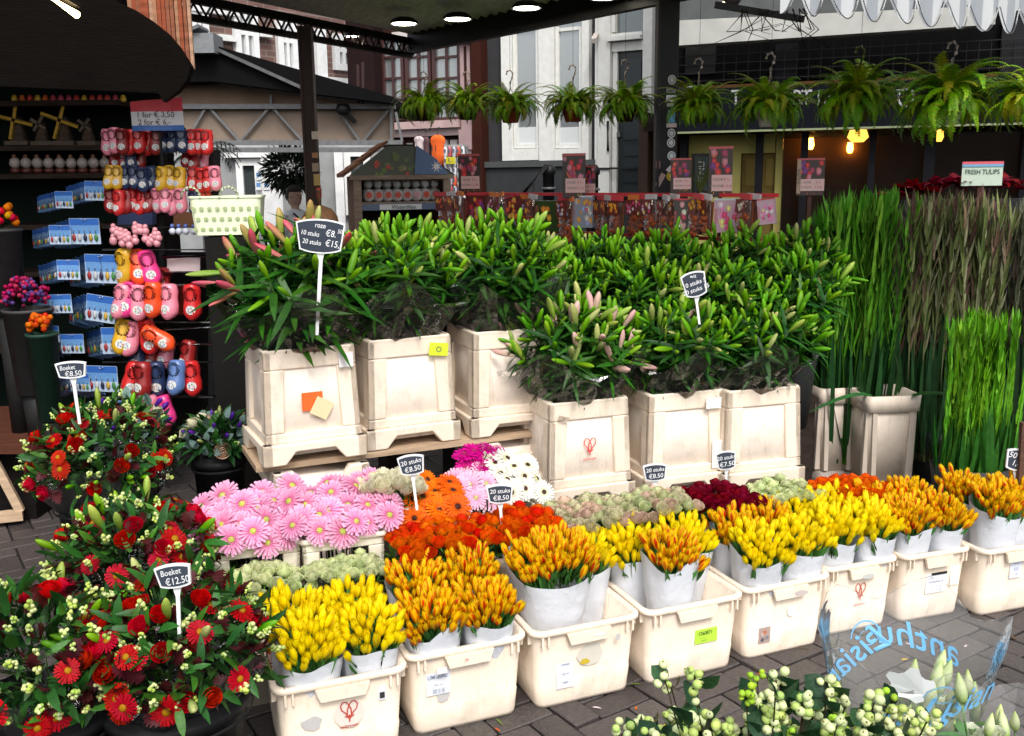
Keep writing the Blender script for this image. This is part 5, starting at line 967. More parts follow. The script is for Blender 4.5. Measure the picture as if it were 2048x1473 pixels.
# supports: upturned buckets under the plank and low crates under the lower lily row
TBU = []
for (x, y, lab) in ((610, 960, 'upturned cream bucket under the left end of the plank'), (975, 905, 'cream bucket in shade under the right of the plank'), (1080, 900, 'second shaded cream bucket under the right end of the plank')):
    p = UBT[0].location if x == 610 else (UBT[2].location if x == 975 else UBT[2].location+e_*.34)
    t = thing('tall_bucket', lab, 'bucket', (p.x+e_.x*.03+n_.x*.0, p.y+e_.y*.03, .553), 24, 'tall cream flower buckets'); t.rotation_euler = (math.pi, 0, R_(24)); ob('body', TBB, t, scale=(1, 1, 1.2)); bevel(ob('frame', TBF, t, scale=(1, 1, 1.2)), .006)
for k, t0 in enumerate(FBT):
    b = MB(); b.loft([rr(.34, .34, .03, 0), rr(.37, .37, .03, .28), rr(.37, .37, .03, .298)], (.62, .54, .46)); tag(ob('support_crate', b.mesh('support_crate', M_plastic), None, (t0.location.x, t0.location.y, 0), (0, 0, R_(20))), ['upturned cream crate under the bucket with red emblem', 'upturned cream crate under the middle bucket of the lower lily row', 'upturned cream crate under the right bucket of the lower lily row'][k], 'crate')
# greyer rimmed buckets of the gladioli
def rim_bucket(lab, p, yaw, w_=.30, h=.47, colr=(.60, .51, .42)):
    t = thing('rimmed_bucket', lab, 'bucket', (p.x, p.y, p.z), yaw, 'greyish rimmed buckets holding gladioli'); k = w_/.28
    b = MB(); b.loft([rr(.215*k, .215*k, .03, 0), rr(.245*k, .245*k, .03, h-.06), rr(.23*k, .23*k, .03, h-.06), rr(.2*k, .2*k, .03, .02)], colr)
    for kk in range(4):
        b.m = Matrix.Rotation(kk*math.pi/2, 4, 'Z')
        for x in (-.085, .085): b.prism([(x*k-.012, .01), (x*k+.012, .01), (x*1.12*k+.012, h-.07), (x*1.12*k-.012, h-.07)], -.122*k-.008, -.1*k, colr)
    b.m = None; ob('body', b.mesh('body', M_plastic), t)
    b = MB(); b.loft([rr(.25*k, .25*k, .03, h-.09), rr(.272*k, .272*k, .03, h-.085), rr(.28*k, .28*k, .03, h), rr(.255*k, .255*k, .028, h), rr(.235*k, .235*k, .028, h-.09)], tuple(q*1.1 for q in colr), cap0=False, cap1=False); ob('rim', b.mesh('rim', M_plastic), t); return t
GB = []
for (x, y, lab, yw) in ((1668, 945, 'greyish rimmed bucket left of the gladioli, beside the lily buckets', 10), (1768, 968, 'greyish rimmed bucket in front of the tall gladioli', 6)):
    p = Z(x, y, .10); GB.append(rim_bucket(lab, p+V((0.02, .15, 0)), yw))
b = MB()
for g_ in GB:
    b = MB(); b.loft([rr(.3, .3, .03, 0), rr(.27, .27, .03, .098)], (.34, .29, .25)); tag(ob('support_crate', b.mesh('s', M_plastic), None, (g_.location.x, g_.location.y, 0), (0, 0, R_(12))), 'low upturned crate under the '+('left' if g_ is GB[0] else 'right')+' greyish rimmed bucket', 'crate')

# ================================================================== LILIES
LG = (.018, .070, .011); LG2 = (.034, .108, .016)
LS = []
for v in range(7):
    b = MB(); H_ = .5; b.tube([(0, 0, 0), (U(-.01, .01), U(-.01, .01), H_*.5), (0, 0, H_)], [.006, .005, .004], (.05, .14, .03), 4)
    for i in range(20):
        z = H_*(.12+.86*i/20); a = i*2.4+U(-.4, .4); el = U(.25, .95); c_ = rnd.choice([LG, LG2, (.030, .095, .016), (.017, .062, .011)]); b.leaf((0, 0, z), (math.cos(a), math.sin(a), el), U(.10, .165), U(.019, .030), (0, 0, 1), U(.05, .5), c_, 4, .3)
    LS.append(b.mesh('lily_stem', M_leaf))
LB = {}
def bud_mesh(c0, c1, L=.1, r=.0145):
    b = MB(); n = 9; prof = [(.0035, 0), (.006, .06), (.009, .2), (.0118, .42), (.0128, .62), (.0108, .8), (.0055, .95), (.001, 1.0)]; rings = []
    for rd, z in prof: rings.append([(rd*(r/.0145)*(1+.13*math.cos(3*a))*math.cos(a), rd*(r/.0145)*(1+.13*math.cos(3*a))*math.sin(a), z*L) for a in [2*math.pi*j/n for j in range(n)]])
    cols = [tuple(c0[k]*(1-z)+c1[k]*z for k in range(3)) for rd, z in prof]; b.loft(rings, cols); return b.mesh('bud', M_bud)
LB['green'] = [bud_mesh((.06, .20, .018), (.15, .33, .035), .095), bud_mesh((.08, .23, .022), (.19, .36, .045), .085, .0135), bud_mesh((.055, .17, .02), (.11, .28, .03), .075, .012)]
LB['pale'] = [bud_mesh((.16, .29, .045), (.34, .42, .11), .11, .017), bud_mesh((.2, .3, .07), (.42, .43, .18), .1, .016)]
LB['pink'] = [bud_mesh((.22, .30, .07), (.55, .16, .17), .115, .0175), bud_mesh((.42, .20, .15), (.50, .09, .14), .105, .0165), bud_mesh((.20, .32, .05), (.40, .26, .12), .115, .0175)]
LB['blush'] = [bud_mesh((.45, .36, .22), (.62, .42, .38), .105, .0175), bud_mesh((.50, .40, .3), (.58, .34, .34), .1, .017)]
def crumple_cone(r0, r1, z0, z1, n=36, m=6, amp=.02, sq=1.0, flare=1.0):
    b = MB(); ph_ = [U(0, 6.28) for _ in range(6)]; rings = []
    for j in range(m+1):
        t = j/m; ring = []
        for i in range(n):
            a = 2*math.pi*i/n; r = r0+(r1-r0)*t**flare; r += amp*t*(math.sin(5*a+ph_[0])*.6+math.sin(9*a+ph_[1]+t*3)*.5+math.sin(14*a+ph_[2]-t*4)*.35)+U(-.3, .3)*amp*t
            ring.append((r*math.cos(a), r*math.sin(a)*sq, z0+(z1-z0)*t+(amp*1.6*math.sin(4*a+ph_[3])*t if j == m else 0)))
        rings.append(ring)
    b.loft(rings, (.8, .8, .8), False, False, False); return b
def lilies(lab, p, n, R, H, budk, per=3, lean=(0, 0), film=True, sl=1.0, bs=1.0, grp='bunches of budded lilies'):
    n = int(n*1.28)
    t = thing('lily_bunch', lab, 'lilies', (p.x, p.y, p.z), U(0, 20), grp)
    if film: ob('cellophane', crumple_cone(.155, R*1.02, -.05, H*.46, n=34, m=5, amp=.04).mesh('cellophane', M_film), t)
    for i in range(n):
        f = math.sqrt((i+.5)/n); a = i*2.39996+U(-.25, .25); tp = V((R*f*math.cos(a)+lean[0], R*f*math.sin(a)+lean[1], H*(1-.44*f**2.4)+U(-.045, .04))); bs_ = V((tp.x*.28, tp.y*.28, -.03)); d = tp-bs_; L = d.length
        d2 = (d.normalized()+V((.5*f*f*math.cos(a), .5*f*f*math.sin(a), 0))*.5).normalized(); q = quat(d2); s = ob('lily_stem', LS[i % 7], t, tuple(tp-d2*L), q, (sl, sl, L/.5)); 
        k = per if per < 9 else 3
        for j in range(rnd.choice([max(1, per-1), per, per, per+1])):
            az = j*2.1+U(-.6, .6); tl = U(.15, 1.0) if j else U(0, .35); bd_ = V((math.sin(tl)*math.cos(az), math.sin(tl)*math.sin(az), math.cos(tl))); kind = rnd.choices(list(budk.keys()), list(budk.values()))[0]
            zb = .5-(.0 if j == 0 else U(.0, .045)*.5/L*2); o = ob('bud', rnd.choice(LB[kind]), s, (bd_.x*.018/sl, bd_.y*.018/sl, zb), bd_.to_track_quat('Z', 'Y'), bs*U(.72, 1.06)); o.scale = (o.scale[0]/sl, o.scale[1]/sl, o.scale[2]*.5/L)
    return t
def above(t, h=.45): return V((t.location.x, t.location.y, t.location.z+h))
lilies('pink tinged lily buds with broad leaves above the bucket with orange note', above(UBT[0]), 30, .33, .46, {'green': 4, 'pale': 1, 'pink': 3.0}, 2, sl=1.45, bs=1.15)
lilies('green lily buds bulging over the middle bucket on the plank', above(UBT[1]), 38, .30, .44, {'green': 9, 'pale': 1.0, 'pink': .35}, 3)
lilies('green lily buds above the right bucket on the plank', above(UBT[2]), 36, .29, .44, {'green': 9, 'pale': .6}, 3)
lilies('lilies with pale pink and green buds over the bucket with red emblem', above(FBT[0]), 38, .30, .37, {'green': 6, 'pale': 3, 'blush': 1.6}, 3, bs=1.05)
lilies('green lily buds over the middle bucket of the lower row', above(FBT[1]), 38, .29, .37, {'green': 7, 'pale': 2, 'blush': .3}, 3, lean=(.02, -.02))
lilies('yellow green lily buds leaning right over the end bucket of the lower row', above(FBT[2]), 38, .30, .37, {'green': 6, 'pale': 2.5}, 3, lean=(.06, 0))
# back rows stand in their own buckets
BK = [(915, 470, 4.9, 'green budded lilies at the back, right of the big chalk board'), (1060, 478, 5.0, 'green budded lilies in the back row, left of its centre'), (1200, 480, 4.95, 'green budded lilies mid back row under the bird of paradise packet'), (1340, 480, 4.95, 'green budded lilies in the back row below the stickered post'), (1480, 478, 4.95, 'green budded lilies in the back row below the pink packets'), (1600, 478, 4.95, 'green budded lilies at the right end of the back row against the gladioli'), (1120, 535, 4.62, 'green budded lilies behind the lower row, left'), (1280, 530, 4.62, 'green budded lilies behind the lower row, centre'), (1440, 530, 4.65, 'green budded lilies behind the slanted chalk board'), (1590, 530, 4.7, 'green budded lilies behind the lower row, right end'), (780, 470, 4.75, 'green budded lilies behind the big chalk board')]
for i, (x, y, Y, lab) in enumerate(BK):
    q = D(x, y, Y); bz = q.z-.40; lilies(lab, V((q.x, q.y, bz)), 30, .25, .41, {'green': 12, 'pale': .8}, 3, film=i in (6, 7), bs=.95)
    t = thing('dark_tub', 'dark tub under the '+lab.replace('green budded ', ''), 'tub', (q.x, q.y, bz-.4), 25, 'dark tubs behind the lilies'); b = MB(); b.lathe([(.09, .01), (.13, .4), (.12, .4), (.08, .03)], 14, (.02, .02, .02)); ob('body', b.mesh('tub', M_black), t)
    b = MB(); h = bz-.4
    b.box((0, 0, h/2), (.16, .16, h-.004), (.03, .022, .018)); tag(ob('wooden_stand', b.mesh('ws', M_wood), None, (q.x, q.y, 0), (0, 0, R_(25))), 'dark stand under the '+lab.replace('green budded ', ''), 'stand', 'dark stands behind the lilies')

# ================================================================== GLADIOLI
def glad(cs, cl_, nb, hgt=1.2):
    b = MB(); b.tube([(0, 0, 0), (U(-.01, .01), U(-.01, .01), hgt*.55), (U(-.02, .02), U(-.02, .02), hgt*.93)], [.007, .006, .003], cs[0], 5)
    for i in range(nb):
        z = hgt*(.42+.53*i/nb); a = (i % 2)*math.pi+U(-.5, .5); c = rnd.choice(cs); b.leaf((0, 0, z), (math.cos(a)*.22, math.sin(a)*.22, 1), hgt*U(.085, .12), .019, (math.cos(a), math.sin(a), 0), -.05, c, 3, .5)
    for i in range(3): a = U(0, 6.28); b.leaf((0, 0, hgt*.90), (math.cos(a)*.4, math.sin(a)*.4, 1), hgt*U(.07, .12), .018, (math.cos(a), math.sin(a), 0), U(0, .5), rnd.choice(cs), 3, .3)
    for i in range(3):
        a = U(0, 6.28); b.leaf((.004*math.cos(a), .004*math.sin(a), .03), (math.cos(a)*U(.03, .22), math.sin(a)*U(.03, .22), 1), hgt*U(.4, .58), U(.026, .036), (math.cos(a), math.sin(a), 0), U(0, .18), cl_, 5, .12)
    return b.mesh('stalk', M_matte_leaf)
GLG = [glad([(.08, .24, .03), (.12, .32, .045), (.18, .36, .06)], (.022, .075, .022), 13) for _ in range(5)]
GLP = [glad([(.15, .17, .07), (.19, .13, .09), (.19, .22, .09), (.12, .065, .06), (.25, .25, .15), (.13, .17, .06)], (.02, .06, .02), 14) for _ in range(6)]
GLF = [glad([(.13, .33, .035), (.19, .41, .055), (.095, .26, .028)], (.035, .12, .02), 13, .9) for _ in range(5)]
GLD = [glad([(.10, .11, .07), (.13, .10, .08), (.08, .09, .05)], (.02, .05, .02), 12) for _ in range(3)]
def gladioli(lab, p, n, rx_, ry_, ms, zs=1.0, lean=0.0):
    t = thing('gladiolus_bunch', lab, 'gladioli', (p.x, p.y, p.z), 12, 'bundles of budded gladioli')
    for i in range(n):
        f = math.sqrt((i+.5)/n); a = i*2.39996; x, y = rx_*f*math.cos(a), ry_*f*math.sin(a); s = zs*U(.95, 1.04)
        ob('stalk', ms[i % len(ms)], t, (x*.72, y*.72, 0), (R_(-y*18)+U(-.02, .02), R_(x*26+lean)+U(-.05, .05), U(0, 6.28)), s)
    return t
def zt_at(x, y, Y): return D(x, y, Y).z
q = D(1735, 700, 5.25); H0 = D(1735, 405, 5.25).z
gladioli('tall green gladioli bundle rising from the greyish bucket', V((q.x-.05, 5.25, .14)), 84, .24, .17, GLG, (H0-.14)/1.19)
q = D(1895, 700, 5.3); H0 = D(1895, 400, 5.3).z; gladioli('tall brownish purple gladioli bundle, widest at the back right', V((q.x, 5.3, .14)), 118, .36, .18, GLP, (H0-.14)/1.2, 2)
q = D(1668, 700, 5.3); H0 = D(1668, 425, 5.3).z; gladioli('narrow green gladioli bundle against the right end of the lilies', V((q.x, 5.35, .14)), 46, .15, .12, GLG, (H0-.14)/1.2)
q = D(2070, 700, 5.2); H0 = D(2070, 420, 5.2).z; gladioli('dull dark gladioli bundle at the right edge of the photo', V((q.x+.02, 5.3, .14)), 60, .2, .16, GLD, (H0-.14)/1.2, 3)
q = D(1950, 900, 4.6); H0 = D(1950, 640, 4.6).z; gladioli('fresh light green gladioli bundle in front, short stalks behind the tulips', V((q.x, 4.6, .06)), 62, .235, .13, GLF, (H0-.06)/.885)
for x, Y, lab in ((1895, 5.3, 'dark bucket hidden under the purple gladioli'), (2070, 5.3, 'dark bucket hidden under the gladioli at the right edge'), (1955, 4.6, 'dark tub hidden under the light green gladioli')):
    q = D(x, 800, Y); b = MB(); b.lathe([(.15, 0), (.2, .3), (.19, .3), (.14, .02)], 16, (.03, .03, .03), sy=.8); tag(ob('dark_tub', b.mesh('tub', M_black), None, (q.x, Y, 0)), lab, 'tub')
# long loose blades drooping over the rims
t = thing('drooping_leaves', 'long dark leaves drooping over the rim of the greyish buckets', 'leaves', (GB[1].location.x, GB[1].location.y-.12, .57))
for (x, y, z, dx, dz, L, bn) in ((.02, 0, 0, .10, .8, .28, .5), (-.10, 0, .0, -.5, .2, .30, .7), (.08, .0, -.02, .25, .3, .25, .9)):
    b = MB(); b.leaf((x, y, z), (dx, -.25, dz), L, .035, (0, -.5, 1), bn, (.03, .10, .03), 6, .15); ob('leaf', b.mesh('leaf', M_leaf), t)
# dark red flowers on the counter behind the gladioli
t = thing('red_leaf_bunch', 'dark red leafy flowers showing over the tops of the purple gladioli', 'flowers', tuple(D(1930, 385, 5.75)))
b = MB()
for k in range(9): a = U(0, 6.28); b.leaf((0, 0, 0), (math.cos(a), math.sin(a), U(.2, .8)), .09, .045, (0, 0, 1), .3, rnd.choice([(.13, .009, .014), (.17, .013, .02), (.09, .008, .011)]), 3)
rl = b.mesh('flower', M_petal)
for k in range(60): x = U(-.42, .32); ob('flower', rl, t, (x, U(-.1, .12), U(-.02, .035)+.05*math.sin((x+.3)*4)), (U(-.4, .4), U(-.4, .4), U(0, 6)), U(.7, 1.1))
p = t.location; b = MB(); b.box((0, 0, -.03-(p.z-.03)/2), (.8, .25, p.z-.05), (.02, .02, .022)); tag(ob('flower_trough', b.mesh('ft', M_black), None, tuple(p)), 'dark trough under the dark red flowers', 'trough')
# ================================================================== TULIPS in paper in the crates
def tulip_mesh(kind):
    b = MB(); bend = U(-.02, .02)
    b.tube([(bend*1, 0, -.10), (bend*.5, 0, -.05), (0, 0, 0)], [.004, .0038, .004], (.13, .26, .05), 4)
    for i in range(2): a = U(0, 6.28); b.leaf((.004, 0, -.075), (math.cos(a)*.16, math.sin(a)*.16, 1), U(.06, .10), U(.022, .03), (math.cos(a), math.sin(a), 0), U(-.05, .15), (.085, .22, .06), 4, .3)
    op = U(.85, 1.25); H_ = U(.056, .068)
    for k in range(6):
        inn = k >= 3; a0 = (k % 3)*2.094+(1.047 if inn else 0)+U(-.1, .1); sc2 = .86 if inn else 1.0; vs = []; cs = []; red = U(.65, 1.0)
        for i in range(5):
            t = i/4; r = (.004+.0105*math.sin(min(1, t*1.7)*math.pi/2))*sc2 if t < .6 else (.0145-.0085*((t-.6)/.4)**1.5*(2.0-op))*sc2; hw = [.28, .72, .86, .55, .04][i]
            for j in (-1, -.5, 0, .5, 1):
                a = a0+j*hw; rr_ = r*(1.0-.07*j*j); vs.append((rr_*math.cos(a), rr_*math.sin(a), H_*t*(1.05 if inn else 1)))
                if kind == 'yellow': c = (.84, .65, .014) if t > .15 else (.5, .5, .05)
                else:
                    f = (red if abs(j) < .6 else .0)*(1 if t < .8 else .2); f = f*(1.0 if not inn else .45); c = tuple(x*(1-f)+y*f for x, y in zip((.88, .63, .010), (.50, .032, .016)))
                cs.append(c)
        fs = [(5*i+j, 5*i+j+1, 5*i+j+6, 5*i+j+5) for i in range(4) for j in range(4)]; b.add(vs, fs, cs, True)
    return b.mesh('tulip', M_petal)
TU = {'yellow': [tulip_mesh('yellow') for _ in range(6)], 'flamed': [tulip_mesh('flamed') for _ in range(7)]}
def wrap_mesh(w0, d0, w1, d1, h, front_dip=.04, tear=False):
    b = MB(); n = 40; m = 7; ph_ = [U(0, 6.28) for _ in range(5)]; rings = []
    for j in range(m+1):
        t = j/m; ring = []
        for i in range(n):
            a = 2*math.pi*i/n; ca, sa = math.cos(a), math.sin(a); sq = (abs(ca)**3.2+abs(sa)**3.2)**(-1/3.2); w_ = (w0+(w1-w0)*t)/2; d_ = (d0+(d1-d0)*t)/2
            wob = 1+.035*math.sin(3*a+ph_[0]+t)+.02*math.sin(7*a+ph_[1]+3*t)+U(-.014, .014)+.03*math.sin(4*a+ph_[3]+5*t)*t
            zt = h+(-front_dip*max(0, -sa)+front_dip*.6*max(0, sa)+.008*math.sin(3*a+ph_[2]))
            if tear and -.9 < a-5.3 < .9: zt += .03*math.cos((a-5.3)*1.7)
            ring.append((w_*sq*ca*wob, d_*sq*sa*wob, zt*t))
        rings.append(ring)
    b.loft(rings, (.74, .77, .83), True, True, False); return b.mesh('wrapping_paper', M_paper)
def tulip_bunch(lab, cr, x, y, kind, w1=.165, d1=.155, h=.375, n=30, tilt=(0, 0), z0=.02, dip=.045, mix=None, tear=False):
    M = Matrix.LocRotScale(cr.location, cr.rotation_euler, cr.scale); w1 *= (.96+.04*cr.scale[0]) if cr.scale[0] > 1 else cr.scale[0]; p = M @ V((x, y, z0)); t = thing('tulip_bunch', lab, 'tulips', tuple(p), 0, 'paper wrapped tulip bunches'); t.rotation_euler = (tilt[0], tilt[1], cr.rotation_euler.z+U(-.05, .05))
    ob('wrapping_paper', wrap_mesh(.10, .09, w1, d1, h, dip, tear), t); cols = 6; k = 0
    nx = max(3, round(math.sqrt(n*w1/d1))); ny = max(3, round(n/nx))
    for i in range(nx):
        for j in range(ny):
            fx, fy = (i+.5+U(-.32, .32))/nx-.5, (j+.5+U(-.32, .32))/ny-.5; X, Yy = fx*w1*.88, fy*d1*.9
            zz = h+.008+.10*(fy)*.45+U(-.026, .024)-dip*.25+.012*(1-4*fx*fx); dr = V((fx*1.0+U(-.2, .2), fy*.8-.10+U(-.2, .2), 1)); kd = kind if (mix is None or U(0, 1) > mix[1]) else mix[0]
            ob('tulip', rnd.choice(TU[kd]), t, (X, Yy-.012, zz), quat(dr), (U(.74, .92), U(.74, .92), U(.72, .98)))
    return t
FLM = 'flamed red'
TL = {0: [(.105, .10, 'yellow', 'yellow tulips in the front left corner of the leftmost crate'), (.275, .10, 'yellow', 'yellow tulips at the front right of the leftmost crate, heads just over the paper'), (.10, .262, 'yellow', 'yellow tulips at the back left of the leftmost crate'), (.275, .262, 'yellow', 'yellow tulips at the back right of the leftmost crate')],
      1: [(.105, .10, 'flamed', f'{FLM} tulips with crumpled paper at the front left of the UM-2000 crate'), (.275, .10, 'flamed', f'{FLM} tulips at the front right of the UM-2000 crate'), (.105, .262, 'flamed', f'{FLM} tulips at the back left of the UM-2000 crate'), (.275, .262, 'flamed', f'{FLM} tulips at the back right of the UM-2000 crate')],
      2: [(.29, .27, 'yellow', 'yellow tulips standing behind the tall flamed bunch of the half empty crate')],
      3: [(.15, .13, 'flamed', f'{FLM} tulips in folded paper alone at the front of the lime sticker crate'), (.10, .275, 'yellow', 'yellow tulips at the back left of the lime sticker crate'), (.285, .28, 'yellow', 'yellow tulips at the back right of the lime sticker crate')],
      4: [(.105, .10, 'yellow', 'yellow tulips at the front left of the crate with the dark picture sticker'), (.275, .10, 'yellow', 'yellow tulips at the front right of the crate with the dark picture sticker'), (.105, .262, 'flamed', f'{FLM} tulips at the back left of the crate with the dark picture sticker'), (.275, .262, 'flamed', f'{FLM} tulips at the back right of the crate with the dark picture sticker')],
      5: [(.10, .11, 'yellow', 'yellow tulips at the front left of the red emblem crate'), (.275, .09, 'yellow', 'yellow tulips sagging at the front right of the red emblem crate'), (.10, .265, 'yellow', 'yellow tulips at the back left of the red emblem crate'), (.275, .262, 'yellow', 'yellow tulips at the back right of the red emblem crate')],
      6: [(.10, .10, 'flamed', f'{FLM} tulips at the front left of the crate with the black bar label'), (.27, .10, 'flamed', f'{FLM} tulips at the front right of the crate with the black bar label'), (.10, .262, 'flamed', f'{FLM} tulips at the back left of the crate with the black bar label'), (.275, .262, 'flamed', f'{FLM} tulips at the back right of the crate with the black bar label')],
      7: [(.13, .10, 'flamed', f'{FLM} tulips at the front of the rightmost crate'), (.28, .12, 'flamed', f'{FLM} tulips at the right of the rightmost crate, cut by the photo edge'), (.12, .262, 'flamed', f'{FLM} tulips at the back of the rightmost crate')]}
for ci, lst in TL.items():
    for (x, y, k, lab) in lst:
        back = y > .2; lone = ci == 3 and not back
        tulip_bunch(lab, CRATES[ci], x, y, k, w1=.19 if lone else .182, d1=.172, h=(.375 if back else (.34 if ci < 2 else .372)) + (.02 if lone else 0) + (.035 if ci == 7 else 0) - (.02 if ci == 0 and back else 0), n=72 if not back else 60, tilt=(U(-.02, .05), U(-.03, .03)), tear=lone or (ci == 1 and not back and x < .2), mix=('flamed', .0), dip=.03)
tulip_bunch(f'big tall bunch of {FLM} tulips in wide paper, standing in the half empty crate', CRATES[2], .155, .19, 'flamed', w1=.30, d1=.20, h=.43, n=135, tilt=(.02, -.05), dip=.06)
# ================================================================== ROSES
def rose_mesh(c0, c1, r=.021):
    b = MB(); b.tube([(0, 0, -.16), (0, 0, -.01)], .003, (.06, .13, .03), 4)
    for (k, rad, h0, h1, op) in ((5, 1.0, -.35, .62, .35), (4, .74, -.2, .78, .1), (3, .48, .0, .9, -.1), (2, .24, .1, .95, -.15)):
        for i in range(k):
            a0 = i*6.283/k+k*.7; hw = 3.4/k; vs = []; cs = []
            for ii in range(4):
                t = ii/3; rr_ = r*rad*(.45+.62*math.sin(t*1.9))*(1+op*max(0, t-.55))
                for j in (-1, -.33, .33, 1): a = a0+j*hw*(.6+.4*t); vs.append((rr_*math.cos(a), rr_*math.sin(a), r*(h0+(h1-h0)*t-(.18*abs(j)*t))*1.5)); cs.append(tuple(p*(1-t)+q*t for p, q in zip(c0, c1)))
            b.add(vs, [(4*ii+j, 4*ii+j+1, 4*ii+j+5, 4*ii+j+4) for ii in range(3) for j in range(3)], cs, True)
    for i in range(4): a = i*1.57; b.leaf((0, 0, -.012), (math.cos(a), math.sin(a), .3), .028, .008, (0, 0, 1), .6, (.06, .14, .03), 2)
    return b.mesh('rose', M_petal)
ROSE = {'orange red': [rose_mesh((.78, .36, .10), (.70, .10, .03)), rose_mesh((.78, .28, .08), (.76, .20, .06)), rose_mesh((.74, .18, .06), (.66, .06, .04))], 'pale green': [rose_mesh((.52, .62, .25), (.72, .74, .48)), rose_mesh((.48, .58, .24), (.66, .72, .42))], 'green pink': [rose_mesh((.46, .52, .24), (.66, .60, .42)), rose_mesh((.5, .54, .28), (.70, .50, .42)), rose_mesh((.44, .52, .22), (.6, .62, .38))], 'dark red': [rose_mesh((.16, .01, .02), (.22, .012, .03)), rose_mesh((.12, .01, .015), (.17, .01, .02))], 'orange': [rose_mesh((.72, .25, .05), (.75, .14, .02)), rose_mesh((.7, .2, .05), (.7, .10, .02))], 'red': [rose_mesh((.42, .008, .012), (.5, .012, .015), .027)], 'peach': [rose_mesh((.75, .55, .4), (.75, .5, .38), .028)], 'cream': [rose_mesh((.7, .65, .42), (.75, .72, .55), .026)]}
LEAFC = MB()
for k in range(10): a = U(0, 6.28); LEAFC.leaf((U(-.02, .02), U(-.02, .02), U(-.06, .0)), (math.cos(a), math.sin(a), U(.2, 1.2)), U(.04, .07), U(.022, .032), (0, 0, 1), .2, rnd.choice([(.03, .085, .02), (.05, .12, .03)]), 3)
LEAFM = LEAFC.mesh('leaves', M_leaf)
def roses(lab, px, py, z, wd, dp, n, kind, yaw=22, film=False, base=True, sc_=1.0):
    p = Z(px, py, z); t = thing('rose_bunch', lab, 'roses', tuple(p), yaw); nx = max(3, round(math.sqrt(n*wd/dp))); ny = max(3, round(n/nx))
    for i in range(nx):
        for j in range(ny):
            fx, fy = (i+.5+U(-.35, .35))/nx-.5, (j+.5+U(-.35, .35))/ny-.5; ob('rose', rnd.choice(ROSE[kind]), t, (fx*wd, fy*dp, U(-.014, .014)+.018*(1-4*fx*fx)-.03*max(0, -fy)), quat((fx*.7+U(-.15, .15), fy*.7-.1+U(-.15, .15), 1)), U(.85, 1.12)*sc_)
            if (i+j) % 3 == 0: ob('leaf_spray', LEAFM, t, (fx*wd*1.02, fy*dp, -.045), (0, 0, U(0, 6)), U(.8, 1.1))
    ph_ = thing('flower_tub', 'cream tub holding the '+lab, 'tub', (p.x, p.y, 0), yaw); h = z-.07; b = MB()
    b.loft([rr(wd*.78, dp*.78, .03, 0), rr(wd*.92, dp*.94, .03, h-.03), rr(wd*.97, dp*.98, .03, h-.03), rr(wd*.97, dp*.98, .03, h), rr(wd*.86, dp*.88, .03, h), rr(wd*.74, dp*.74, .03, .02)], CREAM); ob('body', b.mesh('body', M_plastic), ph_)
    ml = MB()
    for k in range(60): x, y = U(-.46, .46)*wd, U(-.46, .46)*dp; a = U(0, 6.28); ml.leaf((x, y, U(-.08, -.03)), (math.cos(a), math.sin(a), U(.1, .8)), U(.04, .06), .025, (0, 0, 1), .2, (.03, .085, .022), 2)
    for k in range(26): x, y = U(-.4, .4)*wd, U(-.4, .4)*dp; ml.tube([(x*.8, y*.8, -h+.03), (x, y, -.03)], .003, (.05, .12, .03), 3, False)
    ob('stems_and_leaves', ml.mesh('stems', M_leaf), t)
    if film: b = crumple_cone(.5, .5, -.11, .01, 36, 4, .012); b.v = [(x*wd*1.04, y*dp*1.04, z_) for x, y, z_ in b.v]; ob('cellophane', b.mesh('cellophane', M_film), t)
roses('pale green roses beside the pink gerbera tub, left bunch', 520, 1168, .39, .26, .2, 40, 'pale green', film=True)
roses('pale green roses in cellophane below the right pink gerberas', 690, 1144, .40, .26, .16, 34, 'pale green', film=True)
roses('orange red roses in front of the orange gerberas, left bunch', 880, 1078, .47, .32, .24, 58, 'orange red')
roses('orange red roses under the right chalk board, right bunch', 1040, 1052, .485, .27, .24, 50, 'orange red')
roses('greenish roses with pink edges, left bunch below the red emblem bucket', 1185, 1032, .47, .28, .24, 46, 'green pink', sc_=1.1)
roses('pinkish green roses at the foot of a chalk board, right bunch', 1312, 1010, .48, .27, .22, 44, 'green pink', sc_=1.1)
roses('dark red roses below the second lily bucket', 1440, 1000, .46, .30, .22, 54, 'dark red')
roses('pale green roses between the dark red and the orange roses', 1565, 990, .45, .27, .2, 42, 'pale green')
roses('bright orange roses in front of the greyish buckets', 1705, 985, .43, .32, .22, 60, 'orange')
# ================================================================== GERBERAS
def gerbera_mesh(c0, c1, eye, ring=None, r=.052, n=24):
    b = MB(); b.tube([(0, 0, 0), (0, .004, -.12), (0, .02, -.3)], .003, (.10, .2, .05), 4)
    for L, m_, z, el, wdt in ((r, n, .0, .12, .24), (r*.86, n-4, .004, .3, .2), (r*.5, 16, .007, .5, .12)):
        for i in range(m_):
            a = i*6.283/m_+U(-.06, .06); e2 = el+U(-.08, .1); b.leaf((.006*math.cos(a), .006*math.sin(a), z), (math.cos(a), math.sin(a), e2), L*U(.93, 1.04), L*wdt, (0, 0, 1), .12+U(0, .1), c0, 2, .12, c1, prof=lambda t: .75+.45*t if t < .8 else .7)
    b.lathe([(.013, .003), (.012, .009), (.007, .012), (.001, .0125)], 9, eye, cap0=False)
    if ring: b.lathe([(.019, .006), (.013, .011)], 12, ring, cap0=False, cap1=False)
    return b.mesh('gerbera', M_petal)
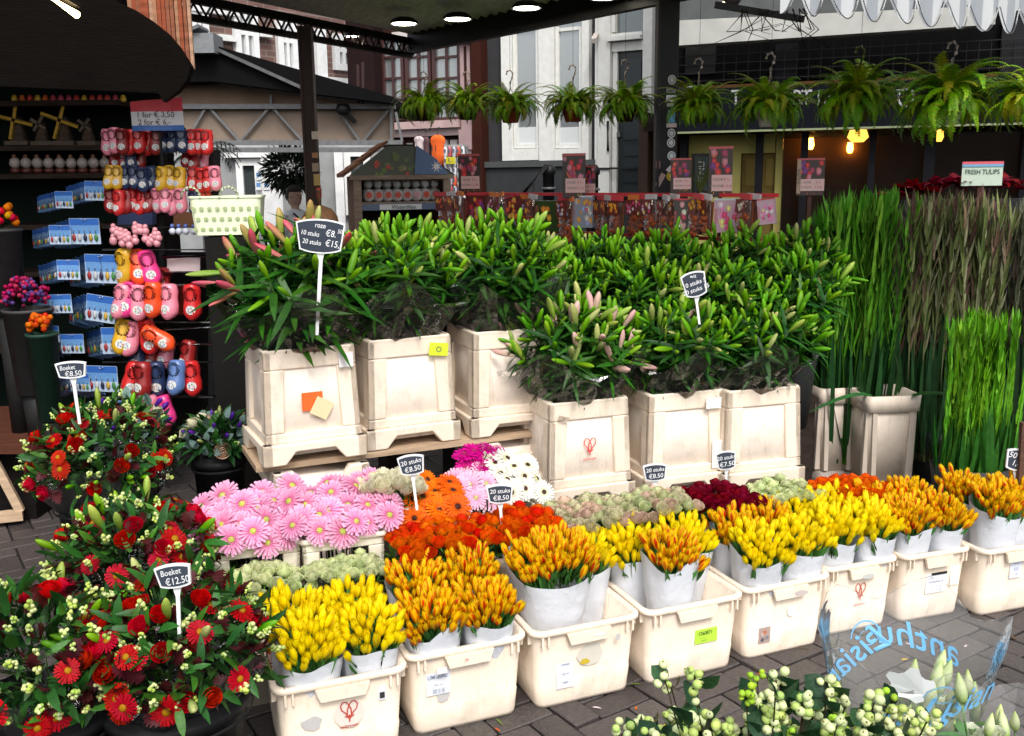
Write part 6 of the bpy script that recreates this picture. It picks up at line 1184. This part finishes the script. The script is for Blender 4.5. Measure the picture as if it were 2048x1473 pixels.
GE = {'pink': [gerbera_mesh((.66, .13, .30), (.80, .46, .62), (.5, .52, .14), (.62, .2, .3)) for _ in range(3)], 'orange': [gerbera_mesh((.75, .13, .01), (.80, .16, .012), (.06, .02, .015), (.4, .08, .01)) for _ in range(2)], 'light pink': [gerbera_mesh((.75, .34, .5), (.82, .55, .68), (.5, .5, .2))], 'magenta': [gerbera_mesh((.5, .015, .2), (.62, .02, .28), (.3, .05, .1))], 'white': [gerbera_mesh((.76, .72, .55), (.82, .82, .78), (.07, .035, .03), (.6, .62, .3)) for _ in range(2)], 'red': [gerbera_mesh((.40, .002, .006), (.46, .003, .008), (.40, .20, .02), None, .038) for _ in range(3)], 'cream': [gerbera_mesh((.72, .68, .48), (.78, .76, .62), (.6, .6, .3), None, .032)]}
def gerberas(lab, p, wd, dp, n, kind, yaw=20, up=.05, facing=1.0, sc_=1.0):
    t = thing('gerbera_bunch', lab, 'gerberas', tuple(p), yaw); nx = max(2, round(math.sqrt(n*wd/dp))); ny = max(2, round(n/nx))
    for j in range(ny):
        for i in range(nx):
            fx, fy = (i+.5+U(-.35, .35))/nx-.5, (j+.5+U(-.3, .3))/ny-.5; front = max(0, .1-fy)
            d = V((fx*.9+U(-.5, .5), -.38-facing*front*1.5+U(-.45, .35), .75)); ob('gerbera', rnd.choice(GE[kind]), t, (fx*wd*1.12, fy*dp-.02, up-front*.12+U(-.015, .03)), quat(d), U(.78, 1.1)*sc_)
    return t
def bin_mesh(w_=.30, d_=.26, h=.46):
    import bmesh
    b = MB(); C_ = (.80, .735, .60)
    for k in range(4):
        wk, dk = (w_, d_) if k % 2 == 0 else (d_, w_); b.m = Matrix.Rotation(k*math.pi/2, 4, 'Z'); T = wk/2; y0 = -dk/2; bt = .86
        def sl(pts):
            vs = [(x*(bt+(1-bt)*z/h), (y0)*(bt+(1-bt)*z/h), z) for x, z in pts]+[(x*(bt+(1-bt)*z/h), (y0+.018)*(bt+(1-bt)*z/h), z) for x, z in pts]; n = len(pts); b.add(vs, [tuple(range(n)), tuple(range(2*n-1, n-1, -1))]+[(i, i+n, (i+1) % n+n, (i+1) % n) for i in range(n)], C_)
        if k == 0 or True:
            sl([(-T, h-.05), (T, h-.05), (T, h), (-T, h)]); sl([(-T, .0), (-T*.68, .0), (-T*.60, h-.05), (-T, h-.05)]); sl([(T*.68, .0), (T, .0), (T, h-.05), (T*.6, h-.05)]); sl([(-T*.68, 0), (T*.68, 0), (T*.645, .2), (-T*.645, .2)])
    b.m = None; b.box((0, 0, .012), (w_*.8, d_*.8, .02), C_); b.loft([rr(w_, d_, .012, h-.022), rr(w_+.02, d_+.02, .02, h-.016), rr(w_+.02, d_+.02, .02, h), rr(w_-.03, d_-.03, .01, h), rr(w_-.03, d_-.03, .01, h-.03)], C_, cap0=False, cap1=False)
    me = b.mesh('bin', M_plastic); bm = bmesh.new(); bm.from_mesh(me); bmesh.ops.recalc_face_normals(bm, faces=bm.faces[:]); bm.to_mesh(me); bm.free(); return me
BIN = bin_mesh()
def gbin(lab, px0, px1, py, z, yaw=18):
    a, c = Z(px0, py, z), Z(px1, py-(px1-px0)*.085, z); mid = (a+c)/2; wd = (c-a).length; q = mid+n_*.13*1.0; t = thing('flower_bin', lab, 'bin', (q.x, q.y, z-.46), yaw, 'cream bins with an open window in the front'); bevel(ob('body', BIN, t, scale=(wd/.30, 1, 1)), .005)
    b = MB()
    for k in range(34): x, y = U(-.1, .1), U(-.08, .06); b.tube([(x*.8, y*.8, .03), (x, y, .5)], .0035, rnd.choice([(.09, .19, .05), (.06, .14, .04)]), 4, False)
    st = tag(ob('stems', b.mesh('stems', M_leaf), t)); 
    b = MB(); b.box((0, .10, .22), (.2, .003, .36), (.05, .06, .05)); return t, q, wd
t1, q1, w1 = gbin('cream bin under the left pink gerberas with stems showing in its window', 425, 606, 1095, .49)
t2, q2, w2 = gbin('cream bin under the right pink gerberas with paper scraps in its window', 608, 776, 1078, .49)
gerberas('pale pink gerberas over the left cream bin', V((q1.x, q1.y, .525)), .34, .30, 30, 'pink', up=.05)
gerberas('pale pink gerberas over the right cream bin', V((q2.x, q2.y, .53)), .34, .30, 30, 'pink', up=.05)
t3, q3, w3 = gbin('cream bin under the orange gerberas', 790, 930, 1056, .47)
t4, q4, w4 = gbin('cream bin under the white and pink gerberas', 932, 1092, 1032, .47)
gerberas('bright orange gerberas beside the pink ones', V((q3.x, q3.y, .50)), .25, .24, 20, 'orange', up=.055)
gerberas('white gerberas at the right end of the gerbera bins', V((q4.x+.08, q4.y+.06, .52)), .16, .22, 13, 'white', up=.06)
gerberas('light pink gerberas behind the right chalk board', V((q4.x-.09, q4.y, .52)), .14, .16, 8, 'light pink', up=.05)
gerberas('deep magenta gerberas at the back of the right bin', V((q4.x-.05, q4.y+.13, .555)), .2, .12, 9, 'magenta', up=.06, facing=.5)
roses('small creamy white roses behind the orange gerberas', 780, 972, .60, .2, .14, 26, 'cream', base=False)
# ================================================================== BOUQUETS (left)
def oak_leaf():
    b = MB(); pts = []
    for i in range(11): t = i/10; k = (.16+.32*math.sin(math.pi*min(1, t*.95+.05)))*(1.0 if i % 2 else .45); pts.append((t, k))
    vs = [(t*.09, 0, .012*math.sin(t*3)) for t, k in pts]+[(t*.09-.006, k*.09, .006+.01*math.sin(t*3)) for t, k in pts]+[(t*.09-.006, -k*.09, .006+.01*math.sin(t*3)) for t, k in pts]; n = 11
    fs = [(i, i+1, n+i+1, n+i) for i in range(10)]+[(i+1, i, 2*n+i, 2*n+i+1) for i in range(10)]; M = Matrix.Rotation(-1.1, 4, 'Y'); b.add(vs, fs, rnd.choice([(.055, .010, .012), (.075, .011, .013), (.038, .010, .011)]), True, M); return b.mesh('oak_leaf', M_matte_leaf)
OAK = [oak_leaf() for _ in range(4)]
def one_leaf(c, L, wd, m=None):
    b = MB(); b.leaf((0, 0, 0), (.5, 0, .8), L, wd, (0, 0, 1), .3, c, 4, .2); return b.mesh('leaf', m or M_leaf)
GL_ = [one_leaf((.035, .115, .025), .1, .04), one_leaf((.06, .16, .03), .085, .034), one_leaf((.025, .08, .022), .11, .036)]
EUC = [one_leaf((.16, .24, .22), .05, .042, M_matte_leaf), one_leaf((.13, .2, .17), .045, .036, M_matte_leaf)]
BERRY = MB(); BERRY.ball((0, 0, 0), .0059, (.46, .58, .20), 8, 6); BERRY.ball((0, 0, .0058), .0018, (.2, .22, .06), 4, 3); BERRYM = BERRY.mesh('berry', M_bud)
BERRY = MB(); BERRY.ball((0, 0, 0), .0061, (.62, .68, .38), 8, 6); BERRY.ball((0, 0, .006), .0018, (.25, .24, .1), 4, 3); BERRYW = BERRY.mesh('berry', M_bud)
BERRY = MB(); BERRY.ball((0, 0, 0), .0046, (.34, .52, .08), 7, 5); BERRY.ball((0, 0, .0045), .0014, (.2, .2, .05), 4, 3); BERRYG = BERRY.mesh('berry', M_bud)
def berry_sprig():
    b = MB(); b.tube([(0, 0, -.12), (0, 0, 0)], .002, (.12, .09, .04), 3)
    for k in range(9): d = V((U(-1, 1), U(-1, 1), U(-.2, 1))).normalized(); b.ball(tuple(d*.011+V((0, 0, .004*k-.01))), U(.006, .0085), rnd.choice([(.5, .6, .2), (.6, .66, .32), (.42, .56, .14)]), 6, 4)
    for k in range(3): a = U(0, 6.28); b.leaf((0, 0, -.03-.02*k), (math.cos(a), math.sin(a), .5), .035, .02, (0, 0, 1), .2, (.04, .10, .03), 2)
    return b.mesh('berry_sprig', M_bud)
BS = [berry_sprig() for _ in range(3)]
lily_b = {k: [m for m in v] for k, v in LB.items()}
def bouquet(lab, px, py, z, R, items, film=True, flat=.75, tub=True, tublab='', seed_dir=None, tubh=None):
    p = Z(px, py, z); t = thing('bouquet', lab, 'bouquet', tuple(p))
    for name, mset, cnt, s0, s1, rad, out in items:
        for i in range(cnt):
            for _ in range(30):
                d = V((rnd.gauss(0, 1), rnd.gauss(0, 1), rnd.gauss(0, 1))).normalized()
                if d.z > -.35 and d.y < .75: break
            q = V((d.x*R, d.y*R, d.z*R*flat))*U(rad-.1, rad+.05); dd = (d+V((0, -.15, .35))).normalized() if out else (d+V((U(-1, 1), U(-1, 1), U(-.3, 1)))*.8).normalized(); ob(name, rnd.choice(mset), t, tuple(q), quat(dd), U(s0, s1))
    ml = MB()
    for k in range(230):
        d = V((rnd.gauss(0, 1), rnd.gauss(0, 1), rnd.gauss(0, 1))).normalized()
        if d.z < -.5: continue
        q = V((d.x*R, d.y*R, d.z*R*flat))*U(.45, .88); ml.leaf(tuple(q), d+V((U(-1, 1), U(-1, 1), U(-.5, 1)))*.7, U(.06, .10), U(.026, .04), (0, 0, 1), .3, rnd.choice([(.03, .09, .022), (.04, .11, .03), (.02, .065, .02)]), 3)
    for k in range(14): a = U(0, 6.28); ml.tube([(0, 0, -R*1.15), (.5*R*math.cos(a), .5*R*math.sin(a), 0)], .004, (.05, .12, .03), 4, False)
    ob('foliage', ml.mesh('foliage', M_leaf), t)
    if film: ob('cellophane', crumple_cone(R*.55, R*1.05, -R*.9, -R*.05, amp=R*.1).mesh('cellophane', M_film), t)
    if tub:
        tt = thing('black_tub', tublab, 'tub', (p.x, p.y, 0)); h = tubh if tubh else z-R*.45; r = min(R*.85, .19); b = MB(); b.lathe([(r*.75, 0), (r*.97, h-.05), (r*1.05, h-.05), (r*1.05, h-.02), (r, h-.02), (r*1.02, h), (r*.94, h), (r*.7, .05)], 24, (.014, .014, .015)); ob('body', b.mesh('body', M_black), tt)
        b = MB(); b.lathe([(r*1.05, h-.07), (r*1.07, h-.065), (r*1.05, h-.06)], 24, (.014, .014, .015), cap0=False, cap1=False); ob('band', b.mesh('band', M_black), tt)
    return t
RDI = lambda g, r, l, o, gl, bs: [('gerbera', GE['red'], g+4, .68, .94, 1.06, True), ('rose', ROSE['red'], r+3, .75, 1.0, 1.03, True), ('lily_bud', LB['green'][:2]+LB['pale'], l, .75, 1.0, 1.0, True), ('oak_leaf', OAK, int(o*.62), .4, .7, .98, False), ('leaf', GL_, int(gl*1.6), .55, .9, 1.0, False), ('berry_sprig', BS, bs, .6, .95, 1.08, True)]
bouquet('red gerbera bouquet with dark red leaves, back left, beside the small price board', 205, 920, .60, .27, RDI(13, 13, 11, 110, 84, 66), tublab='black tub under the back left red bouquet')
bouquet('red rose and gerbera bouquet in the middle of the left side', 270, 1120, .52, .235, RDI(13, 14, 12, 120, 76, 56), tublab='black tub under the middle red bouquet')
bouquet('large red gerbera bouquet at the front with the twelve fifty price board', 345, 1300, .46, .24, RDI(16, 16, 10, 170, 88, 56), tublab='wide black tub under the front red bouquet')
bouquet('red bouquet at the bottom left corner with white berries', 70, 1325, .47, .24, RDI(14, 12, 11, 140, 76, 62), tublab='black tub under the bottom left bouquet')
bouquet('pastel bouquet of peach roses and grey green eucalyptus in cellophane', 435, 878, .58, .135, [('rose', ROSE['peach'], 5, .95, 1.1, 1.02, True), ('rose', ROSE['cream'], 3, .9, 1.0, 1.0, True), ('eucalyptus_leaf', EUC, 56, .8, 1.2, 1.02, False), ('leaf', GL_, 14, .6, .9, 1.0, False), ('lily_bud', LB['pale'], 3, .5, .7, 1.0, True), ('purple_bud', [bud_mesh((.08, .03, .2), (.10, .035, .26), .05, .012)], 7, .8, 1.0, 1.0, True), ('berry_sprig', BS, 4, .8, 1.0, 1.05, True)], tublab='round black bucket under the pastel bouquet')
bouquet('second pastel bouquet with purple buds half hidden behind the back left red bouquet', 250, 850, .60, .16, [('eucalyptus_leaf', EUC, 44, .8, 1.2, 1.02, False), ('rose', ROSE['cream'], 3, .9, 1.0, 1.0, True), ('purple_bud', [bud_mesh((.08, .03, .2), (.10, .035, .26), .06, .014)], 9, .8, 1.1, 1.05, True), ('leaf', GL_, 18, .6, .9, 1.0, False), ('berry_sprig', BS, 12, .8, 1.0, 1.05, True)], tublab='black bucket behind the back left red bouquet')
# wooden trestle at the left edge
p = Z(10, 1065, .0); t = thing('wooden_trestle', 'pale wooden trestle corner cut off by the left edge', 'trestle', (p.x-.02, p.y+.1, 0), 20); b = MB(); WC = (.50, .36, .24)
b.bar((-.25, 0, .05), (.06, 0, .05), .05, .05, WC); ob('foot', b.mesh('foot', M_wood), t)
b = MB(); b.bar((.05, 0, .07), (-.06, 0, .40), .045, .04, WC); ob('leg', b.mesh('leg', M_wood), t); b = MB(); b.bar((-.3, .002, .39), (-.03, .002, .39), .05, .05, WC); ob('rail', b.mesh('rail', M_wood), t)
# cream bin end visible between front bouquet and first crate
p = Z(490, 1430, .0); rim_bucket('small cream bucket between the front bouquet and the leftmost crate', p+V((-.02, .16, 0)), 20, .17, .24, (.6, .55, .47))
# ================================================================== CHALK PRICE BOARDS
def price_sign(lab, px, py, wpx, hpx, Y, lines, foot, roll=0.0, yaw=0.0, shape='arc', sz=None):
    c = D(px, py, Y); k = Y/FPX; w_, h = wpx*k, hpx*k; f = D(foot[0], foot[1], Y); t = thing('price_board', lab, 'price board', tuple(f)); dz = c.z-f.z; dx = c.x-f.x
    M = Matrix.Translation((dx, 0, dz)) @ Matrix.Rotation(R_(yaw), 4, 'Z') @ Matrix.Rotation(R_(roll), 4, 'Y'); pts = []
    def outline(g):
        W_, Hh = w_/2-g, h/2-g; o = []
        for i in range(9): x = -1+i/4; o.append((x*W_, Hh*(1-.22*abs(x)**2.2)))
        for i in range(9): x = 1-i/4; o.append((x*W_*(.84+.0), -Hh*(1-.20*abs(x)**2.2)))
        return o
    b = MB(); b.prism(outline(0), -.004, .004, (.78, .79, .80), M); ob('frame', b.mesh('frame', M_gloss), t)
    b = MB(); b.prism(outline(.062*w_ if w_ < .12 else .006), -.0055, -.0035, (.045, .055, .075), M); sl_ = ob('slate', b.mesh('slate', M_paint), t)
    b = MB(); b.m = M
    for (s, x, z, size, r) in lines: b.text(s, size*h*1.22, x*w_, z*h, -.0062, (.74, .75, .77), sx=.84 if w_ > .15 or len(s) == 6 else .98, rot=r, shear=.12)
    b.m = None; ob('chalk_lettering', b.mesh('chalk', M_print), sl_)
    b = MB(); top = M @ V((0, .002, -h*.45)); sw = .085*w_ if w_ < .15 else .012; b.add([(top.x-sw*1.5, top.y+.001, top.z), (top.x+sw*1.5, top.y+.001, top.z), (top.x+sw*.6, top.y+.001, top.z-.03), (sw*.5, 0, -.06), (-sw*.5, 0, -.06), (top.x-sw*.6, top.y+.001, top.z-.03)], [(5, 4, 3, 2), (0, 5, 2, 1)], (.78, .79, .8)); 
    b.add([(p[0], p[1]+.005, p[2]) for p in b.v], [(2, 3, 4, 5), (1, 2, 5, 0)], (.78, .79, .8)); ob('stick', b.mesh('stick', M_gloss), t); return t
price_sign('large chalk board reading roze 10 stuks 8.50 in the pink lilies', 641, 473, 98, 68, 3.72, [('roze', .0, .32, .17, -.08), ('10 stuks', -.2, .08, .16, -.1), ('€8.', .21, .1, .22, -.1), ('50', .40, .17, .14, -.1), ('20 stuks', -.17, -.17, .16, -.1), ('€15,-', .27, -.2, .22, -.1)], (632, 640), roll=4)
price_sign('small chalk board reading Boeket 8.50 above the back left bouquet', 143, 740, 64, 36, 3.62, [('Boeket', -.1, .15, .3, .05), ('€8.50', .05, -.2, .34, .05)], (156, 818), roll=-3)
price_sign('chalk board reading Boeket 12.50 in the front red bouquet', 348, 1152, 78, 54, 2.30, [('Boeket', -.05, .2, .28, .08), ('€12.50', .08, -.17, .33, .08)], (355, 1236), roll=-7)
price_sign('chalk board reading 20 stuks 8.50 standing in the orange gerberas', 823, 930, 56, 44, 3.25, [('20 stuks', 0, .17, .25, .13), ('€8.50', .02, -.18, .28, .13)], (833, 988), roll=-7)
price_sign('chalk board reading 20 stuks 8.50 in front of the white gerberas', 1000, 988, 56, 42, 3.28, [('20 stuks', 0, .17, .25, .04), ('€8.50', .02, -.18, .28, .04)], (1007, 1065), roll=-2)
price_sign('chalk board reading 20 stuks 8.50 in the pinkish green roses', 1310, 945, 50, 38, 3.72, [('20 stuks', 0, .17, .25, .06), ('€8.50', .02, -.18, .28, .06)], (1311, 1010), roll=-3)
price_sign('chalk board reading 20 stuks 7.50 in the dark red roses', 1452, 921, 42, 40, 3.95, [('20 stuks', 0, .17, .24, .08), ('€7.50', .02, -.18, .28, .08)], (1453, 1000), roll=-6)
price_sign('chalk board tilted left standing among the lilies of the lower row', 1389, 569, 50, 52, 3.95, [('wit', .0, .33, .16, -.15), ('10 stuks 5', 0, .06, .19, .1), ('20 stuks 15', 0, -.2, .19, .1)], (1400, 620), roll=-14)
price_sign('chalk board cut off by the right edge of the photo reading 50', 2038, 920, 58, 48, 3.75, [('50', -.28, .2, .3, -.1), ('1,-', -.1, -.15, .28, -.1)], (2046, 1000), roll=8)
b = MB(); a, c = D(2047, 845, 3.74), D(2036, 1010, 3.74); b.bar(tuple(a), tuple(c), .025, .02, (.10, .055, .04)); tag(ob('wooden_stake', b.mesh('stake', M_wood)), 'brown wooden stake at the right edge holding a chalk board', 'stake')
# ================================================================== FOREGROUND: snowberries and lisianthus
base = D(1560, 1900, 1.18); 
t = thing('snowberry_bunch', 'bunch of white snowberries with dark leaves in the right foreground', 'snowberries', (base.x, base.y, base.z)); SL_ = []
for k in range(3):
    b = MB(); b.leaf((0, 0, 0), (.3, 0, 1), .042, .034, (0, -.3, 1), .35, rnd.choice([(.03, .08, .035), (.025, .065, .03), (.04, .095, .04)]), 4, .15, prof=lambda t: 1.15*math.sin(math.pi*min(1, t*.9+.1))**.6); SL_.append(b.mesh('leaf', M_leaf))
TIPS = [(1325, 1333, 3), (1342, 1366, 2), (1388, 1340, 7), (1386, 1368, 3), (1250, 1446, 5), (1243, 1462, 4), (1335, 1428, 7), (1362, 1440, 9), (1300, 1462, 4), (1418, 1430, 5), (1436, 1446, 4), (1490, 1368, 8), (1513, 1342, 7), (1514, 1392, 6), (1560, 1346, 6), (1553, 1352, 3), (1552, 1396, 10), (1556, 1420, 9), (1606, 1394, 9), (1628, 1412, 7), (1654, 1353, 6), (1662, 1372, 9), (1690, 1406, 6), (1664, 1436, 9), (1730, 1432, 8), (1748, 1398, 7), (1786, 1388, 7), (1790, 1418, 9), (1832, 1446, 8), (1545, 1458, 11), (1590, 1464, 8), (1440, 1470, 7), (1508, 1436, 8), (1720, 1468, 9), (1800, 1462, 7), (1380, 1470, 6)]
TIPS += [(U(1260, 1860), U(1415, 1500), rnd.choice([6, 8, 10, 12])) for _ in range(34)]
for (x, y, nb) in TIPS:
    Y = U(1.06, 1.24); tp = D(x, y, Y)-t.location; bt = V((tp.x*.35, tp.y*.35, 0)); b = MB(); mid = bt.lerp(tp, .6)+V((U(-.01, .01), U(-.01, .01), 0)); b.tube([tuple(bt), tuple(mid), tuple(tp-V((0, 0, .006)))], [.0022, .0016, .0012], (.11, .08, .045), 4); s = ob('stem', b.mesh('stem', M_wood), t); placed = []
    kind = BERRYG if (x in (1513, 1490, 1664) or U(0, 1) < .12) else None
    for k in range(nb):
        d = V((U(-1, 1), U(-1, .4), U(-.5, 1))).normalized(); q = tp+V((d.x*.009, d.y*.009, U(-.026, .006))) if nb > 3 else tp+V((U(-.006, .006), U(-.006, .006), -.012*k)); ob('berry', kind or (BERRYW if U(0, 1) < .6 else BERRYM), s, tuple(q), quat(d), U(.8, 1.12))
    for k in range(rnd.choice([8, 9, 11])):
        f = U(.45, .98); q = bt.lerp(mid, f/.6) if f < .6 else mid.lerp(tp, (f-.6)/.4); a = U(0, 6.28); ob('leaf', SL_[k % 3], s, tuple(q), quat((math.cos(a), math.sin(a)-.2, .35), 0), U(.5, .92))
b = MB(); b.lathe([(.10, -.30), (.12, .0), (.115, .0), (.09, -.28)], 18, (.03, .03, .03)); tag(ob('display_vase', b.mesh('vase', M_black), None, tuple(t.location)), 'dark vase holding the snowberries just below the picture', 'vase')
b = MB(); bz = t.location.z-.30; b.box((0, 0, -.02), (.5, .34, .03), (.3, .22, .15))
for sx in (-1, 1):
    for sy in (-1, 1): b.box((sx*.21, sy*.13, -.035-(bz-.04)/2), (.03, .03, bz-.04), (.3, .22, .15))
tag(ob('display_table', b.mesh('table', M_wood), None, (t.location.x+.12, t.location.y+.05, bz)), 'small wooden table under the snowberries below the picture', 'table')
# lisianthus in a printed clear sleeve
ax = D(1812, 1440, 1.34); zt0 = D(1812, 1275, 1.34).z; t = thing('lisianthus_bunch', 'white lisianthus in a clear sleeve with light blue script lettering', 'lisianthus', (ax.x, ax.y, ax.z-.16), -4)
def srad(z): return .055+.20*max(0, z-.0)*1.0
hT = zt0-(ax.z-.16); b = MB(); rings = []; n = 32
for j in range(7):
    f = j/6; ring = []
    for i in range(n):
        a = 2*math.pi*i/n; zz = f*(hT+.02*math.cos(a*5+.6)+.018*math.sin(a)+(-.012 if math.sin(a) < 0 else .02)); r = srad(zz)*(1+.05*math.cos(4*a+.5)); ring.append((r*1.12*math.cos(a), r*.8*math.sin(a), zz))
    rings.append(ring)
b.loft(rings, (.9, .9, .9), True, False, False); sv = ob('sleeve', b.mesh('sleeve', M_sleeve), t)
b = MB(); b.tube(rings[-1]+[rings[-1][0]], .0004, (.6, .6, .62), 4, False); ob('sleeve_rim_highlight', b.mesh('edge', M_gloss), sv)  # thin pale tube stands in for the bright highlight along the film's rim
def on_sleeve(txt, a0, z0, size, colr, off, rot=0.0, sx=1.0):
    vs, fs = TXT(txt); cx = (min(p[0] for p in vs)+max(p[0] for p in vs))/2; o = []; ca, sa = math.cos(rot), math.sin(rot)
    for x, y in vs:
        x = (x-cx+.38*y)*size*sx; y = (y-.3)*size; x, y = x*ca-y*sa, x*sa+y*ca; z = z0+y; r = srad(z); a = a0+x/r; o.append(((r*1.12*(1+.05*math.cos(4*a+.5))+off)*math.cos(a), (r*.8*(1+.05*math.cos(4*a+.5))+off)*math.sin(a), z))
    b = MB(); b.add(o, fs, colr); ob('lettering', b.mesh('lettering', M_print), sv)
BLU = (.16, .42, .70)
on_sleeve('Lisian', R_(-62), hT*.78, .058, BLU, .002, .12); on_sleeve('thus', R_(-100), hT*.70, .05, BLU, .002, .1)
on_sleeve('Lisian', R_(128), hT*.80, .062, BLU, -.002, -.35); on_sleeve('anthus', R_(72), hT*.86, .055, BLU, -.002, .15)
def swash(a0, z0, s, off, m=1):
    pts = []; 
    for k in range(26): th = k*.30; r = s*(1-.028*k); pts.append((m*r*math.cos(th)*.9, r*math.sin(th)*.75))
    o = []; 
    for i, (x, y) in enumerate(pts):
        w_ = s*.13*(.4+.6*abs(math.sin(i*.3)))
        for g_ in (-.5, .5): z = z0+y*(1+g_*w_/s); xx = x*(1+g_*w_/s); r = srad(z); a = a0+xx/r; o.append(((r*1.12*(1+.05*math.cos(4*a+.5))+off)*math.cos(a), (r*.8*(1+.05*math.cos(4*a+.5))+off)*math.sin(a), z))
    b = MB(); b.add(o, [(2*i, 2*i+1, 2*i+3, 2*i+2) for i in range(25)], BLU); ob('swash', b.mesh('swash', M_print), sv)
swash(R_(112), hT*.88, .036, -.0025); swash(R_(-82), hT*.84, .026, .0025, -1)
b = MB(); o = []
for k in range(20): a = k*.314; r = .03*(1 if k % 4 < 2 else .72); zz = hT*.9+r*math.sin(a); rr_ = srad(zz); an_ = R_(-104)+r*math.cos(a)/rr_; o.append(((rr_*1.12*(1+.05*math.cos(4*an_+.5))+.002)*math.cos(an_), (rr_*.8*(1+.05*math.cos(4*an_+.5))+.002)*math.sin(an_), zz))
b.add(o, [tuple(range(20))], (.72, .75, .76)); ob('flower_print', b.mesh('fp', M_print), sv)
def lis(kind):
    b = MB(); b.tube([(0, 0, -.16), (.003, 0, -.08), (0, 0, 0)], .0022, (.16, .28, .10), 4)
    if kind == 'bud': cs = [(.28, .42, .12), (.40, .52, .2), (.52, .60, .32), (.62, .67, .42), (.55, .62, .34), (.38, .5, .16)]; b.loft([[(r*(1+.1*math.cos(5*a+z*60))*math.cos(a), r*(1+.1*math.cos(5*a+z*60))*math.sin(a), z) for a in [k*.628 for k in range(10)]] for r, z in ((.004, 0), (.009, .008), (.0115, .022), (.0095, .036), (.005, .05), (.001, .06))], cs)
    else:
        for L_, k_ in ((1, 5), (.8, 4), (.55, 3)):
            for i in range(k_):
                a0 = i*6.283/k_+L_*2; vs = []; cs = []
                for ii in range(5):
                    u = ii/4; r = .026*L_*(.15+.85*u)
                    for j in (-1, 0, 1): a = a0+j*.75*(.5+.5*u); vs.append((r*math.cos(a), r*math.sin(a), .04*u**.8*(1.1-.3*L_)+.004*j*j*u)); cs.append(tuple(p*(1-u)+q*u for p, q in zip((.42, .54, .2), (.70, .72, .60))))
                b.add(vs, [(3*ii+j, 3*ii+j+1, 3*ii+j+4, 3*ii+j+3) for ii in range(4) for j in (0, 1)], cs, True)
    for i in range(4): a = i*1.57; b.leaf((0, 0, .0), (math.cos(a)*.4, math.sin(a)*.4, 1), .03, .004, (math.cos(a), math.sin(a), 0), -.1, (.25, .38, .14), 2)
    for i in range(2): a = U(0, 6); b.leaf((0, 0, -.07), (math.cos(a), math.sin(a), .7), .06, .022, (0, 0, 1), .3, (.12, .22, .09), 3)
    return b.mesh('lisianthus', M_bud if kind == 'bud' else M_petal)
LI = {'bud': [lis('bud') for _ in range(3)], 'open': [lis('open') for _ in range(3)]}
for k in range(130):
    a = U(0, 6.28); f = math.sqrt(U(0, 1)); zz = U(.03, hT*(.62+.22*math.cos(a)))-f*.02; r = (srad(zz)-.012)*f; ob('flower', rnd.choice(LI['bud' if U(0, 1) < .85 else 'open']), t, (r*1.1*math.cos(a), r*.78*math.sin(a), zz), quat((math.cos(a)*.35*f, math.sin(a)*.35*f-.12, 1)), U(.6, .88))
p2 = D(1985, 1500, 1.3); t2_ = thing('lisianthus_bunch', 'second bunch of white lisianthus buds cut off by the lower right corner', 'lisianthus', tuple(p2))
for (x, y) in ((1905, 1405), (1925, 1385), (1938, 1372), (1950, 1425), (1945, 1400), (1912, 1440), (1975, 1450), (2010, 1455), (1990, 1470), (1935, 1465), (2030, 1440), (1995, 1430)):
    q = D(x, y+22, 1.3+U(-.05, .05))-p2; ob('flower', rnd.choice(LI['bud' if y < 1462 else 'open']), t2_, tuple(q), quat((U(-.2, .2), U(-.2, .1), 1)), U(.58, .8))
b = crumple_cone(.05, .10, -.10, .035, 28, 4, .006); ob('sleeve', b.mesh('sleeve', M_sleeve), t2_, (.01, 0, .02))
for nm, q_, lab in (('display_vase', t.location, 'dark vase holding the sleeved lisianthus just below the picture'), ('display_vase', p2-V((0, 0, .10)), 'dark vase holding the lisianthus of the lower right corner')):
    b = MB(); b.lathe([(.06, -.20), (.075, .01), (.07, .01), (.05, -.18)], 16, (.03, .03, .03)); tag(ob(nm, b.mesh('v', M_black), None, tuple(q_)), lab, 'vase')
    b = MB(); bz = q_.z-.20; b.box((0, 0, -bz/2), (.2, .2, bz-.006), (.3, .22, .15)); tag(ob('display_stand', b.mesh('st', M_wood), None, (q_.x, q_.y, bz)), 'wooden stand under the '+lab[5:], 'stand')
